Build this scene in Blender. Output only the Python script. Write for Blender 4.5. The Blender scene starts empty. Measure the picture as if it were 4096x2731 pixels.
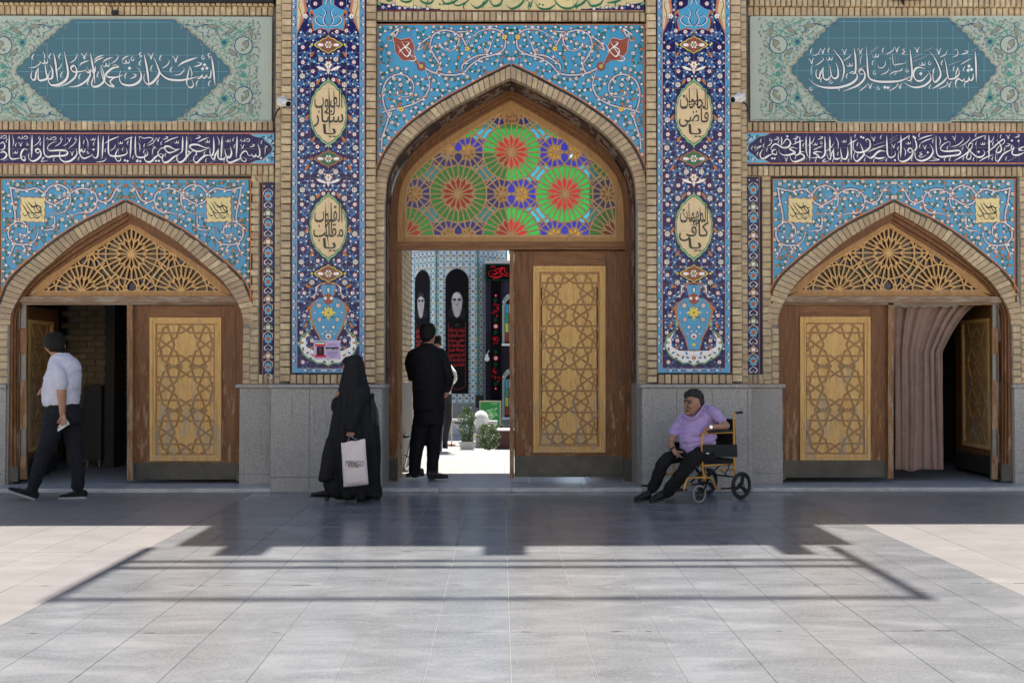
import bpy, bmesh, math, random
import numpy as np
from mathutils import Vector, Matrix, noise
from mathutils.geometry import tessellate_polygon
PI = math.pi
SC = bpy.context.scene
COL = SC.collection
rnd = random.Random(7)

# ---------------------------------------------------------------- camera, sky, sun, exposure
PITCH, YAW = math.radians(1.273), math.radians(0.647)
CAM = Vector((0.0, -11.28, 1.45))
cd = bpy.data.cameras.new('camera'); cam = bpy.data.objects.new('camera', cd); COL.objects.link(cam)
cam.location = CAM
cam.rotation_euler = (PI/2 + PITCH, 0, -YAW)
cd.sensor_width = 36.0; cd.lens = 35.0; cd.clip_start = 0.1; cd.clip_end = 500
SC.camera = cam
world = bpy.data.worlds.new('World'); SC.world = world; world.use_nodes = True
wn = world.node_tree.nodes; wl = world.node_tree.links
bg = wn['Background']; sky = wn.new('ShaderNodeTexSky'); sky.sky_type = 'NISHITA'
sky.sun_disc = False; sky.sun_elevation = math.radians(67.5); sky.sun_rotation = 0.0
sky.altitude = 1200; sky.dust_density = 3.0; sky.ozone_density = 0.4
wl.new(sky.outputs[0], bg.inputs[0]); bg.inputs[1].default_value = 0.095
sd = bpy.data.lights.new('sun', 'SUN'); sd.energy = 4.6; sd.angle = math.radians(0.53); sd.color = (1.0, 0.94, 0.86)
sun = bpy.data.objects.new('sun', sd); COL.objects.link(sun); sun.rotation_euler = (-math.radians(22.5), 0, 0)
SC.view_settings.view_transform = 'Standard'; SC.view_settings.look = 'None'
SC.view_settings.exposure = 1.15; SC.view_settings.gamma = 1.0; SC.view_settings.use_curve_mapping = False
SC.render.engine = 'CYCLES'
SC.cycles.max_bounces = 8; SC.cycles.diffuse_bounces = 5; SC.cycles.transparent_max_bounces = 12
try:
    SC.cycles.use_denoising = True
except Exception: pass

# ---------------------------------------------------------------- measuring helper: photo pixel -> point on a vertical plane Y
_R = cam.rotation_euler.to_matrix()
def ray(x, y):
    return _R @ Vector(((x-2048)/3982.2, -(y-1365.5)/3982.2, -1.0))
def P(x, y, Y=0.0):
    d = ray(x, y); t = (Y - CAM.y)/d.y
    p = CAM + d*t
    return (p.x, Y, p.z)
def PX(x, Y=0.0, y=900): return P(x, y, Y)[0]
def PZ(y, Y=0.0, x=2048): return P(x, y, Y)[2]
def G(x, y, z=0.0):
    d = ray(x, y); t = (z - CAM.z)/d.z
    p = CAM + d*t
    return (p.x, p.y, z)

# ---------------------------------------------------------------- materials
def lin(c):
    c = c/255.0
    return c/12.92 if c <= 0.04045 else ((c+0.055)/1.055)**2.4
def rgb(r, g, b): return (lin(r), lin(g), lin(b), 1.0)
MATS = {}
class NT:
    def __init__(s, name):
        m = bpy.data.materials.new(name); m.use_nodes = True
        s.m = m; s.n = m.node_tree.nodes; s.l = m.node_tree.links; s.b = s.n['Principled BSDF']; MATS[name] = m
    def new(s, t, **k):
        n = s.n.new('ShaderNode'+t)
        for a, v in k.items():
            if a.startswith('i_'): n.inputs[a[2:].replace('_', ' ')].default_value = v
            else: setattr(n, a, v)
        return n
    def link(s, a, b): s.l.new(a, b)
    def coord(s, scale=(1, 1, 1), obj=False):
        tc = s.new('TexCoord') if obj else s.new('NewGeometry')
        mp = s.new('Mapping'); mp.inputs['Scale'].default_value = scale
        s.link(tc.outputs['Object'] if obj else tc.outputs['Position'], mp.inputs['Vector'])
        return mp.outputs[0]
    def noise(s, scale, detail=4, rough=0.6, vec=None, dist=0.0):
        n = s.new('TexNoise'); n.inputs['Scale'].default_value = scale; n.inputs['Detail'].default_value = detail
        n.inputs['Roughness'].default_value = rough; n.inputs['Distortion'].default_value = dist
        s.link(vec if vec is not None else s.coord(), n.inputs['Vector'])
        return n.outputs[0]
    def ramp(s, fac, stops):
        r = s.new('ValToRGB'); e = r.color_ramp.elements
        while len(e) < len(stops): e.new(0.5)
        for i, (p, c) in enumerate(stops):
            e[i].position = p; e[i].color = c if len(c) == 4 else (*c, 1)
        s.link(fac, r.inputs[0]); return r.outputs[0]
    def mix(s, fac, a, b, mode='MIX'):
        m = s.new('Mix', data_type='RGBA', blend_type=mode)
        for i, v in ((0, fac), (6, a), (7, b)):
            if isinstance(v, (int, float)): m.inputs[i].default_value = v
            elif isinstance(v, tuple): m.inputs[i].default_value = v
            else: s.link(v, m.inputs[i])
        return m.outputs[2]
    def math(s, op, a, b=0.0, clamp=False):
        m = s.new('Math', operation=op); m.use_clamp = clamp
        for i, v in ((0, a), (1, b)):
            if isinstance(v, (int, float)): m.inputs[i].default_value = v
            else: s.link(v, m.inputs[i])
        return m.outputs[0]
    def rand(s):
        g = s.new('NewGeometry'); o = s.new('ObjectInfo')
        return s.math('FRACT', s.math('ADD', g.outputs['Random Per Island'], o.outputs['Random']))
    def bump(s, h, strength=0.3, dist=0.01):
        b = s.new('Bump'); b.inputs['Strength'].default_value = strength; b.inputs['Distance'].default_value = dist
        s.link(h, b.inputs['Height']); s.link(b.outputs[0], s.b.inputs['Normal'])
    def set(s, color=None, rough=None, metal=None, spec=None):
        for k, v in (('Base Color', color), ('Roughness', rough), ('Metallic', metal), ('Specular IOR Level', spec)):
            if v is None: continue
            if isinstance(v, (int, float, tuple)): s.b.inputs[k].default_value = v
            else: s.link(v, s.b.inputs[k])
        return s.m
def simple(name, color, rough=0.6, metal=0.0, spec=0.5, var=0.12, scale=20.0, bump=0.0):
    t = NT(name)
    n = t.noise(scale, 4)
    dark = tuple(c*(1-var) for c in color[:3])+(1,); light = tuple(min(1, c*(1+var)) for c in color[:3])+(1,)
    t.set(t.ramp(n, [(0.3, dark), (0.7, light)]), rough, metal, spec)
    if bump: t.bump(n, bump, 0.005)
    return t.m
def brickmat(name, stops, soil=0.35):
    t = NT(name)
    c = t.ramp(t.rand(), stops); c = t.mix(t.math('MULTIPLY', t.ramp(t.noise(0.9, 3), [(0.4, (0, 0, 0)), (0.7, (1, 1, 1))]), 0.3), c, (0.33, 0.25, 0.165, 1))
    n1 = t.noise(14, 6, 0.65); n2 = t.noise(90, 3, 0.6); n3 = t.noise(2.2, 4)
    c = t.mix(t.ramp(n1, [(0.38, (0, 0, 0)), (0.75, (1, 1, 1))]), c, (0.34, 0.26, 0.165, 1))
    c = t.mix(t.math('MULTIPLY', t.ramp(n3, [(0.45, (0, 0, 0)), (0.75, (1, 1, 1))]), soil), c, (0.20, 0.155, 0.11, 1))
    c = t.mix(t.ramp(n2, [(0.66, (0, 0, 0)), (0.74, (0.7, 0.7, 0.7))]), c, (0.10, 0.07, 0.05, 1))
    t.set(c, 0.85, spec=0.25)
    t.bump(t.math('ADD', n2, n1), 0.45, 0.004)
    return t.m
def woodmat(name, a, b, worn, wear=0.55, axis='Z', rough=0.5, coat=0.0):
    t = NT(name)
    sc = {'Z': (14, 14, 1.1), 'X': (1.1, 14, 14)}[axis]
    v = t.coord(sc); n = t.noise(2.2, 7, 0.6, v, 1.2)
    c = t.ramp(n, [(0.3, a), (0.5, tuple((x+y)/2 for x, y in zip(a, b))), (0.72, b)])
    fine = t.noise(9, 4, 0.7, v, 0.4)
    c = t.mix(t.math('MULTIPLY', t.ramp(fine, [(0.5, (0, 0, 0)), (0.62, (1, 1, 1))]), 0.35), c, tuple(x*0.45 for x in a[:3])+(1,))
    z = t.new('SeparateXYZ'); g = t.new('NewGeometry'); t.link(g.outputs['Position'], z.inputs[0])
    low = t.math('SUBTRACT', 1.0, t.math('DIVIDE', z.outputs[2], 1.9), True)
    w = t.math('ADD', t.noise(3.0, 6, 0.7, t.coord((5, 5, 0.9) if axis == 'Z' else (0.9, 5, 5))), t.math('MULTIPLY', low, 0.16))
    wf = t.ramp(w, [(wear, (0, 0, 0)), (wear+0.07, (1, 1, 1))])
    c = t.mix(t.math('MULTIPLY', wf, 0.75), c, worn)
    t.set(c, t.math('ADD', rough, t.math('MULTIPLY', wf, 0.3)), spec=0.35)
    t.bump(t.math('ADD', n, fine), 0.35, 0.004)
    return t.m
def mats():
    brickmat('brick_yellow', [(0.0, (0.50, 0.39, 0.235)), (0.35, (0.62, 0.49, 0.295)), (0.7, (0.70, 0.57, 0.36)), (1.0, (0.56, 0.41, 0.24))])
    brickmat('brick_brown', [(0.0, (0.40, 0.29, 0.18)), (0.4, (0.50, 0.375, 0.235)), (0.8, (0.58, 0.44, 0.275)), (1.0, (0.46, 0.31, 0.20))], 0.5)
    t = NT('mortar'); n = t.noise(60, 4); t.set(t.ramp(n, [(0.3, (0.17, 0.155, 0.135)), (0.7, (0.29, 0.265, 0.235))]), 0.95); t.bump(n, 0.4, 0.004)
    # granite dado
    t = NT('granite'); v1 = t.new('TexVoronoi'); v1.inputs['Scale'].default_value = 230; t.link(t.coord(), v1.inputs['Vector'])
    sp = t.new('SeparateColor'); t.link(v1.outputs['Color'], sp.inputs[0])
    c = t.ramp(sp.outputs[0], [(0.0, (0.09, 0.09, 0.088)), (0.12, (0.14, 0.137, 0.13)), (0.18, (0.29, 0.284, 0.268)), (0.7, (0.375, 0.368, 0.347)), (1.0, (0.50, 0.49, 0.46))])
    n = t.noise(1.6, 5, 0.6); c = t.mix(t.ramp(n, [(0.4, (0, 0, 0)), (0.8, (0.55, 0.55, 0.55))]), c, (0.24, 0.23, 0.215, 1))
    st = t.noise(2.5, 5, 0.6, t.coord((6, 6, 0.6))); c = t.mix(t.ramp(st, [(0.58, (0, 0, 0)), (0.75, (0.5, 0.5, 0.5))]), c, (0.07, 0.068, 0.065, 1))
    t.set(c, 0.55, spec=0.4); t.bump(sp.outputs[1], 0.12, 0.002)
    # paving
    def paving(name, dark, mid, light, rough):
        t = NT(name); r = t.rand()
        v = t.coord((1, 2.6, 1)); n = t.noise(1.5, 8, 0.65, v, 0.6); f = t.noise(55, 3, 0.6, t.coord((1, 1.7, 1))); p = t.noise(5, 6, 0.7, v)
        c = t.ramp(n, [(0.3, dark), (0.5, mid), (0.72, light)])
        c = t.mix(t.math('MULTIPLY', r, 0.22), c, tuple(x*0.62 for x in mid[:3])+(1,))
        c = t.mix(t.math('MULTIPLY', t.ramp(f, [(0.42, (0, 0, 0)), (0.62, (1, 1, 1))]), 0.4), c, light)
        c = t.mix(t.math('MULTIPLY', t.ramp(p, [(0.58, (0, 0, 0)), (0.72, (1, 1, 1))]), 0.35), c, tuple(min(1, x*1.25) for x in light[:3])+(1,))
        vein = t.new('TexVoronoi', feature='DISTANCE_TO_EDGE'); vein.inputs['Scale'].default_value = 0.9
        dn = t.new('TexNoise'); dn.inputs['Scale'].default_value = 2.0; dn.inputs['Detail'].default_value = 6
        mv = t.new('Mix', data_type='VECTOR'); mv.inputs[0].default_value = 0.35
        cc = t.coord((1, 1.8, 1)); t.link(cc, dn.inputs['Vector']); t.link(cc, mv.inputs[4]); t.link(dn.outputs['Color'], mv.inputs[5]); t.link(mv.outputs[1], vein.inputs['Vector'])
        vv = t.math('MULTIPLY', t.ramp(vein.outputs[0], [(0.0, (1, 1, 1)), (0.004, (0, 0, 0))]), t.ramp(t.noise(0.8, 2), [(0.56, (0, 0, 0)), (0.7, (0.22, 0.22, 0.22))]))
        c = t.mix(vv, c, (0.62, 0.58, 0.5, 1))
        s1 = t.noise(1.1, 7, 0.75, t.coord((1, 1.3, 1)), 1.0); c = t.mix(t.math('MULTIPLY', t.ramp(s1, [(0.5, (0, 0, 0)), (0.68, (1, 1, 1))]), 0.22), c, tuple(x*0.55 for x in mid[:3])+(1,))
        s2 = t.noise(23, 2, 0.5); c = t.mix(t.math('MULTIPLY', t.ramp(s2, [(0.72, (0, 0, 0)), (0.76, (1, 1, 1))]), 0.3), c, tuple(x*0.4 for x in mid[:3])+(1,))
        rg = t.math('ADD', rough, t.math('MULTIPLY', p, 0.12))
        t.set(c, rg, spec=0.5); t.bump(f, 0.22, 0.0015)
    paving('slab_grey', (0.112, 0.118, 0.128, 1), (0.175, 0.181, 0.190, 1), (0.262, 0.266, 0.270, 1), 0.15)
    paving('slab_beige', (0.185, 0.173, 0.166, 1), (0.225, 0.211, 0.203, 1), (0.28, 0.263, 0.252, 1), 0.33)
    paving('slab_white', (0.27, 0.265, 0.255, 1), (0.34, 0.335, 0.325, 1), (0.42, 0.41, 0.395, 1), 0.4); paving('court_marble', (0.66, 0.62, 0.55, 1), (0.74, 0.70, 0.63, 1), (0.80, 0.77, 0.71, 1), 0.5)  # the marble is for unseen ground, kept pale to bounce light on the gate
    t = NT('joint'); t.set((0.235, 0.23, 0.225, 1), 0.9)
    t = NT('marble'); n = t.noise(2.4, 8, 0.7, t.coord((1, 3, 3)), 2.0); f = t.noise(30, 4)
    c = t.ramp(n, [(0.3, (0.26, 0.27, 0.285)), (0.5, (0.42, 0.425, 0.43)), (0.75, (0.60, 0.60, 0.585))])
    c = t.mix(t.ramp(f, [(0.62, (0, 0, 0)), (0.75, (0.5, 0.5, 0.5))]), c, (0.1, 0.09, 0.08, 1)); t.set(c, 0.3); t.bump(f, 0.1, 0.002)
    # woods
    woodmat('wood_dark', (0.095, 0.036, 0.012, 1), (0.25, 0.105, 0.034, 1), (0.36, 0.235, 0.13, 1), 0.645)
    woodmat('wood_dark_h', (0.115, 0.045, 0.016, 1), (0.29, 0.128, 0.045, 1), (0.36, 0.24, 0.14, 1), 0.70, 'X')
    woodmat('wood_light', (0.31, 0.155, 0.052, 1), (0.47, 0.26, 0.095, 1), (0.42, 0.33, 0.22, 1), 0.60)
    woodmat('wood_honey', (0.54, 0.31, 0.095, 1), (0.76, 0.485, 0.175, 1), (0.40, 0.33, 0.235, 1), 0.62)
    woodmat('wood_strap', (0.33, 0.185, 0.072, 1), (0.48, 0.29, 0.12, 1), (0.36, 0.29, 0.2, 1), 0.60)
    woodmat('wood_lattice_gold', (0.52, 0.30, 0.11, 1), (0.72, 0.45, 0.18, 1), (0.5, 0.4, 0.28, 1), 0.66)
    woodmat('wood_mid', (0.15, 0.068, 0.026, 1), (0.33, 0.165, 0.068, 1), (0.38, 0.27, 0.17, 1), 0.58)
    woodmat('wood_worn', (0.16, 0.09, 0.05, 1), (0.30, 0.19, 0.11, 1), (0.34, 0.29, 0.23, 1), 0.50, 'X')
    woodmat('wood_lattice', (0.42, 0.255, 0.11, 1), (0.58, 0.37, 0.17, 1), (0.45, 0.36, 0.25, 1), 0.66)
    t = NT('kick_steel'); n = t.noise(5, 6, 0.6); t.set(t.ramp(n, [(0.3, (0.045, 0.047, 0.045)), (0.75, (0.10, 0.098, 0.085))]), 0.42, 0.55); t.bump(n, 0.1, 0.003)
    simple('hinge_steel', (0.17, 0.16, 0.145, 1), 0.45, 0.6); simple('black_joint', (0.012, 0.012, 0.013, 1), 0.7)
    simple('black_metal', (0.010, 0.010, 0.011, 1), 0.55, spec=.25); simple('gold_paint', (0.52, 0.27, 0.045, 1), 0.35, 0.4, var=0.08)
    simple('rubber_grey', (0.21, 0.215, 0.21, 1), 0.8); simple('rubber_black', (0.016, 0.016, 0.017, 1), 0.8)
    simple('white_plastic', (0.68, 0.67, 0.64, 1), 0.4, var=0.04); simple('black_glass', (0.01, 0.01, 0.012, 1), 0.1)
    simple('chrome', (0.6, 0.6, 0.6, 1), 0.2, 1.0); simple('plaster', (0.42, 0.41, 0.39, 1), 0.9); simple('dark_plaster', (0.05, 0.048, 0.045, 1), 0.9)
    simple('dark_panel', (0.065, 0.068, 0.07, 1), 0.8); simple('roof_tar', (0.12, 0.115, 0.11, 1), 0.9)
    # painted tile and print: colour comes from the face colour attribute
    def paint(name, rough, spec=0.5, wob=0.05, du=0.10):
        t = NT(name); a = t.new('Attribute', attribute_name='Col')
        n = t.noise(7, 5); k = t.noise(60, 2)
        c = t.mix(t.ramp(n, [(0.35, (0, 0, 0)), (0.75, (du, du, du))]), a.outputs['Color'], (0.26, 0.23, 0.19, 1))
        t.set(c, rough, spec=spec); t.bump(t.noise(3.2, 2), wob, 0.01)
    paint('glaze', 0.2, 0.32); paint('print', 0.8, 0.1, du=0.03); paint('cloth_print', 0.95, 0.04, du=0.01)
    t = NT('tile_blank'); a = t.new('ObjectInfo')
    c = t.mix(t.math('MULTIPLY', t.rand(), 0.18), t.new('Attribute', attribute_name='Col').outputs['Color'], (0.02, 0.03, 0.10, 1)); t.set(c, 0.18, spec=.32); t.bump(t.noise(2.5, 2), 0.06, 0.01)
    # glass
    for nm, col, em in (('glass_green', (0.03, 0.56, 0.06, 1), 0), ('glass_red', (0.90, 0.010, 0.010, 1), 0), ('glass_blue', (0.025, 0.022, 0.40, 1), 0), ('glass_teal', (0.07, 0.60, 0.62, 1), 0), ('glass_amber', (0.86, 0.34, 0.015, 1), 0)):
        t = NT(nm); n = t.noise(14, 4, 0.6)
        out = t.n['Material Output']; tr = t.new('BsdfTranslucent'); tp = t.new('BsdfTransparent'); gl = t.new('BsdfGlossy'); m1 = t.new('MixShader'); m2 = t.new('MixShader'); m3 = t.new('MixShader'); df = t.new('BsdfDiffuse')
        cc = t.mix(t.math('MULTIPLY', n, 0.25), col, tuple(x*0.6 for x in col[:3])+(1,))
        for q in (tr, tp, df): t.link(cc, q.inputs['Color'])
        gl.inputs['Roughness'].default_value = 0.08
        b = t.new('Bump'); b.inputs['Strength'].default_value = 0.25; b.inputs['Distance'].default_value = 0.01; t.link(n, b.inputs['Height']); t.link(b.outputs[0], gl.inputs['Normal'])
        m1.inputs[0].default_value = 0.3; t.link(tp.outputs[0], m1.inputs[1]); t.link(tr.outputs[0], m1.inputs[2])
        m2.inputs[0].default_value = 0.02; t.link(m1.outputs[0], m2.inputs[1]); t.link(df.outputs[0], m2.inputs[2])
        fr = t.new('Fresnel'); fr.inputs[0].default_value = 1.45
        t.link(fr.outputs[0], m3.inputs[0]); t.link(m2.outputs[0], m3.inputs[1]); t.link(gl.outputs[0], m3.inputs[2]); t.link(m3.outputs[0], out.inputs['Surface'])
    for nm, col in (('old_green', (0.012, 0.03, 0.014, 1)), ('old_red', (0.05, 0.008, 0.008, 1)), ('old_blue', (0.010, 0.011, 0.045, 1)), ('old_teal', (0.006, 0.032, 0.030, 1)), ('old_amber', (0.04, 0.022, 0.010, 1))): simple(nm, col, 0.12, var=.3, scale=12, bump=.1)  # side panes: the unlit room behind is put into these dark colours
    # people and cloth
    def cloth(name, c, rough=0.9, sc=300, sheen=0.0):
        t = NT(name); n = t.noise(sc, 2); w = t.noise(6, 4)
        t.set(t.ramp(w, [(0.3, tuple(x*0.88 for x in c)+(1,)), (0.7, tuple(min(1, x*1.08) for x in c)+(1,))]), rough, spec=0.2); wr = t.noise(16, 3, 0.55, t.coord((1, 1, 1.5)), 1.5); t.bump(t.math('ADD', t.math('MULTIPLY', wr, 1.0), t.math('MULTIPLY', n, 0.04)), 0.55, 0.02)
        if sheen: t.b.inputs['Sheen Weight'].default_value = sheen
    cloth('cloth_black', (0.010, 0.0108, 0.0125), 0.7); cloth('cloth_suit', (0.0065, 0.007, 0.009), 0.75); cloth('cloth_jeans', (0.014, 0.0155, 0.021)); cloth('cloth_lavender', (0.54, 0.54, 0.63))
    cloth('cloth_purple', (0.42, 0.315, 0.57)); cloth('cloth_white', (0.68, 0.70, 0.66)); cloth('cloth_trousers', (0.011, 0.011, 0.0115)); cloth('cloth_greytrousers', (0.035, 0.035, 0.036))
    cloth('velvet', (0.25, 0.165, 0.13), 0.8, 500, 0.25); cloth('lining', (0.36, 0.33, 0.31))
    t = NT('skin'); n = t.noise(25, 4); t.set(t.ramp(n, [(0.3, (0.30, 0.145, 0.085)), (0.7, (0.40, 0.205, 0.13))]), 0.5); t.b.inputs['Subsurface Weight'].default_value = 0.05
    t = NT('skin_tan'); n = t.noise(25, 4); t.set(t.ramp(n, [(0.3, (0.27, 0.135, 0.085)), (0.7, (0.37, 0.20, 0.13))]), 0.5)
    t = NT('hair_black'); n = t.noise(60, 4, 0.6, t.coord((1, 1, 0.25))); t.set(t.ramp(n, [(0.3, (0.004, 0.0035, 0.003)), (0.7, (0.012, 0.011, 0.010))]), 0.7, spec=.25); t.bump(n, 0.8, 0.004)
    t = NT('hair_grey'); n = t.noise(70, 4, 0.6, t.coord((1, 1, 0.4))); t.set(t.ramp(n, [(0.35, (0.012, 0.012, 0.012)), (0.6, (0.035, 0.035, 0.036)), (0.8, (0.16, 0.16, 0.165))]), 0.75, spec=.2); t.bump(n, 0.8, 0.004)
    simple('leather_black', (0.009, 0.009, 0.010, 1), 0.5, spec=.3, bump=0.1); simple('shoe_sole', (0.28, 0.29, 0.29, 1), 0.7); simple('brown_leather', (0.05, 0.018, 0.010, 1), 0.5)
    simple('bag_plastic', (0.66, 0.585, 0.56, 1), 0.38, var=0.05); simple('bag_handle', (0.22, 0.25, 0.28, 1), 0.3)
    t = NT('leaf'); c = t.ramp(t.rand(), [(0.0, (0.035, 0.075, 0.018)), (0.5, (0.075, 0.14, 0.03)), (1.0, (0.17, 0.24, 0.075))]); t.set(c, 0.4)
    simple('twig', (0.09, 0.06, 0.035, 1), 0.9); simple('planter', (0.7, 0.69, 0.66, 1), 0.6, var=0.05); simple('cream_paint', (0.62, 0.5, 0.33, 1), 0.5)
    simple('stone_buff', (0.78, 0.70, 0.57, 1), 0.85); simple('brown_cladding', (0.09, 0.034, 0.028, 1), 0.6); simple('stone_white', (0.72, 0.71, 0.69, 1), 0.6, var=0.06); simple('dado_brown', (0.15, 0.13, 0.105, 1), 0.7, var=.25, scale=60); simple('stone_grey', (0.30, 0.30, 0.29, 1), 0.8)
mats()
M = MATS

# ---------------------------------------------------------------- object helpers
def tag(o, label=None, cat=None, group=None, kind=None):
    if label: o['label'] = label
    if cat: o['category'] = cat
    if group: o['group'] = group
    if kind: o['kind'] = kind
    return o
def empty(name, loc=(0, 0, 0), parent=None, rz=0.0, **k):
    o = bpy.data.objects.new(name, None); COL.objects.link(o); o.location = loc; o.rotation_euler = (0, 0, rz); o.empty_display_size = 0.1
    if parent: o.parent = parent
    return tag(o, **k)
class MB:
    """collects faces in world coordinates; build() links one mesh object"""
    def __init__(s): s.v = []; s.f = []; s.c = []; s.m = []; s.mi = 0
    def add(s, vs, fs, col=None):
        b = len(s.v); s.v.extend([tuple(p) for p in vs]); s.f.extend([tuple(b+i for i in f) for f in fs])
        s.c.extend([col]*len(fs)); s.m.extend([s.mi]*len(fs))
    def box(s, x0, y0, z0, x1, y1, z1, ch=0.0, col=None):
        if x1 < x0: x0, x1 = x1, x0
        if y1 < y0: y0, y1 = y1, y0
        if z1 < z0: z0, z1 = z1, z0
        c = min(ch, (x1-x0)*0.3, (z1-z0)*0.3)
        if c <= 0:
            s.add([(x0, y0, z0), (x1, y0, z0), (x1, y1, z0), (x0, y1, z0), (x0, y0, z1), (x1, y0, z1), (x1, y1, z1), (x0, y1, z1)],
                  [(0, 1, 5, 4), (1, 2, 6, 5), (2, 3, 7, 6), (3, 0, 4, 7), (4, 5, 6, 7), (3, 2, 1, 0)], col)
        else:
            s.add([(x0+c, y0, z0+c), (x1-c, y0, z0+c), (x1-c, y0, z1-c), (x0+c, y0, z1-c),
                   (x0, y0+c, z0), (x1, y0+c, z0), (x1, y0+c, z1), (x0, y0+c, z1), (x0, y1, z0), (x1, y1, z0), (x1, y1, z1), (x0, y1, z1)],
                  [(0, 1, 2, 3), (4, 5, 1, 0), (5, 6, 2, 1), (6, 7, 3, 2), (7, 4, 0, 3), (8, 9, 5, 4), (9, 10, 6, 5), (10, 11, 7, 6), (11, 8, 4, 7), (11, 10, 9, 8)], col)
    def obox(s, c, ax, ay, az, h, col=None):
        c = Vector(c); ax, ay, az = (Vector(a).normalized()*k for a, k in zip((ax, ay, az), h))
        vs = [c+ax*i+ay*j+az*k for i, j, k in ((-1, -1, -1), (1, -1, -1), (1, 1, -1), (-1, 1, -1), (-1, -1, 1), (1, -1, 1), (1, 1, 1), (-1, 1, 1))]
        s.add(vs, [(0, 1, 5, 4), (1, 2, 6, 5), (2, 3, 7, 6), (3, 0, 4, 7), (4, 5, 6, 7), (3, 2, 1, 0)], col)
    def prism(s, pts, y0, y1, col=None, cap=True, back=False):
        """pts: list of (x, z), extruded from front y0 to back y1"""
        n = len(pts); a = sum(pts[i][0]*pts[(i+1) % n][1]-pts[(i+1) % n][0]*pts[i][1] for i in range(n))
        if a < 0: pts = pts[::-1]
        vs = [(x, y0, z) for x, z in pts]+[(x, y1, z) for x, z in pts]
        fs = [(i, i+n, (i+1) % n+n, (i+1) % n) for i in range(n)]
        if cap:
            tri = tessellate_polygon([[Vector((x, z, 0)) for x, z in pts]])
            for t in tri:
                q = [pts[i] for i in t]
                ar = (q[1][0]-q[0][0])*(q[2][1]-q[0][1])-(q[2][0]-q[0][0])*(q[1][1]-q[0][1])
                t = t if ar > 0 else t[::-1]
                fs.append(tuple(t))
                if back: fs.append(tuple(i+n for i in t[::-1]))
        s.add(vs, fs, col)
    def tube(s, pts, r, seg=8, caps=True, col=None, flat=None):
        pts = [Vector(p) for p in pts]; n = len(pts); rs = r if isinstance(r, (list, tuple)) else [r]*n
        up = Vector((0, 0, 1)); vs = []; prev = None
        for i, p in enumerate(pts):
            d = (pts[min(i+1, n-1)]-pts[max(i-1, 0)]).normalized()
            if prev is None:
                a = d.cross(up if abs(d.z) < 0.9 else Vector((1, 0, 0))).normalized()
            else: a = (prev-d*prev.dot(d)).normalized()
            prev = a; b = d.cross(a)
            for k in range(seg):
                t = 2*PI*k/seg
                vs.append(p+(a*math.cos(t)+b*math.sin(t)*(flat or 1))*rs[i])
        fs = [(i*seg+k, i*seg+(k+1) % seg, (i+1)*seg+(k+1) % seg, (i+1)*seg+k) for i in range(n-1) for k in range(seg)]
        if caps: fs += [tuple(range(seg))[::-1], tuple((n-1)*seg+k for k in range(seg))]
        s.add(vs, fs, col)
    def lathe(s, c, prof, seg=20, axis='Z', col=None):
        """prof: list of (r, h)"""
        vs = []
        for r, h in prof:
            for k in range(seg):
                t = 2*PI*k/seg; u, v = r*math.cos(t), r*math.sin(t)
                vs.append({'Z': (c[0]+u, c[1]+v, c[2]+h), 'Y': (c[0]+u, c[1]+h, c[2]+v), 'X': (c[0]+h, c[1]+u, c[2]+v)}[axis])
        n = len(prof)
        fs = [(i*seg+k, i*seg+(k+1) % seg, (i+1)*seg+(k+1) % seg, (i+1)*seg+k) for i in range(n-1) for k in range(seg)]
        fs += [tuple(range(seg))[::-1], tuple((n-1)*seg+k for k in range(seg))]
        s.add(vs, fs, col)
    def build(s, name, mat, parent=None, smooth=False, origin=None, **k):
        me = bpy.data.meshes.new(name)
        org = Vector(origin) if origin is not None else Vector((0, 0, 0))
        vs = [tuple(Vector(p)-org) for p in s.v] if origin is not None else s.v
        me.from_pydata(vs, [], s.f)
        for m in (mat if isinstance(mat, (list, tuple)) else [mat]): me.materials.append(m)
        if any(s.m): me.polygons.foreach_set('material_index', s.m)
        if any(c is not None for c in s.c):
            at = me.color_attributes.new('Col', 'FLOAT_COLOR', 'CORNER'); arr = []
            for p, c in zip(s.f, s.c):
                c = c or (1, 1, 1, 1); arr.extend(list(c)*len(p))
            at.data.foreach_set('color', arr)
        if smooth: me.polygons.foreach_set('use_smooth', [True]*len(me.polygons))
        me.update(); me.validate()
        o = bpy.data.objects.new(name, me); COL.objects.link(o); o.location = org
        if parent:
            o.parent = parent; o.location = org-Vector(world_loc(parent))
        return tag(o, **k)
def world_loc(o):
    l = Vector(o.location); p = o.parent
    while p: l = l+Vector(p.location); p = p.parent
    return l
def auto_normals(o):
    bm = bmesh.new(); bm.from_mesh(o.data); bmesh.ops.recalc_face_normals(bm, faces=bm.faces); bm.to_mesh(o.data); bm.free()
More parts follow.
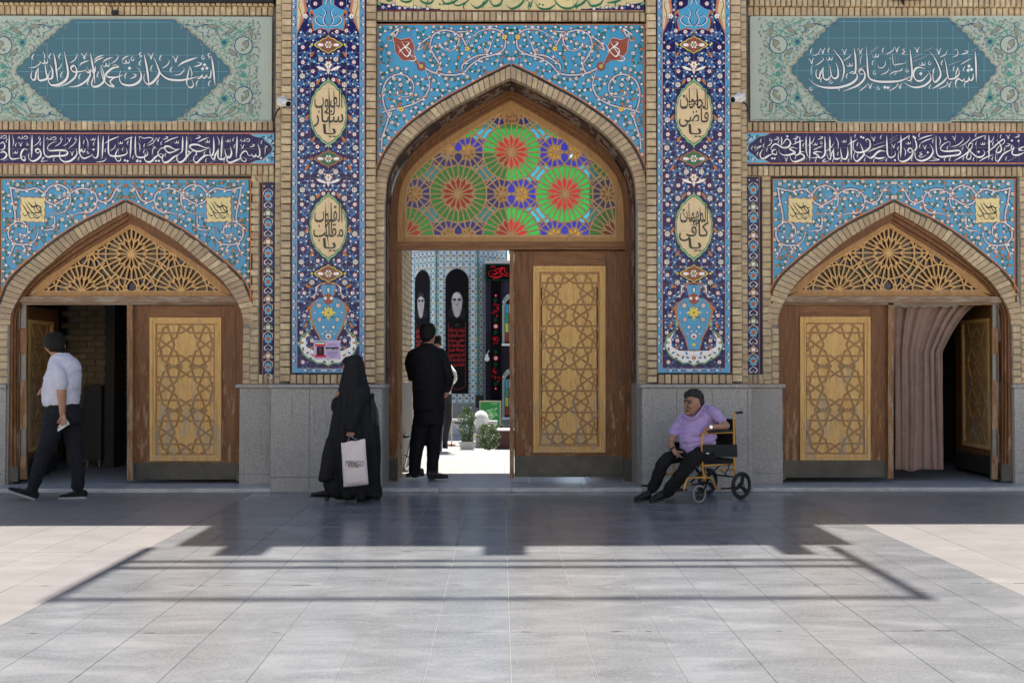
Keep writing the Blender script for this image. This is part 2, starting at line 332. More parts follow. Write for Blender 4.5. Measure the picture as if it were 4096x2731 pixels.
class Pieces:
    """alike pieces of one thing: the 300 largest as objects, the rest as one stuff part"""
    def __init__(s, name, mat, cap=300): s.name = name; s.mat = mat; s.cap = cap; s.items = []; s.cache = {}
    def box(s, parent, x0, y0, z0, x1, y1, z1, ch=0.006, big=None, jit=True, mat=None, col=None):
        if x1 < x0: x0, x1 = x1, x0
        if z1 < z0: z0, z1 = z1, z0
        s.items.append((big if big is not None else (x1-x0)*(z1-z0), 'b', parent, (x0, y0, z0, x1, y1, z1, ch), mat or s.mat, col, jit))
    def poly(s, parent, pts, y0, y1, big, mat=None, col=None):
        s.items.append((big, 'p', parent, (pts, y0, y1), mat or s.mat, col, False))
    def flush(s, stuff_parent):
        s.items.sort(key=lambda t: -t[0]); rest = {}
        for i, (big, kd, par, d, mat, col, jit) in enumerate(s.items):
            dy = rnd.uniform(-0.004, 0.003) if jit else 0.0
            if kd == 'b':
                x0, y0, z0, x1, y1, z1, ch = d
                if jit:
                    e = rnd.uniform(-0.0015, 0.0015); x0 += e; x1 += rnd.uniform(-0.0015, 0.0015); z0 += rnd.uniform(-0.002, 0.002); z1 += rnd.uniform(-0.002, 0.002)
                y0 += dy
            if i < s.cap:
                if kd == 'b':
                    key = (round((x1-x0)*250), round((y1-y0)*250), round((z1-z0)*250), col, mat.name)
                    me = s.cache.get(key)
                    if me is None:
                        b = MB(); w, dd, h = (x1-x0)/2, (y1-y0)/2, (z1-z0)/2
                        b.box(-w, -dd, -h, w, dd, h, ch, col)
                        o = b.build(s.name, mat); s.cache[key] = o.data
                    else: o = bpy.data.objects.new(s.name, me); COL.objects.link(o)
                    o.location = Vector(((x0+x1)/2, (y0+y1)/2, (z0+z1)/2))-world_loc(par)
                    o.parent = par
                    if jit: o.rotation_euler = (rnd.uniform(-.012, .012), rnd.uniform(-.008, .008), rnd.uniform(-.012, .012))
                else:
                    pts, y0, y1 = d; b = MB(); b.prism(pts, y0+dy, y1, col); cx = sum(p[0] for p in pts)/len(pts); cz = sum(p[1] for p in pts)/len(pts)
                    o = b.build(s.name, mat, par, origin=(cx, y0, cz))
            else:
                b = rest.setdefault(mat.name, MB())
                if kd == 'b': b.box(x0, y0, z0, x1, y1, z1, ch, col)
                else: b.prism(d[0], d[1], d[2], col)
        for mn, b in rest.items():
            b.build(s.name, MATS[mn], stuff_parent, kind='stuff')
        s.items = []

# ---------------------------------------------------------------- 2D helpers in photo pixels (measuring), turned into metres on their plane
def catmull(pts, n=6, closed=False):
    if len(pts) < 3 and not closed: return list(pts)
    out = []; N = len(pts); rng = range(N if closed else N-1)
    for i in rng:
        g = (lambda k: pts[k % N]) if closed else (lambda k: pts[max(0, min(N-1, k))])
        p0, p1, p2, p3 = g(i-1), g(i), g(i+1), g(i+2)
        for j in range(n):
            t = j/n; t2 = t*t; t3 = t2*t
            out.append(tuple(0.5*((2*p1[k])+(-p0[k]+p2[k])*t+(2*p0[k]-5*p1[k]+4*p2[k]-p3[k])*t2+(-p0[k]+3*p1[k]-3*p2[k]+p3[k])*t3) for k in range(len(p1))))
    if not closed: out.append(tuple(pts[-1]))
    return out
def inpoly(p, poly):
    x, y = p; c = False; n = len(poly); j = n-1
    for i in range(n):
        xi, yi = poly[i]; xj, yj = poly[j]
        if (yi > y) != (yj > y) and x < (xj-xi)*(y-yi)/(yj-yi)+xi: c = not c
        j = i
    return c
def area(poly): return 0.5*sum(poly[i-1][0]*poly[i][1]-poly[i][0]*poly[i-1][1] for i in range(len(poly)))
def offset_poly(poly, d):
    """move every edge inwards by d (poly of any orientation)"""
    if area(poly) < 0: poly = poly[::-1]
    n = len(poly); lines = []
    for i in range(n):
        (x0, y0), (x1, y1) = poly[i], poly[(i+1) % n]; L = math.hypot(x1-x0, y1-y0) or 1e-9
        nx, ny = -(y1-y0)/L, (x1-x0)/L; lines.append((x0+nx*d, y0+ny*d, (x1-x0)/L, (y1-y0)/L))
    out = []
    for i in range(n):
        ax, ay, adx, ady = lines[i-1]; bx, by, bdx, bdy = lines[i]; den = adx*bdy-ady*bdx
        if abs(den) < 1e-4: out.append((bx, by)); continue
        t = ((bx-ax)*bdy-(by-ay)*bdx)/den; out.append((ax+adx*t, ay+ady*t))
    return out
def arrangement(segs, boundary, tol=0.9):
    """split the inside of a boundary polygon by segments: returns (edges, faces)"""
    nb = len(boundary); S = list(segs)+[(boundary[i], boundary[(i+1) % nb]) for i in range(nb)]
    A = np.array([[*a, *b] for a, b in S], float); m = len(S); cuts = [[0.0, 1.0] for _ in range(m)]
    d = A[:, 2:]-A[:, :2]
    for i in range(m):
        r = d[i]; q = A[i+1:, :2]-A[i, :2]; s = d[i+1:]
        den = r[0]*s[:, 1]-r[1]*s[:, 0]
        with np.errstate(all='ignore'):
            t = (q[:, 0]*s[:, 1]-q[:, 1]*s[:, 0])/den; u = (q[:, 0]*r[1]-q[:, 1]*r[0])/den
        ok = (np.abs(den) > 1e-6) & (t > -0.02) & (t < 1.02) & (u > -0.02) & (u < 1.02)
        for k in np.nonzero(ok)[0]:
            cuts[i].append(min(1, max(0, t[k]))); cuts[i+1+k].append(min(1, max(0, u[k])))
    nodes = []; grid = {}
    def node(p):
        gx, gy = int(p[0]//tol), int(p[1]//tol)
        for ix in (gx-1, gx, gx+1):
            for iy in (gy-1, gy, gy+1):
                for k in grid.get((ix, iy), ()):
                    if math.hypot(nodes[k][0]-p[0], nodes[k][1]-p[1]) < tol: return k
        nodes.append(p); grid.setdefault((gx, gy), []).append(len(nodes)-1); return len(nodes)-1
    E = set()
    for i in range(m):
        c = sorted(set(cuts[i])); pts = [(A[i, 0]+d[i, 0]*t, A[i, 1]+d[i, 1]*t) for t in c]
        for a, b in zip(pts, pts[1:]):
            if i < m-nb and not inpoly(((a[0]+b[0])/2, (a[1]+b[1])/2), boundary): continue
            na, nb_ = node(a), node(b)
            if na != nb_: E.add((min(na, nb_), max(na, nb_)))
    adj = {}
    for a, b in E: adj.setdefault(a, set()).add(b); adj.setdefault(b, set()).add(a)
    st = [k for k in adj if len(adj[k]) == 1]
    while st:
        k = st.pop()
        if len(adj[k]) != 1: continue
        o = next(iter(adj[k])); adj[k].clear(); adj[o].discard(k)
        if len(adj[o]) == 1: st.append(o)
    order = {k: sorted(v, key=lambda o: math.atan2(nodes[o][1]-nodes[k][1], nodes[o][0]-nodes[k][0])) for k, v in adj.items() if v}
    seen = set(); faces = []
    for a in order:
        for b in order[a]:
            if (a, b) in seen: continue
            f = []; u, v = a, b
            while (u, v) not in seen:
                seen.add((u, v)); f.append(u); o = order[v]; i = o.index(u); w = o[i-1]; u, v = v, w
            poly = [nodes[k] for k in f]
            if area(poly) > 6: faces.append(poly)
    return [(nodes[a], nodes[b]) for a, b in E], faces
# ---------------------------------------------------------------- the setting: ground, paving, doorsteps
def grid_slab(mb_kind, x0, x1, y0, y1, z, mat, parent, pc, gap=0.002):
    b = MB(); w, h = (x1-x0)/2-gap, (y1-y0)/2-gap; t = 0.05
    b.add([(-w, -h, -t), (w, -h, -t), (w, h, -t), (-w, h, -t), (-w, -h, -.0015), (w, -h, -.0015), (w, h, -.0015), (-w, h, -.0015),
           (-w+.002, -h+.002, 0), (w-.002, -h+.002, 0), (w-.002, h-.002, 0), (-w+.002, h-.002, 0)],
          [(0, 1, 5, 4), (1, 2, 6, 5), (2, 3, 7, 6), (3, 0, 4, 7), (4, 5, 9, 8), (5, 6, 10, 9), (6, 7, 11, 10), (7, 4, 8, 11), (8, 9, 10, 11)])
    key = (round(w*1000), round(h*1000), mat)
    o = bpy.data.objects.new('slab', pc[key]) if key in pc else b.build('slab', M[mat])
    if key in pc: COL.objects.link(o)
    pc[key] = o.data; o.location = ((x0+x1)/2, (y0+y1)/2, z+rnd.uniform(-.0006, .0006)); o.parent = parent
    o.rotation_euler = (rnd.uniform(-.0006, .0006), rnd.uniform(-.0006, .0006), 0)
    return o
b = MB(); b.box(-150, -150, -0.60, 150, 150, -0.55); b.build('ground', M['joint'], kind='structure')
pav = empty('pavement', (0, 0, 0), kind='structure')
b = MB(); b.box(-25, -34, -0.30, 25, 0.6, -0.006); b.build('bed', M['joint'], pav)
pc = {}; W = 0.403; X0 = 0.049
rows = [0.05-0.0, -1.24, -2.39, -3.54, -4.71, -5.86, -7.02, -8.17, -9.33]
far = []
for r in range(len(rows)-1):
    ya, yb = rows[r+1], rows[r]
    for k in range(-20, 21):
        xa, xb = X0+W*k, X0+W*(k+1)
        grid_slab(None, xa, xb, ya, yb, 0.0, 'slab_grey' if -7 <= k < 8 else 'slab_beige', pav, pc)
# chipped joints
ck = MB(); r5 = random.Random(21)
for yj in (-4.71, -4.71, -3.54, -2.39, -5.86):
    for _ in range(11):
        x = r5.uniform(-3.2, 4.2); L = r5.uniform(.015, .09); w = r5.uniform(.004, .012); n5 = 7
        top = [(x+L*i/n5, yj+w*r5.uniform(.2, 1), .0012) for i in range(n5+1)]; bot = [(x+L*i/n5, yj-w*r5.uniform(.1, .8), .0012) for i in range(n5, -1, -1)]
        ck.add(top+bot, [tuple(range(2*n5+2))[::-1]])
ck.build('chips', M['stone_grey'] if False else M['black_joint'], pav, kind='stuff')
# far-reaching paving behind the camera: big slabs; unseen marble made bright for bounce
for x0, x1, mt in ((X0-7*W, X0+8*W, 'slab_grey'), (-25, X0-7*W-.002, 'court_marble'), (X0+8*W+.002, 25, 'court_marble')):
    b = MB(); b.box(x0, -33, -0.05, x1, -9.335, -0.001); b.build('rear_paving', M[mt], pav)
for x0, x1 in ((-25, X0-20*W-.002), (X0+21*W+.002, 25)):
    b = MB(); b.box(x0, -9.334, -0.05, x1, 0.3, -0.001); b.build('side_paving', M['court_marble'], pav)
# doorsteps: thin marble nosings in front of each doorway, marble floor behind
step = empty('doorstep', (0, 0, 0), kind='structure')
SZ = 0.047
def marble(x0, x1, y0, y1, z0=0.0, z1=SZ, cuts=()):
    xs = [x0]+sorted(c for c in cuts if x0 < c < x1)+[x1]
    for a, c in zip(xs, xs[1:]):
        b = MB(); b.box(a+.001, y0, z0, c-.001, y1, z1, 0); o = b.build('marble_slab', M['marble'], step, origin=((a+c)/2, (y0+y1)/2, z0))
        md = o.modifiers.new('edge', 'BEVEL'); md.width = 0.006; md.segments = 2
XL0, XL1 = PX(1088), PX(1530); XR0, XR1 = PX(2566), PX(3003)
marble(-8.6, XL0, 0.0, 0.37, cuts=(PX(505), -6.2)); marble(XL1, XR0, 0.0, 0.42, cuts=(PX(2047), PX(1760), PX(2330))); marble(XR1, 8.6, 0.0, 0.37, cuts=(PX(3591), 7.0))
marble(-8.6, XL0, 0.371, 3.4, cuts=(-4.2, -5.6, -3.4)); marble(XL1-.3, XR0+.3, 0.421, 1.52, cuts=(PX(2120, .6), PX(1850, .6), PX(2350, .6))); marble(XR1, 8.6, 0.371, 3.4, cuts=(4.0, 5.2))

# ---------------------------------------------------------------- the gate building
YS, YC = 0.36, 0.11           # wall faces of the side bays and of the central bay
gate = empty('gate_building', (0, 0.5, 0), label='buff brick shrine gate with tiled panels, three pointed-arch doorways and a granite base', cat='building')
bricks = Pieces('brick', M['brick_yellow'])
tiles = Pieces('tile', M['tile_blank'])
CX = 2043.0
def arc_pts(pts, n=5): return catmull(pts, n)
# central arch curves (photo pixels): apex first, down the left side, then mirrored
c_out = [(2043, 264.5), (1957.6, 306), (1878, 349), (1798, 392), (1725, 438), (1645, 496), (1578, 563), (1541, 618), (1511, 690), (1502, 750), (1500, 800)]
c_in = [(2043, 312), (1988, 335), (1908.6, 376.5), (1829, 419), (1755.5, 465), (1682, 520), (1615, 588), (1572, 649), (1548, 712), (1541, 770), (1540, 800)]
s_out = [(506, 807), (439, 843), (345, 888), (247, 949), (148, 1025), (64, 1099), (28, 1150), (5, 1215), (0, 1270), (-1, 1300)]
s_in = [(506, 846), (400, 905), (296, 973), (196, 1058), (124, 1122), (75, 1190), (46, 1250), (39, 1300)]
def mirror(pts, cx): return [(2*cx-x, y) for x, y in pts]
def full(left, cx, n=6):
    l = arc_pts(left, n); r = mirror(l, cx); return l[::-1]+r[1:]       # left bottom -> apex -> right bottom
def toXZ(pts, Y): return [(P(x, y, Y)[0], P(x, y, Y)[2]) for x, y in pts]
def resample(pts, n):
    d = [0]
    for a, b_ in zip(pts, pts[1:]): d.append(d[-1]+math.hypot(b_[0]-a[0], b_[1]-a[1]))
    out = []
    for i in range(n+1):
        t = d[-1]*i/n; k = 0
        while k < len(d)-2 and d[k+1] < t: k += 1
        u = (t-d[k])/max(1e-9, d[k+1]-d[k]); out.append(tuple(pts[k][j]+(pts[k+1][j]-pts[k][j])*u for j in (0, 1)))
    return out
TOPZ = 8.32; SIDEZ = 6.45
# mass of the wall
def mass():
    b = MB()
    xl, xr = PX(1463, 0.06), PX(2625, 0.06)
    # central bay: plate with the arch opening, then pilaster masses left and right, all 1.5 m deep
    ci = toXZ(full(c_in, CX), YC+.012); ci = [(ci[0][0], 0.0)]+ci+[(ci[-1][0], 0.0)]
    arch = MB(); arch.prism([(xl, 0.0), (xl, TOPZ), (xr, TOPZ), (xr, 0.0)]+ci[::-1], YC+.014, 1.5, back=True)
    arch.build('wall', M['mortar'], gate)
    b.box(PX(1100, .13), .135, 1.2, xl, 1.5, TOPZ); b.box(xr, .135, 1.2, PX(2985, .13), 1.5, TOPZ)
    b.box(XL0+.01, .03, 0.0, XL1-.02, 1.5, 1.17); b.box(XR0+.02, .03, 0.0, XR1-.01, 1.5, 1.17)
    b.build('wall', M['mortar'], gate)
    for sgn, cx in ((0, 506.5), (1, 3578.0)):
        l = [(x, y) for x, y in s_in]; l = l if not sgn else [(x-506.5+3578.0, y) for x, y in l]
        pts = toXZ(full(l, cx), YS+.012); pts = [(pts[0][0], 0.0)]+pts+[(pts[-1][0], 0.0)]
        x0, x1 = (-8.5, PX(1100, .13)) if not sgn else (PX(2985, .13), 8.5)
        s = MB(); s.prism([(x0, 0.0), (x0, SIDEZ), (x1, SIDEZ), (x1, 0.0)]+pts[::-1], YS+.014, YS+.16, back=True)
        s.build('wall', M['mortar'], gate)
    # side rooms behind: back, inner and outer walls, ceiling and roof
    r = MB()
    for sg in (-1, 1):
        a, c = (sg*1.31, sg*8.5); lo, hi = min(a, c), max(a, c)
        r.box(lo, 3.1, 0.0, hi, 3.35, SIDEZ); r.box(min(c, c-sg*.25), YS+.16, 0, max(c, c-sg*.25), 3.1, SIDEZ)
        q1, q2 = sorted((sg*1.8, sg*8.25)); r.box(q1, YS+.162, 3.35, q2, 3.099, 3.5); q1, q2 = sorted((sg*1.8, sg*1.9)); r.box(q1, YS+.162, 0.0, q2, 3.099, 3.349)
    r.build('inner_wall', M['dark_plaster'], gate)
    rf = MB(); rf.box(-8.5, YS+.17, SIDEZ-.3, -2.86, 3.09, SIDEZ-.02); rf.box(2.86, YS+.17, SIDEZ-.3, 8.5, 3.09, SIDEZ-.02); rf.build('roof', M['roof_tar'], gate)
    cp = MB(); cp.box(-1.9, 1.501, 4.95, 1.9, 3.52, 5.12); cp.build('canopy', M['plaster'], gate)  # unseen roof, added so the sun stays off the doorway floor
    # roof crown: low lamp boxes, the tall frame whose bars shade the paving
    for x, w in ((-2.0, .19), (0.03, .17), (2.28, .13)):
        q = MB(); q.box(x-w, 0.0, TOPZ, x+w, .25, TOPZ+.62); q.build('roof_box', M['plaster'], gate)
    for x in (-2.76, 2.63):
        q = MB(); q.box(x-.05, .0, TOPZ, x+.05, .1, 12.5); q.build('frame_post', M['black_metal'], gate)
    for z in (9.6, 10.15, 12.46):
        q = MB(); h = .010 if z < 10 else .024; q.box(-2.71, .03, z-h, 2.58, .1, z+h); q.build('frame_rail', M['black_metal'], gate)
mass()
# inner side walls of the passage: yellow brick, granite dado
for sg in (-1, 1):
    b = MB(); x = sg*1.31; b.box(x, 1.51, 0, x+sg*.12, 3.1, SIDEZ); b.build('passage_wall', M['mortar'], gate)
    for r in range(28):
        z = 1.2+r*.085; off = 0.0 if r % 2 else .12
        y = 1.55-off
        while y < 3.08:
            ya, yb = max(1.52, y), min(3.10, y+.235)
            if yb-ya > .04:
                q = MB(); x0, x1 = sorted((x-sg*.014, x+sg*.02)); q.box(x0, ya, z, x1, yb, z+.068); bricks.items.append((0.004, 'b', gate, (x0, ya, z, x1, yb, z+.068, 0), M['brick_yellow'], None, False))
            y += .25
    q = MB(); x0, x1 = sorted((x-sg*.03, x)); q.box(x0, 1.52, 0.047, x1, 3.12, 1.16); q.box(x0-.015, 1.5, 1.161, x1+.015, 3.14, 1.2); q.build('dado', M['dado_brown'], gate)
    q = MB(); x0, x1 = sorted((x-sg*.03, x+sg*.6)); q.box(x0, 3.121, 0, x1, 3.6, 1.16); q.build('dado', M['granite'], gate)

def course(parent, xa, xb, ytop, ybot, Y, pitch=29.6, off=0.0, mat='brick_yellow', joint=4.5, depth=.10, size=None):
    """one brick wide column of stretcher faces between photo rows ytop and ybot, on plane Y"""
    x0, x1 = PX(xa, Y), PX(xb, Y); y = ytop-off
    while y < ybot-6:
        a, c = max(y, ytop), min(y+pitch-joint, ybot)
        if c-a > 7: bricks.box(parent, x0, Y, PZ(c, Y), x1, Y+depth, PZ(a, Y), .007, mat=M[mat] if rnd.random() > .08 else M['brick_brown'])
        y += pitch
def soldier(parent, xa, xb, ya, yb, Y, pitch=24.0, joint=4.0, mat='brick_brown', depth=.09):
    n = max(1, round((xb-xa)/pitch)); p = (xb-xa)/n
    for i in range(n):
        bricks.box(parent, PX(xa+i*p+joint/2, Y), Y, PZ(yb, Y), PX(xa+(i+1)*p-joint/2, Y), Y+depth, PZ(ya, Y), .007, mat=M[mat] if rnd.random() > .25 else M['brick_yellow'])
def ring(parent, outer, inner, Y, n, depth=.12):
    o = resample(outer, n); i_ = resample(inner, n)
    for k in range(n):
        q = [o[k], o[k+1], i_[k+1], i_[k]]
        cx = sum(p[0] for p in q)/4; cy = sum(p[1] for p in q)/4
        # pull in along the ring to leave the joint
        def pull(p, r, t): return (p[0]+(r[0]-p[0])*t, p[1]+(r[1]-p[1])*t)
        t = 0.075; q = [pull(q[0], q[1], t), pull(q[1], q[0], t), pull(q[2], q[3], t), pull(q[3], q[2], t)]
        bricks.poly(parent, toXZ(q, Y), Y+rnd.uniform(-.004, .004), Y+depth, .016, mat=M['brick_brown'] if rnd.random() < .75 else M['brick_yellow'])
YB = .03   # proud brick columns beside the tiled pilasters
for side in (0, 1):
    mx = (lambda x: x) if not side else (lambda x: 4089-x)
    def crs(a, c, *r, **k):
        a, c = sorted((mx(a), mx(c))); course(gate, a, c, *r, **k)
    crs(1123, 1161, -60, 1535, YB, off=9); crs(1100, 1123, -60, 1535, .13, off=0)
    crs(1463, 1500, -60, 1535, YB, off=4); crs(1503, 1537, 800, 1535, YC, off=12)
    a, c = sorted((mx(1161), mx(1459))); soldier(gate, a, c, 1498, 1534, YB+.01, 26)
    # the second face of brick inside the reveal
    crs(1541, 1552, 830, 1535, .40, off=6, joint=4)
soldier(gate, 1502, 2586, 48, 82, YC-.03, 24.2)
ring(gate, full(c_out, CX, 8), full(c_in, CX, 8), YC, 66)
for side, cx in ((0, 506.5), (1, 3578.0)):
    dx = cx-506.5
    so = full([(x+dx, y) for x, y in s_out], cx, 8); si = full([(x+dx, y) for x, y in s_in], cx, 8)
    ring(gate, so, si, YS, 62)
    if not side:
        soldier(gate, -40, 1090, -8, 27, YS-.06, 21.5, mat='brick_yellow'); soldier(gate, -40, 1090, 32, 66, YS-.02, 24, mat='brick_yellow')
        soldier(gate, -40, 1092, 488, 524, YS-.05, 22.5); soldier(gate, -40, 1096, 664, 701, YS-.05, 22.5)
        soldier(gate, 1001, 1097, 703, 731, YS, 24); soldier(gate, 1036, 1097, 1498, 1534, YS, 22)
        course(gate, 1003, 1036, 704, 1535, YS, off=9); course(gate, 974, 1002, 1312, 1535, YS, off=2); course(gate, 0, 36, 1302, 1535, YS)
    else:
        soldier(gate, 3000, 4140, -14, 19, YS-.06, 21.5, mat='brick_yellow'); soldier(gate, 2996, 4140, 25, 60, YS-.02, 24, mat='brick_yellow')
        soldier(gate, 2990, 4140, 486, 521, YS-.05, 22.5); soldier(gate, 2986, 4140, 663, 700, YS-.05, 22.5)
        soldier(gate, 2986, 3050, 1498, 1534, YS, 22)
        course(gate, 3049, 3083, 703, 1535, YS, off=9); course(gate, 3085, 3113, 1312, 1535, YS, off=2); course(gate, 4046, 4078, 1302, 1535, YS); course(gate, 4080, 4120, 703, 1535, YS, off=14)
# granite base with cap
base = []
def dado(xa, xb, Y, cuts=(), plinth=1908, joint=3):
    xs = [xa]+list(cuts)+[xb]
    for a, c in zip(xs, xs[1:]):
        x0, x1 = PX(a, Y)+.0012, PX(c, Y)-.0012
        zt, zp = PZ(1552, Y), 0.172
        q = MB(); q.box(x0, Y, zp+.0015, x1, Y+.028, zt, .003); q.build('granite_slab', M['granite'], gate, origin=((x0+x1)/2, Y, zp))
        q = MB(); q.box(x0, Y-.004, 0.001 if Y < .1 else SZ+.001, x1, Y+.028, zp-.0015, .003); q.build('granite_slab', M['granite'], gate, origin=((x0+x1)/2, Y, 0))
def capst(xa, xb, Y, depth=.1):
    x0, x1 = PX(xa, Y), PX(xb, Y); q = MB(); q.box(x0, Y-.03, PZ(1551, Y-.03), x1, Y+depth, PZ(1537, Y-.03), .004)
    q.build('coping', M['granite'], gate, origin=((x0+x1)/2, Y, 1.2))
dado(1088, 1530, 0.0, (1241,)); dado(2566, 3003, 0.0, (2704, 2846, 2987)); capst(1080, 1537, 0.0); capst(2559, 3012, 0.0)
dado(962, 1094, YS, ()); dado(2997, 3126, YS, ()); capst(948, 1082, YS); capst(3008, 3136, YS)
dado(-60, 32, YS); capst(-60, 36, YS); dado(4048, 4150, YS); capst(4040, 4150, YS)
# returns of the base
def ret(X, y0, y1, s):
    q = MB(); a, c = sorted((X, X+s*.028)); q.box(a, y0, .176, c, y1, 1.172); q.box(a, y0, .048, c, y1, .170)
    q.build('granite_slab', M['granite'], gate, origin=((a+c)/2, y0, 0)); q = MB(); a, c = sorted((X-s*.028, X+s*.05)); q.box(a, y0, 1.173, c, y1, 1.213, .003); q.build('coping', M['granite'], gate, origin=((a+c)/2, y0, 1.17))
ret(XL1-.002, .03, .66, -1); ret(XR0+.002, .03, .66, 1); ret(XL0+.002, .03, YS, 1); ret(XR1-.002, .03, YS, -1)
ret(PX(4050, YS), YS+.03, YS+.16, 1); ret(PX(960, YS), YS+.03, YS+.16, 1); ret(PX(34, YS), YS+.03, YS+.16, -1); ret(PX(3128, YS), YS+.03, YS+.16, -1)

# ---------------------------------------------------------------- wooden frames, windows, doors
YD, YE = .68, .49   # planes of the central and side joinery
def extr(pts_out, pts_in, Y0, Y1, mb):
    """band between two photo curves, on plane Y0, Y1 thick"""
    n = 60; o = toXZ(resample(pts_out, n), Y0); i_ = toXZ(resample(pts_in, n), Y0)
    for k in range(n):
        q = [o[k], o[k+1], i_[k+1], i_[k]]
        vs = [(x, Y0, z) for x, z in q]+[(x, Y1, z) for x, z in q]
        fs = [(3, 2, 1, 0), (0, 1, 5, 4), (2, 3, 7, 6)]
        if k == 0: fs.append((3, 0, 4, 7))
        if k == n-1: fs.append((1, 2, 6, 5))
        mb.add(vs, fs)
def shrink(curve, cx, k, apex_dy, ybot):
    """curve scaled towards the arch centre: k px narrower on each side"""
    l = [p for p in curve]; w = cx-l[0][0]; ya = min(p[1] for p in l); out = []
    for x, y in l:
        t = (y-ya)/(ybot-ya); out.append((cx+(x-cx)*(w-k)/w, y+apex_dy*(1-t)))
    return out
def lattice(boundary, centers, sc, half, barw, Y, parent, glassfn, cap_note):
    """girih window: fourteen-fold rosettes with seven-fold stars between them"""
    a7 = 2*PI/7; a14 = 2*PI/14; segs = []
    R = 116*sc; bx = [min(p[0] for p in boundary), max(p[0] for p in boundary), min(p[1] for p in boundary), max(p[1] for p in boundary)]
    def pt(c, r, a): return (c[0]+r*math.sin(a), c[1]-r*math.cos(a))
    stars = []
    for c in centers:
        for k in range(14):
            a = k*a14; b_ = a+a14/2; b0 = a-a14/2
            segs.append((pt(c, R, a), pt(c, R, a+a14)))
            segs.append((pt(c, 50*sc, b0), pt(c, 75*sc, a))); segs.append((pt(c, 50*sc, b_), pt(c, 75*sc, a)))
            segs.append((pt(c, 75*sc, a), pt(c, R, a)))
            kk = k % 7
            ext = {3: 174, 0: 171, 6: 171, 1: 160, 2: 160, 4: 160, 5: 160}[kk]*sc
            segs.append((c, pt(c, ext, b_)))
        for sx in (-1, 1): stars.append((c[0]+sx*174*sc, c[1], -sx))
    seenst = []
    for sx_, sy_, d in stars:
        if any(abs(sx_-p[0]) < 4 and abs(sy_-p[1]) < 4 for p in seenst): continue
        seenst.append((sx_, sy_, d))
        for k in range(7):
            ray_a = (PI/2 if d > 0 else -PI/2)+k*a7; ax = ray_a+a7/2
            segs.append((pt((sx_, sy_), 22*sc, ray_a), pt((sx_, sy_), 37*sc, ax))); segs.append((pt((sx_, sy_), 22*sc, ray_a+a7), pt((sx_, sy_), 37*sc, ax)))
            segs.append((pt((sx_, sy_), 37*sc, ax), pt((sx_, sy_), 66*sc, ax)))
            if k in (1, 5, 2, 4): pass
            if k in (3, 4): segs.append(((sx_, sy_), pt((sx_, sy_), 24*sc, ray_a)))
            if k in (0, 6):  pass
            if k in (1, 6):
                segs.append(((sx_, sy_), pt((sx_, sy_), 138*sc, ray_a))); segs.append((pt((sx_, sy_), 66*sc, ray_a-a7/2), pt((sx_, sy_), 66*sc, ray_a+a7/2)))
    segs = [s for s in segs if max(s[0][0], s[1][0]) > bx[0] and min(s[0][0], s[1][0]) < bx[1] and max(s[0][1], s[1][1]) > bx[2] and min(s[0][1], s[1][1]) < bx[3]]
    edges, faces = arrangement(segs, boundary, 1.6)
    bars = MB(); bset = set()
    for a, c in edges:
        mx_, my_ = (a[0]+c[0])/2, (a[1]+c[1])/2
        A = Vector(P(*a, Y)); B = Vector(P(*c, Y)); d = B-A; L = d.length
        if L < .004: continue
        d.normalize(); nrm = Vector((-d.z, 0, d.x)); h = barw/2; e = d*h*.7; yy = rnd.uniform(0, .0025)
        q = [A-e-nrm*h, B+e-nrm*h, B+e+nrm*h, A-e+nrm*h]; q2 = [A-e-nrm*h*.6, B+e-nrm*h*.6, B+e+nrm*h*.6, A-e+nrm*h*.6]
        vs = [(p.x, Y-.012+yy, p.z) for p in q2]+[(p.x, Y-.006+yy, p.z) for p in q]+[(p.x, Y+.012, p.z) for p in q]
        bars.add(vs, [(0, 1, 2, 3), (4, 5, 1, 0), (6, 7, 3, 2), (7, 4, 0, 3), (5, 6, 2, 1), (8, 9, 5, 4), (10, 11, 7, 6)])
    bars.build('lattice', M['wood_lattice' if cap_note else 'wood_lattice_gold'], parent)
    out = []
    for f in faces:
        cx = sum(p[0] for p in f)/len(f); cy = sum(p[1] for p in f)/len(f)
        dr = min(math.hypot(cx-c[0], cy-c[1]) for c in centers)/sc; ds = min(math.hypot(cx-s[0], cy-s[1]) for s in seenst)/sc if seenst else 99
        out.append((f, glassfn(dr, ds)))
    return out
panes = Pieces('pane', M['glass_green'])
def glasscol(dr, ds):
    if dr < 64: return 'glass_red'
    if dr < 113: return 'glass_green'
    if ds < 31: return 'glass_amber'
    if ds < 62: return 'glass_blue'
    return 'glass_teal'
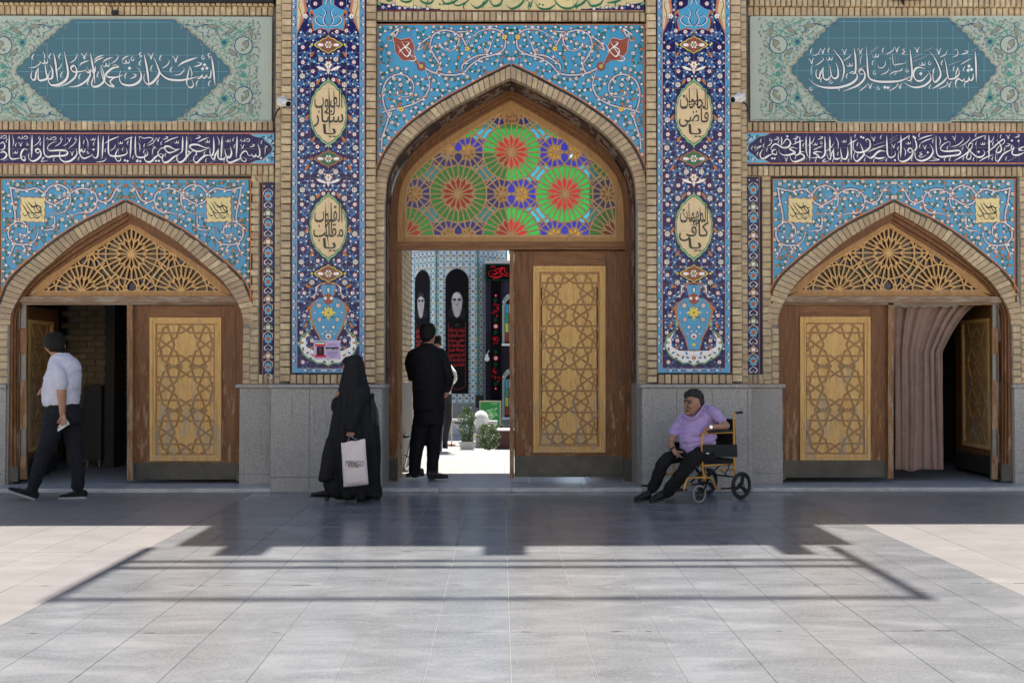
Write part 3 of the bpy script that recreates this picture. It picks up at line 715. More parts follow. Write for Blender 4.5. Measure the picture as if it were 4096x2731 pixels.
def central_joinery():
    # soffit lining of painted mosaic between brick ring and frame
    n = 90; front = resample(full(c_in, CX, 8), n); fz = [(x*.992, z-.012) for x, z in toXZ(front, YC+.012)]
    win = empty('window', (0, YD, 2.6), gate)
    so = MB(); cols = [rgb(24, 26, 56), rgb(44, 34, 28), rgb(128, 116, 104), rgb(20, 22, 32), rgb(70, 50, 32)]
    for k in range(n):
        (xa, za), (xb, zb) = fz[k], fz[k+1]
        for j in range(6):
            ya, yb = YC+.121+j*.075, YC+.121+(j+1)*.075
            u = abs(k-n/2)/(n/2); med = (abs((u*4) % 1-.5) < .3) and 1 <= j <= 4
            col = cols[2] if med and rnd.random() < .55 else cols[rnd.randrange(5)] if rnd.random() < .6 else cols[0]
            if j == 5: col = rgb(120, 96, 62) if k % 2 else rgb(52, 42, 32)
            so.add([(xa, ya, za), (xb, ya, zb), (xb, yb, zb), (xa, yb, za)], [(0, 1, 2, 3)], col)
    for x, s in ((fz[0][0], 1), (fz[-1][0], -1)):
        for j in range(6):
            for r in range(36):
                z0 = .05+r*(fz[0][1]-.05)/36; z1 = .05+(r+1)*(fz[0][1]-.05)/36
                if z0 < 1.2: continue
                col = cols[2] if rnd.random() < .3 else cols[rnd.randrange(5)]
                if j == 5: col = rgb(120, 96, 62) if r % 2 else rgb(52, 42, 32)
                so.add([(x, YC+.121+j*.075, z0), (x, YC+.121+(j+1)*.075, z0), (x, YC+.121+(j+1)*.075, z1), (x, YC+.121+j*.075, z1)], [(0, 1, 2, 3)], col)
    so.build('mosaic_soffit', M['glaze'], gate)
    # dark moulded frame (three stepped bands), light inner frame
    a_out = [(2043, 360), (1960, 400), (1870, 446), (1780, 500), (1700, 562), (1640, 625), (1595, 695), (1572, 765), (1560, 840), (1556, 930), (1555, 1000), (1555, 1925)]
    def inset(k, ap):
        out = []
        for x, y in a_out:
            t = max(0.0, min(1.0, (930-y)/(930-360.0))); out.append((x+k*(1 if x < 2042 else 0)*(1 if y > 700 else .62+.38*(y-360)/340 if x < 2042 else 0), y+ap*t*t))
        out[0] = (2043, 360+ap); return out
    li = [(2043, 401), (1957, 449), (1860, 507), (1752, 575), (1690, 625), (1640, 677), (1612, 722), (1598, 770), (1592, 830), (1590, 968), (1589, 1925)]
    A0 = resample(full(a_out, CX, 6), 80); A3 = resample(full(li, CX, 6), 80); c0 = A0; c3 = A3
    lp = lambda t: [(p[0]+(q[0]-p[0])*t, p[1]+(q[1]-p[1])*t) for p, q in zip(A0, A3)]
    c1, c2 = lp(.38), lp(.72)
    fr = MB(); extr(c0, c1, YD-.07, YD+.10, fr); extr(c1, c2, YD-.045, YD+.10, fr); extr(c2, c3, YD-.015, YD+.10, fr)
    fr.build('door_frame', M['wood_dark'], gate)
    ai = li[:-1]
    gi = [(2043, 436), (1957.6, 480), (1860, 541), (1752, 614), (1690, 664), (1650, 708), (1631, 752), (1624, 800), (1623, 860), (1622, 946)]
    lf = MB(); extr(full(ai, CX, 6), full(gi, CX, 6), YD-.004, YD+.05, lf)
    q = toXZ([(1590, 968), (2496, 968), (2496, 946), (1590, 946)], YD); lf.prism(q, YD-.005, YD+.05)
    lf.build('frame', M['wood_light'], win)
    tr = MB(); tr.prism(toXZ([(1582, 1000), (2505, 1000), (2505, 969), (1582, 969)], YD), YD-.05, YD+.08)
    tr.prism(toXZ([(1584, 986), (2503, 986), (2503, 972), (1584, 972)], YD-.06), YD-.062, YD-.05); tr.build('transom', M['wood_dark_h'], gate)
    bnd = full(gi, CX, 6)
    cs = [(2045.4, 609.8)]+[(2045.4+s*212.5, 776.2) for s in (-1, 1)]+[(2045.4+s*425, y) for s in (-1, 0, 1) for y in (942.6, 609.8)]+[(2045.4+s*212.5, 443.4) for s in (-1, 1)]
    cs = [c for i, c in enumerate(cs) if c not in cs[:i]]
    for f, g in lattice(bnd, cs, 1.0, 38.5, .0195, YD, win, glasscol, 'c'):
        panes.poly(win, toXZ(f, YD+.004), YD+.004, YD+.008, abs(area(f)), mat=M[g])
    pl = MB(); pl.prism(toXZ([(2012, 452), (2043, 432), (2080, 452), (2070, 500), (2045, 496), (2022, 501)], YD-.02), YD-.024, YD-.004); pl.build('name_plaque', M['wood_light'], win)
    return win
WIN = central_joinery()
q = MB(); q.prism(toXZ([(2036, 1014), (2505, 1014), (2505, 998), (2036, 998)], YD+.062), YD+.062, YD+.1); q.build('head_stop', M['wood_dark_h'], gate)
def door_panel(parent, cx, ytop, ybot, hw, acs, k, Y, pieces):
    """girih panel of a door: strapwork bars and raised inlay pieces. cx, ytop..: photo pixels; k: px per drawing unit"""
    P1 = [(-640, -175), (-595, -243), (-90, -240), (0, -300), (130, -390), (255, -482)]
    P1b = [(0, -300), (-130, -390), (-255, -482)]
    P2 = [(-640, -175), (-535, -92), (-410, 0), (-280, 95), (-200, 150), (-170, 243), (-125, 395), (-80, 482)]
    P3 = [(-240, 0), (-280, -95), (-340, -243), (-390, -385), (-425, -482)]
    P4 = [(-575, 0), (-535, -92), (-500, -243), (-482, -330), (-390, -385), (-255, -482)]
    segs = []
    for ac in acs:
        for sx in (-1, 1):
            for sy in (-1, 1):
                for pth in (P1, P1b, P2, P3, P4):
                    q = [(cx+sx*x*k, ac+sy*y*k) for x, y in pth]
                    for a, c in zip(q, q[1:]):
                        if not any((abs(a[0]-s[0][0])+abs(a[1]-s[0][1]) < 1 and abs(c[0]-s[1][0])+abs(c[1]-s[1][1]) < 1) or (abs(a[0]-s[1][0])+abs(a[1]-s[1][1]) < 1 and abs(c[0]-s[0][0])+abs(c[1]-s[0][1]) < 1) for s in segs): segs.append((a, c))
    bnd = [(cx-hw, ybot), (cx+hw, ybot), (cx+hw, ytop), (cx-hw, ytop)]
    segs = [s for s in segs if min(s[0][1], s[1][1]) < ybot and max(s[0][1], s[1][1]) > ytop]
    edges, faces = arrangement(segs, bnd, 1.2)
    bars = MB(); h = .0125
    for a, c in edges:
        if abs(a[0]-c[0]) < .5 and abs(abs(a[0]-cx)-hw) < 1: continue
        A = Vector(P(*a, Y)); B = Vector(P(*c, Y)); d = (B-A); L = d.length
        if L < .006: continue
        d.normalize(); nr = Vector((-d.z, 0, d.x)); e = d*h*.5; j = rnd.uniform(0, .002)
        rows_ = [(-h, .002), (-h*.8, -.015), (-h*.15, -.013), (h*.15, -.013), (h*.8, -.015), (h, .002)]; mid = [(0, -.006)]
        prof = rows_[:3]+mid+rows_[3:]
        vs = []
        for p in (A-e, B+e):
            for o_, dy in prof: vs.append((p.x+nr.x*o_, Y+dy+j, p.z+nr.z*o_))
        n_ = len(prof); bars.add(vs, [(i, i+n_, i+1+n_, i+1) for i in range(n_-1)])
    bars.build('strapwork', M['wood_strap'], parent)
    for f in faces:
        g = offset_poly(f, .0125/.0034*.93)
        if abs(area(g)) < 25 or area(g)*area(f) < 0: continue
        big = abs(area(f)); cxx = sum(p[0] for p in f)/len(f)
        pieces.poly(parent, toXZ(g, Y), Y-(.004 if big > 400 else .0005), Y+.004, big, mat=M['wood_honey'] if big > 400 else M['wood_strap'])
    b = MB(); b.prism(toXZ(bnd, Y+.003), Y+.003, Y+.02); b.build('panel', M['wood_strap'], parent)
inlay = Pieces('inlay_piece', M['wood_honey'])
def frame_rect(mb, x0, y0, x1, y1, w, Y, Y1):
    """mitred rectangular moulding between photo rect (x0,y0,x1,y1) and inset w px"""
    o = toXZ([(x0, y1), (x1, y1), (x1, y0), (x0, y0)], Y); i_ = toXZ([(x0+w, y1-w), (x1-w, y1-w), (x1-w, y0+w), (x0+w, y0+w)], Y)
    for k in range(4):
        m = (k+1) % 4; q = [o[k], o[m], i_[m], i_[k]]
        mb.add([(x, Y, z) for x, z in q]+[(x, Y1, z) for x, z in q], [(0, 1, 2, 3), (1, 0, 4, 5), (3, 2, 6, 7)])
def door_leaf(name, x0, x1, ytop, ykick, ybot, pr, inner, acs, k, Y, label, edge=None):
    """closed leaf; pr = carved panel frame rect, inner = interior rect (photo px)"""
    leaf = empty(name, (PX((x0+x1)/2, Y), Y, 0.07), gate, label=label)
    px0, py0, px1, py1 = pr; b = MB()
    for r, m in (((x0, ytop, px0, ykick), 0), ((px1, ytop, x1, ykick), 0)):
        b = MB(); b.prism(toXZ([(r[0], r[3]), (r[2], r[3]), (r[2], r[1]), (r[0], r[1])], Y), Y, Y+.055); b.build('stile', M['wood_dark'], leaf)
    b = MB(); b.prism(toXZ([(px0+.5, py0), (px1-.5, py0), (px1-.5, ytop), (px0+.5, ytop)], Y), Y+.0035, Y+.05); b.build('rail', M['wood_dark_h'], leaf); b = MB(); b.prism(toXZ([(px0+.5, ykick), (px1-.5, ykick), (px1-.5, py1), (px0+.5, py1)], Y), Y+.0035, Y+.05)
    b.build('rail', M['wood_dark_h'], leaf)
    b = MB(); b.prism(toXZ([(x0+1, ybot), (x1-1, ybot), (x1-1, ykick-4), (x0+1, ykick-4)], Y-.006), Y-.006, Y+.01)
    for i in range(7):
        u = x0+14+(x1-x0-28)*i/6
        for v in (ykick+3, ybot-8): c = P(u, v, Y-.008); b.lathe((c[0], c[1]-.002, c[2]), [(.0, -.001), (.006, 0), (.006, .004)], 8, 'Y')
    b.build('kick_plate', M['kick_steel'], leaf)
    b = MB(); b.prism(toXZ([(x0+2, ybot-2), (x1-2, ybot-2), (x1-2, ykick-6), (x0+2, ykick-6)], Y), Y+.011, Y+.05); b.build('rail', M['wood_dark_h'], leaf)
    m = MB(); frame_rect(m, px0, py0, px1, py1, 12, Y-.022, Y+.01); m.build('carved_border', M['wood_honey'], leaf)
    bead = MB(); w = 6.0
    zz = []
    def beadrow(a, c, horiz):
        n = int(abs((c-a))/9.5)
        for i in range(n):
            t = a+(c-a)*(i+.5)/n
            for s_ in ((py0+w, py1-w) if horiz else (px0+w, px1-w)):
                cen = P(t, s_, Y-.024) if horiz else P(s_, t, Y-.024); d = .009; e = .012
                if horiz: vs = [(cen[0]-e, Y-.022, cen[2]), (cen[0], Y-.022, cen[2]-d), (cen[0]+e*.4, Y-.027, cen[2]), (cen[0], Y-.022, cen[2]+d)]
                else: vs = [(cen[0], Y-.022, cen[2]+e), (cen[0]-d, Y-.022, cen[2]), (cen[0], Y-.027, cen[2]-e*.4), (cen[0]+d, Y-.022, cen[2])]
                bead.add(vs, [(0, 1, 2), (0, 2, 3)])
    beadrow(px0+8, px1-8, True); beadrow(py0+8, py1-8, False); bead.build('carving', M['wood_honey'], leaf)
    m = MB(); frame_rect(m, px0+12, py0+12, px1-12, py1-12, 6, Y-.010, Y+.02); frame_rect(m, px0+18, py0+18, px1-18, py1-18, 5, Y-.017, Y+.02); m.build('moulding', M['wood_honey'], leaf)
    b = MB(); iw = (inner[2]-inner[0])/2; b.build
    door_panel(leaf, (inner[0]+inner[2])/2, inner[1], inner[3], iw, acs, k, Y+.006, inlay)
    fill = MB(); frame_rect(fill, px0+22, py0+22, px1-22, py1-22, max(2, inner[0]-px0-22+2), Y-.006, Y+.02); fill.build('moulding', M['wood_light'], leaf)
    if edge:
        b = MB(); b.prism(toXZ([(edge[0], ybot+5), (edge[1], ybot+5), (edge[1], ytop-2), (edge[0], ytop-2)], Y-.05), Y-.05, Y+.02); b.build('meeting_stile', M['wood_mid'], leaf)
    return leaf
L1 = door_leaf('door_leaf', 2057, 2500, 1006, 1826, 1907, (2133, 1064, 2422, 1809), (2162, 1093, 2392, 1778), (1175, 1347.3, 1519.6, 1692), 1/5.6, YD, 'closed tall right-hand leaf of the central doorway', (2039, 2056))
L2 = door_leaf('door_leaf', 531, 944, 1222, 1854, 1917, (598, 1270, 884, 1843), (626, 1295, 862, 1817), (1377.6, 1553.6, 1729.6), 1/5.228, YE, 'closed right-hand leaf of the left doorway', (508, 530))
L3 = door_leaf('door_leaf', 3136, 3552, 1214, 1845, 1909, (3201, 1267, 3482, 1840), (3223, 1293, 3456, 1813), (1377, 1552, 1727), 1/5.24, YE, 'closed left-hand leaf of the right doorway', (3553, 3574))
def side_joinery(side):
    cx = 506.5 if not side else 3578.0; dx = cx-506.5
    mir = (lambda pts: [(p[0], p[1]) for p in pts])
    a0 = [(506, 842), (400, 901), (296, 969), (192, 1054), (120, 1118), (72, 1186), (44, 1246), (38, 1300), (37, 1921)]
    def ins(k, ap, yb=1921): 
        o = []
        for x, y in a0:
            t = max(0., min(1., (1300-y)/(1300-842.))); o.append((x+k*(1-.55*t) if x < 505 else x, y+ap*t))
        o[-1] = (o[-1][0], yb); return o
    sh = lambda c: [(x+dx, y) for x, y in c]
    tx = 0 if not side else 1
    Lf = [(525, 889), (447, 940), (355, 994), (262, 1055), (170, 1119), (108, 1186), (84, 1235), (74, 1300), (73, 1921)]
    Rt = [(525, 889), (603, 940), (695, 994), (788, 1055), (872, 1119), (930, 1186), (943, 1235), (945, 1300), (945, 1921)]
    inn_ = catmull(Lf, 6)[::-1]+catmull(Rt, 6)[1:]
    if side: inn_ = [(4081-x, y-3) for x, y in inn_][::-1]
    A0 = resample(full(sh(ins(0, 0)), cx, 6), 80); A3 = resample(inn_, 80)
    lp = lambda t: [(p[0]+(q[0]-p[0])*t, p[1]+(q[1]-p[1])*t) for p, q in zip(A0, A3)]
    c0, c1, c2, c3 = A0, lp(.36), lp(.7), A3
    fr = MB(); extr(c0, c1, YE-.10, YE+.05, fr); extr(c1, c2, YE-.075, YE+.05, fr); extr(c2, c3, YE-.045, YE+.05, fr); fr.build('door_frame', M['wood_dark'], gate)
    win = empty('window', (PX(cx, YE), YE, 2.2), gate)
    # light frame with triangular opening
    flip = (lambda pts: [(4081-x, y-3) for x, y in pts][::-1]) if side else (lambda pts: pts)
    tc = (526.9, 1015.6) if not side else (3553.5, 1012)
    il = [(163, 1166), (190, 1146), (299, 1052), (388, 996), (484, 936), (525, 912)]; il = catmull(il, 3); inner = flip(il+[(1050-x, y) for x, y in il[::-1]][1:])
    ol_ = [(112, 1184), (170, 1118), (262, 1054), (355, 993), (447, 939), (525, 888)]; ol_ = catmull(ol_, 4); oc = flip(ol_+[(1050-x if x > 180 else 1050-x-(180-x)*.08, y) for x, y in ol_[::-1]][1:])
    ol, orr, bl, br = oc[0], oc[-1], inner[0], inner[-1]
    lf = MB(); extr(oc, inner, YE-.03, YE+.02, lf)
    lf.prism(toXZ([(ol[0]-6, 1190), (orr[0]+6, 1190), (br[0]-2, bl[1]), (bl[0]+2, bl[1])], YE-.03), YE-.031, YE+.02); lf.build('frame', M['wood_light'], win)
    t = MB(); t.prism(toXZ([(64+dx, 1210), (950+dx, 1210), (950+dx, 1186), (64+dx, 1186)], YE-.09), YE-.085, YE+.02)
    t.prism(toXZ([(64+dx, 1218), (950+dx, 1218), (950+dx, 1210.5), (64+dx, 1210.5)], YE-.09), YE-.05, YE+.02); t.build('transom', M['wood_worn'], gate)
    cs = [tc]+[(tc[0]+s*198.9, tc[1]+150.7) for s in (-1, 1)]+[(tc[0]+s*397.8, tc[1]) for s in (-1, 1)]+[(tc[0]+s*397.8, tc[1]+301) for s in (-1, 1)]+[(tc[0], tc[1]+301)]+[(tc[0]+s*198.9, tc[1]-150.7) for s in (-1, 1)]
    for f, g in lattice(inner, cs, .908, 42.6, .0185, YE-.012, win, lambda a_, b_: glasscol(a_, b_).replace('glass', 'old').replace('old_green', 'old_amber'), ''):
        panes.poly(win, toXZ(f, YE+.015), YE+.015, YE+.019, abs(area(f))*.2, mat=M[g])
side_joinery(0); side_joinery(1)
# steel shoes at the feet of the central and side frames, hinges and the open leaves
b = MB()
for x0, x1, y0, y1, Y in ((1554, 1590, 1834, 1920, YD-.075), (2497, 2534, 1834, 1917, YD-.075), (34, 72, 1866, 1926, YE-.105), (4006, 4045, 1857, 1925, YE-.105), (944, 976, 1860, 1922, YE-.105), (3110, 3144, 1850, 1916, YE-.105)):
    b = MB(); b.prism(toXZ([(x0, y1), (x1, y1), (x1, y0), (x0, y0)], Y), Y, Y+.03); b.build('post_shoe', M['kick_steel'], gate)
def open_leaf(hx, ytop, ybot, ang, Y, label, width, sgn, acs):
    """leaf swung inwards about its hinge edge; built square then turned about the hinge"""
    X = PX(hx, Y); zt, zb = PZ(ytop, Y), PZ(ybot, Y)
    leaf = empty('door_leaf', (X, Y, zb), gate, label=label)
    w = width; H = zt-zb; s = sgn
    def bx(mb, a, c, z0, z1, y0, y1): mb.box(*(sorted((s*a, s*c))[0:1]), y0, z0, *(sorted((s*a, s*c))[1:2]), y1, z1)
    parts = []
    b = MB(); bx(b, 0, .2, 0, H, 0, .055); parts.append((b, 'stile', 'wood_dark')); b = MB(); bx(b, w-.2, w, 0, H, 0, .055); parts.append((b, 'stile', 'wood_dark'))
    b = MB(); bx(b, .2, w-.2, 0, .30, .003, .052); parts.append((b, 'rail', 'wood_dark_h')); b = MB(); bx(b, .2, w-.2, H-.16, H, .003, .052); parts.append((b, 'rail', 'wood_dark_h'))
    b = MB(); bx(b, 0.01, w-.01, .0, .22, -.006, -.0005); parts.append((b, 'kick_plate', 'kick_steel'))
    b = MB(); bx(b, .2, w-.2, .30, H-.16, .012, .045); parts.append((b, 'panel', 'wood_light'))
    b = MB()
    for a, c, z0, z1 in ((.2, .245, .30, H-.16), (w-.245, w-.2, .30, H-.16), (.245, w-.245, .30, .345), (.245, w-.245, H-.205, H-.16)): bx(b, a, c, z0, z1, -.018, .012)
    parts.append((b, 'carved_border', 'wood_honey'))
    b = MB(); iw = w-.5; n = max(3, round((H-.5)/.55))
    for r in range(n):
        zc = .345+(H-.55)*(r+.5)/n; hh = (H-.55)/n/2
        for (a0, z0), (a1, z1) in (((-1, -.5), (0, 0)), ((0, 0), (1, .5)), ((-1, .5), (0, 0)), ((0, 0), (1, -.5)), ((-1, -1), (-.15, -1)), ((1, -1), (.15, -1)), ((-.75, -1), (-.4, 0)), ((-.4, 0), (-.75, 1)), ((.75, -1), (.4, 0)), ((.4, 0), (.75, 1)), ((-.15, -1), (.4, -.3)), ((.15, -1), (-.4, -.3)), ((-.4, .3), (.15, 1)), ((.4, .3), (-.15, 1))):
            A = Vector((s*(w/2+a0*iw/2), .0, zc+z0*hh)); B = Vector((s*(w/2+a1*iw/2), .0, zc+z1*hh)); d = B-A
            b.obox((A+B)/2+Vector((0, .006, 0)), d, (0, 1, 0), Vector((-d.z, 0, d.x)), (d.length/2, .008, .011))
    parts.append((b, 'strapwork', 'wood_strap'))
    R = Matrix.Rotation(ang, 3, 'Z')
    for mb, nm, mt in parts:
        mb.v = [tuple(R @ Vector(v)+Vector((X, Y, zb))) for v in mb.v]; mb.build(nm, M[mt], leaf, origin=(X, Y, zb))
    # hinges on the edge
    for f in (.16, .47, .86):
        b = MB(); z = zb+H*f; b.box(X-.035, Y-.012, z-.16, X+.03, Y-.004, z+.16); b.tube([(X-s*.02, Y-.018, z-.16), (X-s*.02, Y-.018, z+.16)], .009); b.build('hinge', M['hinge_steel'], leaf, origin=(X, Y, z))
    return leaf
open_leaf(1599, 1006, 1907, math.radians(104), YD+.05, 'open left-hand leaf of the central doorway, seen edge on', 1.12, 1, ())
b = MB(); b.prism(toXZ([(1590, 1907), (1608, 1907), (1608, 1004), (1590, 1004)], YD), YD-.0, YD+.045); b.build('hinge_post', M['wood_mid'], gate)
open_leaf(88, 1222, 1914, math.radians(93), YE+.02, 'open left-hand leaf of the left doorway', 1.14, 1, ())
open_leaf(3985, 1214, 1908, math.radians(-91), YE+.02, 'open right-hand leaf of the right doorway', 1.14, -1, ())
for x0, x1, m in ((78, 106, 'wood_mid'), (3969, 3992, 'wood_mid')):
    b = MB(); b.prism(toXZ([(x0, 1916), (x1, 1916), (x1, 1220), (x0, 1220)], YE-.02), YE-.02, YE+.02); b.build('hinge_post', M[m], gate)
    for f in (1260, 1470, 1770):
        q = MB(); q.prism(toXZ([(x0+1, f+52), (x1-2, f+52), (x1-2, f-52), (x0+1, f-52)], YE-.028), YE-.028, YE-.0205); c = P(x0 if x0 < 2000 else x1, f, YE-.04); q.tube([(c[0], c[1], c[2]-.17), (c[0], c[1], c[2]+.17)], .008); q.build('hinge', M['hinge_steel'], gate)
# brick back walls inside the left room (seen past the open leaf)
for r in range(24):
    z = 1.0+r*.086
    for k in range(4):
        x = PX(285, 2.75)+k*.245-(.12 if r % 2 else 0); bricks.items.append((.003, 'b', gate, (x, 2.75, z, x+.225, 2.81, z+.07, .004), M['brick_brown'], None, True))
b = MB(); b.box(PX(270, 2.75), 2.78, 0, PX(430, 2.75), 3.05, 3.2); b.build('inner_pier', M['mortar'], gate)
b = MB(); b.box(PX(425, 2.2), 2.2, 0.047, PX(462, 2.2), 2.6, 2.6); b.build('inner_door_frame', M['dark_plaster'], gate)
# ---------------------------------------------------------------- painted tile work and prints
NAVY = rgb(30, 26, 88); SKY = rgb(72, 156, 196); WHITE = rgb(238, 237, 234); CREAM = rgb(220, 194, 150); ORANGE = rgb(198, 114, 44)
RED = rgb(158, 44, 44); GREEN = rgb(44, 104, 74); LGREEN = rgb(132, 190, 128); BLACK = rgb(24, 24, 28); YEL = rgb(226, 208, 92); MID = rgb(58, 118, 176); PURP = rgb(24, 19, 80); LBLUE = rgb(96, 178, 214)
def trf(sc, ox, oy): return lambda pts: [(ox+x/sc, oy+y/sc) for x, y in pts]
class Print(MB):
    def __init__(s, Y, inside=None): super().__init__(); s.Y = Y; s.inside = inside; s.n = 0; s.mir = None
    def poly(s, pts, col, layer=0, nomir=False):
        if s.mir is not None and not nomir:
            s.poly([(2*s.mir-x, y) for x, y in pts], col, layer, True)
        s.n += 1; Y = s.Y-.0008-layer*.0005-(s.n % 16)*.00002
        q = [P(x, y, Y) for x, y in pts]; n = len(q)
        if n < 3: return
        ar = sum(q[i-1][0]*q[i][2]-q[i][0]*q[i-1][2] for i in range(n))
        if n <= 4 : s.add(q if ar > 0 else q[::-1], [tuple(range(n))], col); return
        tri = tessellate_polygon([[Vector((p[0], p[2], 0)) for p in q]])
        s.add(q, [tuple(t) if ((q[t[1]][0]-q[t[0]][0])*(q[t[2]][2]-q[t[0]][2])-(q[t[2]][0]-q[t[0]][0])*(q[t[1]][2]-q[t[0]][2])) > 0 else tuple(t[::-1]) for t in tri], col)
    def rect(s, x0, y0, x1, y1, col, layer=0): s.poly([(x0, y0), (x1, y0), (x1, y1), (x0, y1)], col, layer)
    def disc(s, c, r, col, layer=1, n=10): s.poly([(c[0]+r*math.cos(2*PI*k/n), c[1]+r*math.sin(2*PI*k/n)) for k in range(n)], col, layer)
    def scallop(s, c, r, n, col, layer=1, depth=.25, rot=0.0, sy=1.0):
        s.poly([(c[0]+r*(1-depth+depth*abs(math.cos(n*(2*PI*k/(n*4))/2)))*math.cos(2*PI*k/(n*4)+rot), c[1]+sy*r*(1-depth+depth*abs(math.cos(n*(2*PI*k/(n*4))/2)))*math.sin(2*PI*k/(n*4)+rot)) for k in range(n*4)], col, layer)
    def stroke(s, pts, w, col, layer=1, taper=True, n=4, pen=None, smooth=True):
        p = catmull(pts, n) if smooth and len(pts) > 2 else list(pts)
        if len(p) < 2: return
        L = [0.]; 
        for a, c in zip(p, p[1:]): L.append(L[-1]+math.hypot(c[0]-a[0], c[1]-a[1]))
        T = L[-1] or 1; le, ri = [], []
        for i, q in enumerate(p):
            a = p[max(0, i-1)]; c = p[min(len(p)-1, i+1)]; dx, dy = c[0]-a[0], c[1]-a[1]; d = math.hypot(dx, dy) or 1
            t = L[i]/T; h = w/2
            if taper is True: h *= min(1, .18+t*3.2, .12+(1-t)*2.6)
            elif taper == 'end': h *= min(1, .2+(1-t)*2.5)
            if pen is not None: h *= .5+.5*abs(math.sin(math.atan2(-dy, dx)-pen))
            le.append((q[0]-dy/d*h, q[1]+dx/d*h)); ri.append((q[0]+dy/d*h, q[1]-dx/d*h))
        for i in range(len(p)-1): s.poly([le[i], le[i+1], ri[i+1], ri[i]], col, layer)
    def flower(s, c, r, kind='r', layer=3):
        if kind == 'r': s.scallop(c, r, 6, RED, layer, .3); s.scallop(c, r*.74, 5, WHITE, layer+1, .35); s.disc(c, r*.24, GREEN, layer+2, 6)
        elif kind == 'w': s.scallop(c, r*1.08, 5, BLACK, layer, .2); s.scallop(c, r*.80, 5, WHITE, layer+1, .35); s.disc(c, r*.2, NAVY, layer+2, 5)
        elif kind == 'b':
            s.scallop(c, r*1.05, 8, BLACK, layer, .15); s.scallop(c, r*.84, 8, WHITE, layer+1, .3)
            for k in range(6): a = k*PI/3; s.disc((c[0]+r*.45*math.cos(a), c[1]+r*.45*math.sin(a)), r*.17, GREEN if k % 2 else RED, layer+2, 5)
            s.disc(c, r*.2, ORANGE, layer+2, 6)
        elif kind == 'y': s.scallop(c, r, 6, RED, layer, .3); s.scallop(c, r*.8, 5, YEL, layer+1, .3); s.disc(c, r*.25, RED, layer+2, 6)
        elif kind == 'o': s.leaf(c, 1.0, r*2.2, r*1.1, ORANGE, layer, BLACK)
    def leaf(s, c, a, L, w, col, layer=2, edge=None):
        def shp(k): return [(c[0]+math.cos(a)*x-math.sin(a)*y, c[1]+math.sin(a)*x+math.cos(a)*y) for x, y in ((-L/2*k, 0), (-L/4, w/2*k), (L/8, w*.45*k), (L/2*k, w*.12), (L/6, -w*.3*k), (-L/4, -w*.42*k))]
        if edge: s.poly(shp(1.22), edge, layer)
        s.poly(shp(1.0), col, layer+(1 if edge else 0))
    def scroll(s, pts, w=6.0, layer=4, curl=True):
        """white arabesque band edged in navy, with leaf barbs"""
        s.stroke(pts, w*2.1, NAVY, layer, 'end'); s.stroke(pts, w*.95, WHITE, layer+1, 'end'); s.stroke(pts, w*.22, NAVY, layer+2, 'end')
        p = catmull(pts, 4)
        for i in range(5, len(p)-3, 7):
            dx, dy = p[i+1][0]-p[i-1][0], p[i+1][1]-p[i-1][1]; a = math.atan2(dy, dx)
            for sg in (1, -1):
                c = (p[i][0]-math.sin(a)*sg*w*.95, p[i][1]+math.cos(a)*sg*w*.95)
                s.leaf(c, a+sg*.6, w*2.6, w*1.1, WHITE if sg > 0 else ORANGE, layer+1, NAVY)
    def flora(s, bbox, test, spacing, kinds, stem, leafc, seed=1, fr=(5, 8), curve=True, avoid=()):
        r = random.Random(seed); pts = []
        x0, y0, x1, y1 = bbox; tries = int((x1-x0)*(y1-y0)/(spacing*spacing)*14)
        for _ in range(tries):
            p = (r.uniform(x0, x1), r.uniform(y0, y1))
            if not test(p): continue
            if any(math.hypot(p[0]-a[0], p[1]-a[1]) < a[2]+fr[0] for a in avoid): continue
            if all((p[0]-q[0])**2+(p[1]-q[1])**2 > spacing*spacing for q in pts): pts.append(p)
        for i, p in enumerate(pts):
            near = sorted((q for q in pts if q != p), key=lambda q: (p[0]-q[0])**2+(p[1]-q[1])**2)[:2]
            for q in near:
                m = ((p[0]+q[0])/2+r.uniform(-1, 1)*spacing*.3, (p[1]+q[1])/2+r.uniform(-1, 1)*spacing*.3)
                if test(m):
                    s.stroke([p, m, q], 1.7, stem, 1, False, 3)
                    for _ in range(2): s.leaf((m[0]+r.uniform(-4, 4), m[1]+r.uniform(-4, 4)), r.uniform(0, 6.3), r.uniform(9, 14), r.uniform(4, 6), leafc, 2)
            k = r.choice(kinds); rr = r.uniform(*fr)*(1.25 if k == 'b' else 1.0)
            if k == 'o': s.leaf(p, r.uniform(0, 6.3), rr*2.3, rr*1.15, ORANGE, 3, BLACK)
            else: s.flower(p, rr, k)
    def ink(s, T, strokes, col, w=22, layer=8, edge=None):
        for st in strokes:
            ww = w; 
            if isinstance(st[0], (int, float)): ww = st[0]; st = st[1:]
            p = T(st); k = (T([(ww, 0)])[0][0]-T([(0, 0)])[0][0])
            if edge: s.stroke(p, k*1.35+.8, edge, layer-1, True, 5)
            s.stroke(p, k, col, layer, True, 5, pen=2.2)
    def dots(s, T, pts, r, col, layer=8):
        for x, y in pts: s.poly(T([(x-r, y), (x, y-r), (x+r, y), (x, y+r)]), col, layer)
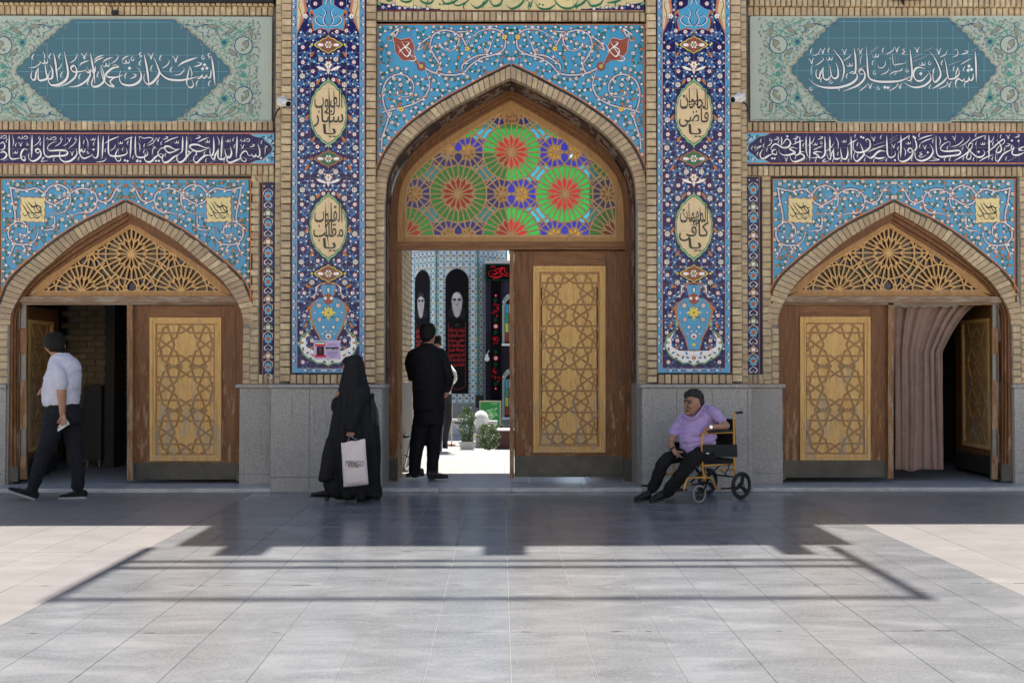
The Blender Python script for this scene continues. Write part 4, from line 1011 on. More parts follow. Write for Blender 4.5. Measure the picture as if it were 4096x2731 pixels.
    def marks(s, T, col, layer=8, comma=(), vee=(), shadda=(), sale=(), ring=(), wave=(), k=1.0):
        _ink = s.ink; 
        for x, y in comma: s.ink(T, [[12*k, (x+16*k, y-42*k), (x+2*k, y-20*k), (x-8*k, y+5*k), (x-2*k, y+22*k), (x+12*k, y+14*k)]], col, layer=layer)
        for x, y in vee: s.ink(T, [[13*k, (x-38*k, y-12*k), (x-28*k, y-26*k), (x-10*k, y), (x+2*k, y+38*k), (x+10*k, y+5*k), (x+28*k, y-32*k), (x+38*k, y-20*k)]], col, layer=layer)
        for x, y in shadda: s.ink(T, [[14*k, (x+38*k, y-30*k), (x+38*k, y+5*k), (x+20*k, y+18*k), (x+8*k, y+4*k), (x+2*k, y-18*k), (x+2*k, y+10*k), (x-14*k, y+20*k), (x-34*k, y+12*k), (x-38*k, y-12*k)]], col, layer=layer)
        for x, y in sale: s.ink(T, [[11*k, (x-92*k, y+28*k), (x-65*k, y-15*k), (x-55*k, y+10*k), (x-15*k, y+15*k), (x-8*k, y-48*k)], [11*k, (x-8*k, y+18*k), (x+35*k, y-22*k), (x+75*k, y-15*k), (x+70*k, y+14*k), (x+30*k, y+24*k), (x-8*k, y+18*k)]], col, layer=layer)
        for x, y in ring: s.ink(T, [[10*k, (x, y-36*k), (x-18*k, y+4*k), (x-4*k, y+20*k), (x+16*k, y+6*k), (x, y-20*k)]], col, layer=layer)
        for x, y in wave: s.ink(T, [[15*k, (x-45*k, y+26*k), (x+20*k, y+10*k), (x+40*k, y-14*k), (x-10*k, y-22*k)]], col, layer=layer)
def clip_cell(poly, x0, y0, x1, y1):
    for ax, v, sg in ((0, x0, 1), (0, x1, -1), (1, y0, 1), (1, y1, -1)):
        out = []
        for i in range(len(poly)):
            a, c = poly[i-1], poly[i]; da, dc = (a[ax]-v)*sg, (c[ax]-v)*sg
            if (da >= 0) != (dc >= 0): t = da/(da-dc); out.append((a[0]+(c[0]-a[0])*t, a[1]+(c[1]-a[1])*t))
            if dc >= 0: out.append(c)
        poly = out
        if len(poly) < 3: return []
    o = []
    for p in poly:
        if not o or math.hypot(p[0]-o[-1][0], p[1]-o[-1][1]) > .3: o.append(p)
    return o
def tile_rect(parent, x0, y0, x1, y1, nx, ny, Y, col, pri=1.0, grout=None):
    for i in range(nx):
        for j in range(ny):
            a, c = x0+(x1-x0)*i/nx, x0+(x1-x0)*(i+1)/nx; d, e = y0+(y1-y0)*j/ny, y0+(y1-y0)*(j+1)/ny
            X0, X1 = PX(a, Y)+.0012, PX(c, Y)-.0012; Z1, Z0 = PZ(d, Y)-.0012, PZ(e, Y)+.0012
            tiles.box(parent, X0, Y, Z0, X1, Y+.02, Z1, .0015, big=pri*(X1-X0)*(Z1-Z0), jit=False, col=col)
def grout_lines(pr, x0, y0, x1, y1, nx, ny, test=None, col=rgb(150, 146, 142), w=.9):
    for i in range(1, nx):
        x = x0+(x1-x0)*i/nx
        n = 1 if test is None else 30
        for k in range(n):
            a, c = y0+(y1-y0)*k/n, y0+(y1-y0)*(k+1)/n
            if test is None or (test((x, a)) and test((x, c))): pr.poly([(x-w/2, a), (x+w/2, a), (x+w/2, c), (x-w/2, c)], col, 16, True)
    for j in range(1, ny):
        y = y0+(y1-y0)*j/ny; n = 1 if test is None else 30
        for k in range(n):
            a, c = x0+(x1-x0)*k/n, x0+(x1-x0)*(k+1)/n
            if test is None or (test((a, y)) and test((c, y))): pr.poly([(a, y-w/2), (c, y-w/2), (c, y+w/2), (a, y+w/2)], col, 16, True)

# ---- spandrels
def cream_cart(pr, c, h, strokes, T, rot):
    pts = []
    for k in range(4):
        a = rot+k*PI/2
        for u in (-.92, -.6, -.3, 0, .3, .6, .92):
            rr = h*(1.0-(.09 if u in (-.6, 0, .6) else 0)); x, y = rr, u*h
            pts.append((c[0]+x*math.cos(a)-y*math.sin(a), c[1]+x*math.sin(a)+y*math.cos(a)))
    pr.poly([(c[0]+(x-c[0])*1.05, c[1]+(y-c[1])*1.05) for x, y in pts], rgb(150, 80, 50), 6, True); pr.poly(pts, rgb(222, 204, 146), 7, True)
    if strokes: pr.ink(T, [[s_[0]*1.8]+s_[1:] for s_ in strokes], BLACK, 9, 9)
def spandrel(x0, y0, x1, y1, arch, Y, nx, ny, cx, T, scrolls, kites, label):
    """arch: curve of the ring's outer edge, left foot to right foot"""
    pan = empty('tile_panel', (PX(cx, Y), Y, PZ(y0, Y)), gate, label=label)
    ak = [p for p in arch if p[1] < y1]
    regL = [(x0, y1)]+[(x0, y0)]+[(cx, y0)]+[p for p in ak if p[0] <= cx][::-1]
    regL = [(x0, y0), (cx, y0)]+[p for p in ak if p[0] <= cx and p[0] > x0][::-1]+[(x0, y1)]
    regR = [(cx, y0), (x1, y0), (x1, y1)]+[p for p in ak if p[0] >= cx and p[0] < x1][::-1]
    back = MB(); 
    for r in (regL, regR): back.prism(toXZ(r, Y+.004), Y+.004, Y+.03)
    back.build('black_border', M['black_joint'], pan)
    for i in range(nx):
        for j in range(ny):
            a, c = x0+7+(x1-x0-14)*i/nx, x0+7+(x1-x0-14)*(i+1)/nx; d, e = y0+9+(y1-y0)*j/ny, y0+9+(y1-y0)*(j+1)/ny
            for reg in (regL, regR):
                # keep tiles clear of the black rim along the ring
                off = [(p[0], p[1]) for p in reg]
                q = clip_cell(off, a+.35, d+.35, c-.35, e-.35)
                if len(q) < 3: continue
                q = [(px, py-0) for px, py in q]
                if abs(area(q)) > 40: tiles.poly(pan, toXZ(q, Y), Y, Y+.02, .012*abs(area(q))/5000, col=SKY)
    pr = Print(Y); pr.mir = cx
    al = [p for p in ak if p[0] <= cx]
    rim = [(x, y) for x, y in al]
    # black rim next to the ring, orange line inside it
    def off(c_, d):
        out = []
        for i, p in enumerate(c_):
            a = c_[max(0, i-1)]; b_ = c_[min(len(c_)-1, i+1)]; dx, dy = b_[0]-a[0], b_[1]-a[1]; L = math.hypot(dx, dy) or 1; out.append((p[0]+dy/L*d, p[1]-dx/L*d))
        return out
    r0, r1, r2 = off(rim, -2), off(rim, 9), off(rim, 13)
    for i in range(len(rim)-1):
        if rim[i][0] < x0+2: continue
        pr.poly([r0[i], r0[i+1], r1[i+1], r1[i]], BLACK, 13); pr.poly([r1[i], r1[i+1], r2[i+1], r2[i]], ORANGE, 14)
    pr.rect(x0+6, y0+9, cx, y0+12.5, ORANGE, 13); pr.rect(x0+7, y0+9, x0+10.5, y1-10, ORANGE, 13); pr.rect(x0, y0, x0+7, y1, BLACK, 12)
    lim = {round(p[0]/4): p[1] for p in al}
    def under(p):
        x, y = p
        if x < x0+16 or x > cx-4 or y < y0+18: return False
        best = min(al, key=lambda q: abs(q[0]-x)); return y < best[1]-20 and y < y1-20
    for sc_ in scrolls: pr.scroll(T(sc_))
    av = [(*T([(kx, ky)])[0], kr) for kx, ky, kr in kites]
    sp = [q for s_ in scrolls for q in catmull(T(s_), 2)]
    pr.flora((x0, y0, cx, y1), lambda p: under(p) and all(abs(p[0]-q[0])+abs(p[1]-q[1]) > 11 for q in sp), 21.5, ['w', 'b', 'r', 'o', 'w', 'b'], rgb(48, 38, 36), GREEN, 5, (6.2, 8.6), avoid=av)
    pr.mir = None
    return pan, pr, under
Tc = trf(1.6333, 1480, 0)
sc_c = [[(75, 975), (80, 900), (100, 840), (120, 760), (92, 690), (82, 600), (115, 520), (185, 487), (250, 505), (285, 560), (270, 620), (215, 635), (165, 600), (180, 545)],
        [(80, 735), (160, 712), (260, 690), (345, 645), (388, 570), (375, 490), (345, 430)],
        [(345, 440), (430, 480), (530, 492), (610, 478), (655, 430), (730, 380), (810, 360), (872, 325), (885, 260), (850, 205), (780, 190), (700, 215), (645, 265), (625, 330)],
        [(430, 480), (455, 430), (425, 375), (395, 310), (408, 240), (460, 203), (530, 205), (580, 240), (570, 300), (520, 335), (450, 300), (425, 265)],
        [(640, 330), (605, 255), (560, 215), (640, 210), (655, 225)], [(600, 455), (610, 420), (690, 370), (760, 350), (790, 290), (810, 240)], [(130, 230), (190, 190), (150, 260), (110, 270)], [(380, 250), (340, 280), (310, 330), (360, 300)]]
arcC = full(c_out, CX, 8)
pan, pr, und = spandrel(1502, 88, 2587, 736, arcC, YC+.01, 15, 9, 2044.5, Tc, sc_c, [(240, 330, 62), (205, 715, 14), (635, 320, 14), (885, 245, 14), (330, 440, 30)], 'sky-blue floral tile spandrel over the tall central arch')
pr.mir = 2044.5
for x, y in ((635, 320), (205, 715), (878, 245)): pr.flower(Tc([(x, y)])[0], 13, 'y', 8)
k = Tc([(150, 238), (200, 262), (262, 248), (290, 300), (285, 350), (325, 430), (262, 392), (215, 400), (165, 340), (158, 290)])
pr.poly([(p[0]+(p[0]-k[0][0])*.08-4, p[1]+(p[1]-k[0][1])*.06-4) for p in k], NAVY, 7); pr.poly([(p[0]+(p[0]-k[0][0])*.04-2, p[1]+(p[1]-k[0][1])*.03-2) for p in k], WHITE, 8); pr.poly(k, rgb(146, 68, 46), 9)
pr.scallop(Tc([(335, 435)])[0], 20, 9, rgb(140, 66, 52), 6); pr.scallop(Tc([(335, 435)])[0], 9, 9, rgb(190, 170, 80), 7)
pr.mir = None
for fl in (0, 1):
    T2 = (lambda pts: Tc(pts)) if not fl else (lambda pts: [(x+2*(2044.5-Tc([(240, 0)])[0][0]), y) for x, y in Tc(pts)])
    pr.ink(T2, [[9, (175, 290), (215, 350), (245, 370), (265, 330), (225, 310), (190, 350)], [9, (205, 270), (235, 320), (285, 385)], [8, (185, 340), (240, 300), (255, 280), (225, 275)], [7, (250, 395), (285, 400), (300, 380), (270, 360)]], WHITE, 9, 11)
grout_lines(pr, 1509, 97, 2580, 745, 15, 9, lambda p: (und(p) or und((4089-p[0], p[1]))))
pr.build('floral_print', M['glaze'], pan)
Ts = trf(2.0276, 0, 680); 
sc_s = [[(75, 140), (190, 165), (290, 150), (360, 185), (400, 140), (470, 120), (540, 150), (572, 215), (560, 290), (500, 348), (385, 352)], [(365, 185), (360, 225), (390, 265), (445, 277), (505, 250), (545, 215), (470, 205)],
        [(540, 225), (600, 170), (675, 150), (750, 172), (787, 230), (775, 300), (730, 342), (660, 345), (600, 365), (545, 405)], [(790, 240), (840, 262), (900, 235), (945, 150), (1000, 112)],
        [(85, 150), (100, 250), (120, 340), (130, 410), (185, 425), (222, 465), (222, 520), (175, 550), (130, 520)], [(130, 420), (80, 460), (68, 530), (110, 590), (185, 607), (262, 590), (302, 530), (308, 455)],
        [(175, 600), (205, 650), (180, 690)], [(120, 600), (92, 660), (70, 715)], [(440, 375), (442, 440), (425, 480), (330, 490)]]
cart = [[7, (190, 300), (230, 345), (262, 352)], [7, (222, 262), (268, 300), (300, 350)], [6, (262, 365), (300, 392), (330, 372)], [6, (180, 345), (200, 372), (222, 360)], [6, (300, 285), (322, 300), (345, 300)], [8, (175, 270), (215, 330), (245, 390), (280, 385)], [8, (200, 255), (240, 320), (290, 370), (320, 380)], [8, (285, 255), (300, 310), (330, 345), (345, 390)], [8, (230, 250), (260, 300), (310, 290), (330, 340), (240, 350)], [7, (200, 390), (225, 395)], [7, (320, 265), (335, 275)]]
for side in (0, 1):
    dx = 0 if not side else 3071.5; cx = 503 if not side else 3576
    ar = full([(x+(cx-506), y) for x, y in s_out], cx, 8)
    T3 = (lambda pts: Ts(pts)) if not side else (lambda pts: [(x+3576-1025/2.0276, y+3) for x, y in Ts(pts)])
    pan, pr, und = spandrel(-4 if not side else 3084, 706, 1002 if not side else 4070, 1215, ar, YS+.006, 14, 7, cx, T3, sc_s, [(265, 322, 60)], 'sky-blue floral tile spandrel over the %s doorway arch' % ('left' if not side else 'right'))
    cc = T3([(265, 322)])[0]
    cream_cart(pr, cc, 50, cart, T3, .03); cream_cart(pr, (2*cx-cc[0], cc[1]), 50, cart, lambda pts: [(x+2*(cx-cc[0]), y) for x, y in T3(pts)], -.03)
    grout_lines(pr, -4 if not side else 3084, 715, 1002 if not side else 4070, 1224, 14, 7, lambda p: und(p) or und((2*cx-p[0], p[1])))
    pr.build('floral_print', M['glaze'], pan)
# ---- lettering
def textobj(body, size, loc, mat, parent, name='lettering', rot=(PI/2, 0, 0), sx=1.0, align='CENTER', thick=.0005, bold=0.0):
    c = bpy.data.curves.new(name, 'FONT'); c.body = body; c.size = size; c.align_x = align; c.align_y = 'CENTER'; c.extrude = thick; c.offset = bold; c.resolution_u = 3
    o = bpy.data.objects.new('t', c); COL.objects.link(o); bpy.context.view_layer.update()
    me = bpy.data.meshes.new_from_object(o.evaluated_get(bpy.context.evaluated_depsgraph_get())); COL.objects.unlink(o); bpy.data.objects.remove(o)
    me.name = name; me.materials.clear(); me.materials.append(mat)
    q = bpy.data.objects.new(name, me); COL.objects.link(q); q.rotation_euler = rot; q.scale = (sx, 1, 1)
    q.location = Vector(loc)-(world_loc(parent) if parent else Vector()); q.parent = parent
    return q
# presentation forms, already in visual (left to right) order
AR = {'ا': '\uFE8D', 'ا-': '\uFE8E'}
FORMS = {'ا': (0xFE8D, 2), 'آ': (0xFE81, 2), 'ب': (0xFE8F, 4), 'پ': (0xFB56, 4), 'ت': (0xFE95, 4), 'ث': (0xFE99, 4), 'ج': (0xFE9D, 4), 'ح': (0xFEA1, 4), 'خ': (0xFEA5, 4), 'د': (0xFEA9, 2), 'ذ': (0xFEAB, 2), 'ر': (0xFEAD, 2), 'ز': (0xFEAF, 2), 'س': (0xFEB1, 4), 'ش': (0xFEB5, 4), 'ص': (0xFEB9, 4), 'ض': (0xFEBD, 4), 'ط': (0xFEC1, 4), 'ظ': (0xFEC5, 4), 'ع': (0xFEC9, 4), 'غ': (0xFECD, 4), 'ف': (0xFED1, 4), 'ق': (0xFED5, 4), 'ک': (0xFB8E, 4), 'گ': (0xFB92, 4), 'ل': (0xFEDD, 4), 'م': (0xFEE1, 4), 'ن': (0xFEE5, 4), 'ه': (0xFEE9, 4), 'و': (0xFEED, 2), 'ی': (0xFBFC, 4)}
def shape(s):
    out = []
    for i, ch in enumerate(s):
        if ch not in FORMS: out.append(ch); continue
        base, n = FORMS[ch]; prev = i > 0 and s[i-1] in FORMS and FORMS[s[i-1]][1] == 4; nxt = i+1 < len(s) and s[i+1] in FORMS
        k = (1 if prev else 0) if n == 2 else ((3 if prev and nxt else 1 if prev else 2 if nxt else 0))
        out.append(chr(base+k))
    return ''.join(out[::-1])

def textfit(body, x0, y0, x1, y1, Y, mat, parent, bold=.012, rot=0.0):
    """lettering stretched to fill a photo-pixel rectangle on plane Y"""
    c = P((x0+x1)/2, (y0+y1)/2, Y); o = textobj(shape(body), 1.0, c, mat, parent, bold=bold, thick=.0004)
    xs = [v.co.x for v in o.data.vertices]; ys = [v.co.y for v in o.data.vertices]
    if not xs: return o
    mx, my = (min(xs)+max(xs))/2, (min(ys)+max(ys))/2
    for v in o.data.vertices: v.co.x -= mx; v.co.y -= my
    k = (Y-CAM.y)/3982.2; o.scale = ((x1-x0)*k/(max(xs)-min(xs)), (y1-y0)*k/(max(ys)-min(ys)), 1); return o
# ---- tall pilaster panels
med = [  # four inscribed medallions, strokes in drawing units about the medallion centre
 [[9, (-88, -140), (-60, -120), (0, -125), (50, -165), (40, -185)], [10, (5, -190), (8, -60), (10, 60), (12, 170)], [10, (42, -185), (46, -60), (40, 10), (0, 5), (-40, -20)], [9, (75, -140), (80, -40), (77, 60)], [9, (-85, -30), (-60, -65), (-65, -10), (-95, -10)], [9, (-112, -110), (-100, -30), (-95, 100), (-45, 110), (115, 100)], [9, (118, -10), (100, 30), (40, 50), (-90, 30)], [8, (-65, 165), (-25, 130)], [9, (15, 180), (50, 145)], [8, (-40, 80), (-50, 100), (-30, 95)], [8, (90, -110), (105, -90), (98, -50)], [8, (-25, -190), (-10, -160)]],
 [[9, (-100, -130), (-70, -60), (30, -70), (60, -110)], [10, (-22, -190), (-20, 0), (10, 180)], [10, (22, -190), (24, 0), (20, 90)], [10, (58, -160), (62, 0), (20, 40), (-40, 20), (-50, -10)], [9, (90, -110), (95, 0), (100, 80)], [9, (-110, 10), (-100, 60), (-60, 40), (-70, 10), (-30, 60)], [9, (-120, 100), (-40, 90), (100, 100)], [9, (-100, 130), (0, 125), (80, 90), (60, 60)], [9, (-20, 175), (40, 165)], [8, (-70, -160), (-60, -140)], [9, (60, 90), (80, 60), (100, 100), (60, 120)]],
 [[10, (0, -200), (4, -40), (6, 100), (20, 185)], [10, (28, -170), (30, -60), (10, -70), (-60, -60)], [9, (-60, -150), (-50, -90), (60, -100), (80, -110)], [9, (-100, -120), (-90, -20), (-110, 20), (-40, 50), (30, 40)], [9, (-70, -40), (-30, -60), (-20, -20), (-60, -10)], [10, (62, -90), (60, 60), (100, 100)], [9, (90, -130), (92, -40)], [9, (-118, 60), (-60, 80), (0, 60), (-30, 40), (-110, 110), (-60, 140), (40, 120)], [9, (70, 130), (110, 90), (80, 70), (60, 110)], [9, (-50, 170), (60, 175)], [8, (40, 150), (70, 160)]],
 [[10, (5, -205), (5, -40), (20, 80), (30, 190)], [10, (45, -160), (50, -60), (10, -20), (-30, -20)], [9, (-90, -140), (-60, -70), (30, -80), (40, -110)], [9, (-75, -120), (-70, 0), (-110, 20)], [9, (-60, -20), (-20, -40), (10, 0), (100, -10), (80, -80)], [9, (80, -150), (110, -80), (70, -20)], [10, (60, 20), (70, 100), (110, 60), (100, 20)], [9, (-110, 100), (-80, 130), (60, 110)], [9, (-100, 70), (-60, 30), (-40, 70), (-110, 120)], [9, (-20, 195), (50, 170)], [8, (-40, -170), (-20, -160)]]]
def pilaster(dx, mset, label, words):
    x0, x1 = 1167+dx, 1460+dx; cx = (x0+x1)/2; Y = YB+.012
    pan = empty('tile_panel', (PX(cx, Y), Y, PZ(1494, Y)), gate, label=label)
    b = MB(); b.box(PX(1161.5+dx, Y), Y+.004, PZ(1496, Y), PX(1463+dx, Y), Y+.03, PZ(-60, Y)); b.build('black_border', M['black_joint'], pan)
    tile_rect(pan, x0+1, -72, x1-1, 1493, 4, 22, Y, PURP, 1.2)
    pr = Print(Y); pr.mir = cx
    # light blue border with diamonds
    pr.rect(x0+1, -60, x0+3, 1493, rgb(190, 120, 90), 1); pr.rect(x0+3, -60, x0+20, 1490, SKY, 1); pr.rect(x0+20, -60, x0+22, 1472, rgb(190, 120, 90), 2); pr.rect(x0+20, 1472, cx, 1474, rgb(190, 120, 90), 2); pr.rect(x0+3, 1474, cx, 1490, SKY, 1)
    y = -55
    while y < 1480:
        pr.disc((x0+11.5, y), 4.2, RED, 3, 8); pr.disc((x0+11.5, y), 2.2, WHITE, 4, 6)
        for s_ in (-1, 1):
            pr.leaf((x0+8, y+s_*13), 1.2*s_, 15, 5, WHITE, 3); pr.leaf((x0+14.5, y+s_*17), 2.0*s_, 14, 4, BLACK, 3); pr.disc((x0+11.5, y+s_*24), 2.6, ORANGE if s_ > 0 else NAVY, 3, 5)
        y += 70.7
    x = x0+40
    while x < cx:
        pr.disc((x, 1482), 3.6, RED, 3, 8); pr.leaf((x+14, 1481), .5, 14, 5, WHITE, 3); pr.leaf((x+24, 1483), 2.5, 13, 4, BLACK, 3); x += 35
    # cartouches, medallions
    def cartouche(cy, a, b_):
        for k_, c_, l_ in ((1.0, a, 5), (.9, BLACK, 6), (.86, b_, 7)):
            pts = [(58, 0), (48, 10), (36, 14), (24, 24), (12, 27), (0, 37), (-12, 27), (-24, 24), (-36, 14), (-48, 10), (-58, 0), (-48, -10), (-36, -14), (-24, -24), (-12, -27), (0, -37), (12, -27), (24, -24), (36, -14), (48, -10)]
            pr.poly([(cx+x*k_, cy+y*k_) for x, y in pts], c_, l_, True)
        pr.disc((cx-66, cy), 5, a, 5, 6); pr.scallop((cx, cy), 15, 6, WHITE, 8, .4); pr.scallop((cx, cy), 9, 4, GREEN, 9); pr.disc((cx, cy), 4, YEL, 10)
        pr.leaf((cx-30, cy), 0, 30, 15, WHITE, 8); pr.disc((cx-17, cy), 5, ORANGE, 10, 6); pr.leaf((cx-20, cy-14), 2.6, 16, 7, GREEN, 8); pr.leaf((cx-20, cy+14), -2.6, 16, 7, GREEN, 8)
    for i, cy in enumerate((180, 635, 1094)): cartouche(cy, YEL if i != 1 else ORANGE, rgb(152, 72, 50) if i != 1 else GREEN)
    for i, cy in enumerate((452, 908)):
        def sh(k_):
            out = []
            n = 18
            for q in range(n*4):
                t = 2*PI*q/(n*4); r_ = (1-.045+.045*abs(math.cos(n*t/2)))*k_
                sx, sy = 73*math.sin(t), -115*math.cos(t)
                e = 1+.10*max(0, abs(math.cos(t))-.93)/.07
                out.append((cx+sx*r_, cy+sy*r_*e))
            return out
        pr.poly(sh(1.045), LGREEN, 6, True); pr.poly(sh(.985), BLACK, 7, True); pr.poly(sh(.96), CREAM, 8, True)
        TT = lambda pts, cy=cy: [(cx+x/1.96, cy+y/1.96) for x, y in pts]
        pr.mir = None; pr.ink(TT, [[s_[0]*1.15]+s_[1:] for s_ in mset[i][1:3]], BLACK, 9, 11); pr.mir = cx
        if 'ink_black' not in M: t9 = NT('ink_black'); t9.set((.012, .012, .014, 1), .3)
        w3 = words[i]; yl = Y-.0075
        textfit(w3[0], cx-22, cy+44, cx+30, cy+98, yl, M['ink_black'], pan, .006); textfit(w3[1], cx-60, cy-22, cx+60, cy+58, yl, M['ink_black'], pan, .006); textfit(w3[2], cx-56, cy-96, cx+56, cy+4, yl, M['ink_black'], pan, .006)
        pr.leaf((cx, cy-132), PI/2, 16, 8, LGREEN, 6, BLACK); pr.leaf((cx, cy+132), PI/2, 16, 8, LGREEN, 6, BLACK)
    # lotus under each cartouche
    for cy in (272, 722):
        pr.leaf((cx-26, cy+3), .35, 48, 12, WHITE, 6, rgb(160, 84, 50)); pr.scallop((cx, cy-12), 19, 6, rgb(160, 84, 50), 6); pr.scallop((cx, cy-12), 15, 6, WHITE, 7, .4); pr.disc((cx, cy-12), 6, YEL, 8); pr.disc((cx, cy-12), 3, GREEN, 9, 6)
        pr.leaf((cx, cy+12), PI/2, 26, 11, WHITE, 6, rgb(160, 84, 50)); pr.flower((cx-30, cy-34), 13, 'b', 5)
    # crowning blue finial and cream corners (top)
    f = [(0, -55), (0, 132), (-8, 118), (-30, 112), (-56, 122), (-62, 96), (-64, 78), (-54, 66), (-64, 42), (-40, 34), (-22, 20), (-22, 0), (-10, -30)]
    pr.poly([(cx+x*1.08, y*1.03) for x, y in f], ORANGE, 5); pr.poly([(cx+x, y) for x, y in f], SKY, 6)
    for p_ in ([(0, 110), (-18, 80), (-8, 50), (-22, 30)], [(0, 100), (-30, 100), (-50, 80), (-36, 62), (-14, 74)], [(-12, 20), (-3, 0), (-10, -30)]): pr.stroke([(cx+x, y) for x, y in p_], 4.5, NAVY, 7); pr.stroke([(cx+x-3, y+2) for x, y in p_], 2.5, WHITE, 8)
    pr.poly([(x0+22, -60), (x0+64, -60), (x0+56, 10), (x0+62, 44), (x0+46, 84), (x0+30, 120), (x0+22, 136)], rgb(190, 120, 90), 5); pr.poly([(x0+22, -60), (x0+56, -60), (x0+46, 10), (x0+52, 44), (x0+38, 80), (x0+26, 116), (x0+22, 120)], CREAM, 6)
    pr.stroke([(x0+30, 100), (x0+38, 60), (x0+28, 20), (x0+44, -20)], 3, GREEN, 7); pr.flower((x0+32, 72), 6, 'r', 7); pr.flower((x0+38, 5), 7, 'r', 7)
    # vase and its crescent stand
    va = [(0, 1140), (-27, 1140), (-26, 1160), (-22, 1175), (-18, 1190), (-40, 1195), (-62, 1212), (-72, 1245), (-66, 1280), (-50, 1320), (-34, 1350), (-26, 1385), (-22, 1400), (0, 1400)]
    pr.poly([(cx+x*1.08, y) for x, y in va], ORANGE, 5); pr.poly([(cx+x*.96, 1145+(y-1145)*.995) for x, y in va], SKY, 6)
    for i in range(9):
        t = i/8; q = va[5+min(7, i)]; pr.disc((cx+q[0]*.88, q[1]), 3, BLACK, 8, 6); pr.disc((cx+q[0]*.88, q[1]), 1.3, WHITE, 9, 5)
    pr.stroke([(cx, 1132), (cx-30, 1134), (cx-40, 1142)], 5, ORANGE, 7); pr.stroke([(cx-30, 1136), (cx-48, 1150), (cx-50, 1175), (cx-66, 1188), (cx-76, 1178)], 5, WHITE, 6); pr.stroke([(cx-36, 1140), (cx-46, 1165), (cx-60, 1196)], 3, ORANGE, 7)
    pr.leaf((cx, 1160), PI/2, 34, 15, NAVY, 7); pr.leaf((cx, 1160), PI/2, 24, 9, WHITE, 8); pr.scallop((cx, 1196), 22, 9, rgb(152, 72, 50), 7); pr.scallop((cx-12, 1193), 7, 5, WHITE, 8)
    pr.scallop((cx, 1250), 30, 8, NAVY, 7, .45); pr.scallop((cx, 1248), 25, 8, YEL, 8, .5); pr.leaf((cx-18, 1250), 0, 26, 10, YEL, 8); pr.leaf((cx, 1268), PI/2, 28, 12, YEL, 8); pr.disc((cx, 1250), 4, RED, 9)
    for q in ((-38, 1222, 10), (-36, 1278, 9), (-20, 1308, 7)): pr.flower((cx+q[0], q[1]), q[2]+2, 'b' if q[2] > 8 else 'w', 7)
    for q in ((-54, 1250), (-10, 1325), (-24, 1335)): pr.flower((cx+q[0], q[1]), 5, 'r', 7)
    pr.scallop((cx, 1345), 15, 8, BLACK, 7); pr.scallop((cx, 1345), 12.5, 7, WHITE, 8, .4); pr.disc((cx, 1347), 6, RED, 9); pr.scallop((cx, 1378), 8, 4, YEL, 7)
    cr = [(0, 1404), (-60, 1402), (-90, 1385), (-92, 1350), (-76, 1322), (-70, 1312), (-84, 1330), (-108, 1350), (-114, 1385), (-98, 1415), (-80, 1432), (-60, 1440), (-44, 1452), (-20, 1450), (0, 1462)]
    pr.poly([(cx+x*1.03, y+(1 if y > 1400 else -1)*3) for x, y in cr], LGREEN, 6); pr.poly([(cx+x, y) for x, y in cr], BLACK, 7); pr.poly([(cx+x*.985, 1404+(y-1404)*.96) for x, y in cr], WHITE, 8)
    for i, q in enumerate(((-104, 1370), (-100, 1396), (-84, 1412), (-64, 1420), (-44, 1428), (-24, 1430), (-4, 1432), (-72, 1434), (-30, 1412), (-96, 1345), (-14, 1446))): pr.leaf((cx+q[0], q[1]), i*1.3, 15, 7, (ORANGE, GREEN, MID)[i % 3], 9, BLACK)
    pr.stroke([(cx-70, 1312), (cx-66, 1296), (cx-74, 1280), (cx-88, 1284)], 5, LGREEN, 8)
    # placed flowers of the repeat, then filler
    spots = [(-72, 124, 'r'), (-34, 128, 'r'), (-102, 190, 'r'), (-102, 250, 'r'), (-62, 286, 'r'), (-20, 320, 'r'), (-64, 340, 'b'), (-104, 305, 'b'), (-106, 362, 'r'), (-102, 425, 'r'), (-106, 480, 'b'), (-104, 538, 'r'), (-44, 588, 'r'), (-108, 592, 'b'), (-106, 645, 'r'), (-106, 704, 'r'), (-62, 742, 'r'), (-64, 794, 'b'), (-104, 760, 'b'), (-106, 818, 'r'), (-102, 880, 'r'), (-106, 936, 'b'), (-102, 996, 'r'), (-42, 1043, 'r'), (-108, 1048, 'b'), (-106, 1100, 'r'), (-66, 1130, 'b'), (-96, 1172, 'r'), (-96, 1262, 'r'), (-108, 1330, 'r'), (-66, 1362, 'r'), (-20, 775, 'r'), (-102, 1448, 'r'), (-92, 66, 'w'), (-52, 16, 'r')]
    for x, y_, k_ in spots: pr.flower((cx+x, y_), 10.8 if k_ == 'r' else 13.5, k_, 4)
    for x, y_ in ((-66, 218), (-60, 556), (-86, 470), (-86, 670), (-66, 1014), (-86, 920), (-80, 1145), (-78, 1230), (-92, 1300), (-68, 1392), (-40, 326), (-40, 782), (-70, 50)): pr.leaf((cx+x, y_), .4 if int(y_) % 2 else -1.0, 28, 10, ORANGE, 4, rgb(120, 60, 30))
    for k_ in range(17):
        y_ = 20+k_*88; pr.stroke([(cx-112, y_), (cx-96, y_+30), (cx-60, y_+52), (cx-20, y_+60)], 2.6, MID, 2); pr.stroke([(cx-112, y_+80), (cx-90, y_+60), (cx-50, y_+40), (cx-24, y_+10)], 2.4, MID, 2)
        pr.leaf((cx-100, y_+44), 1.1, 22, 8, MID, 3); pr.leaf((cx-84, y_+22), 2.2, 20, 7, MID, 3)
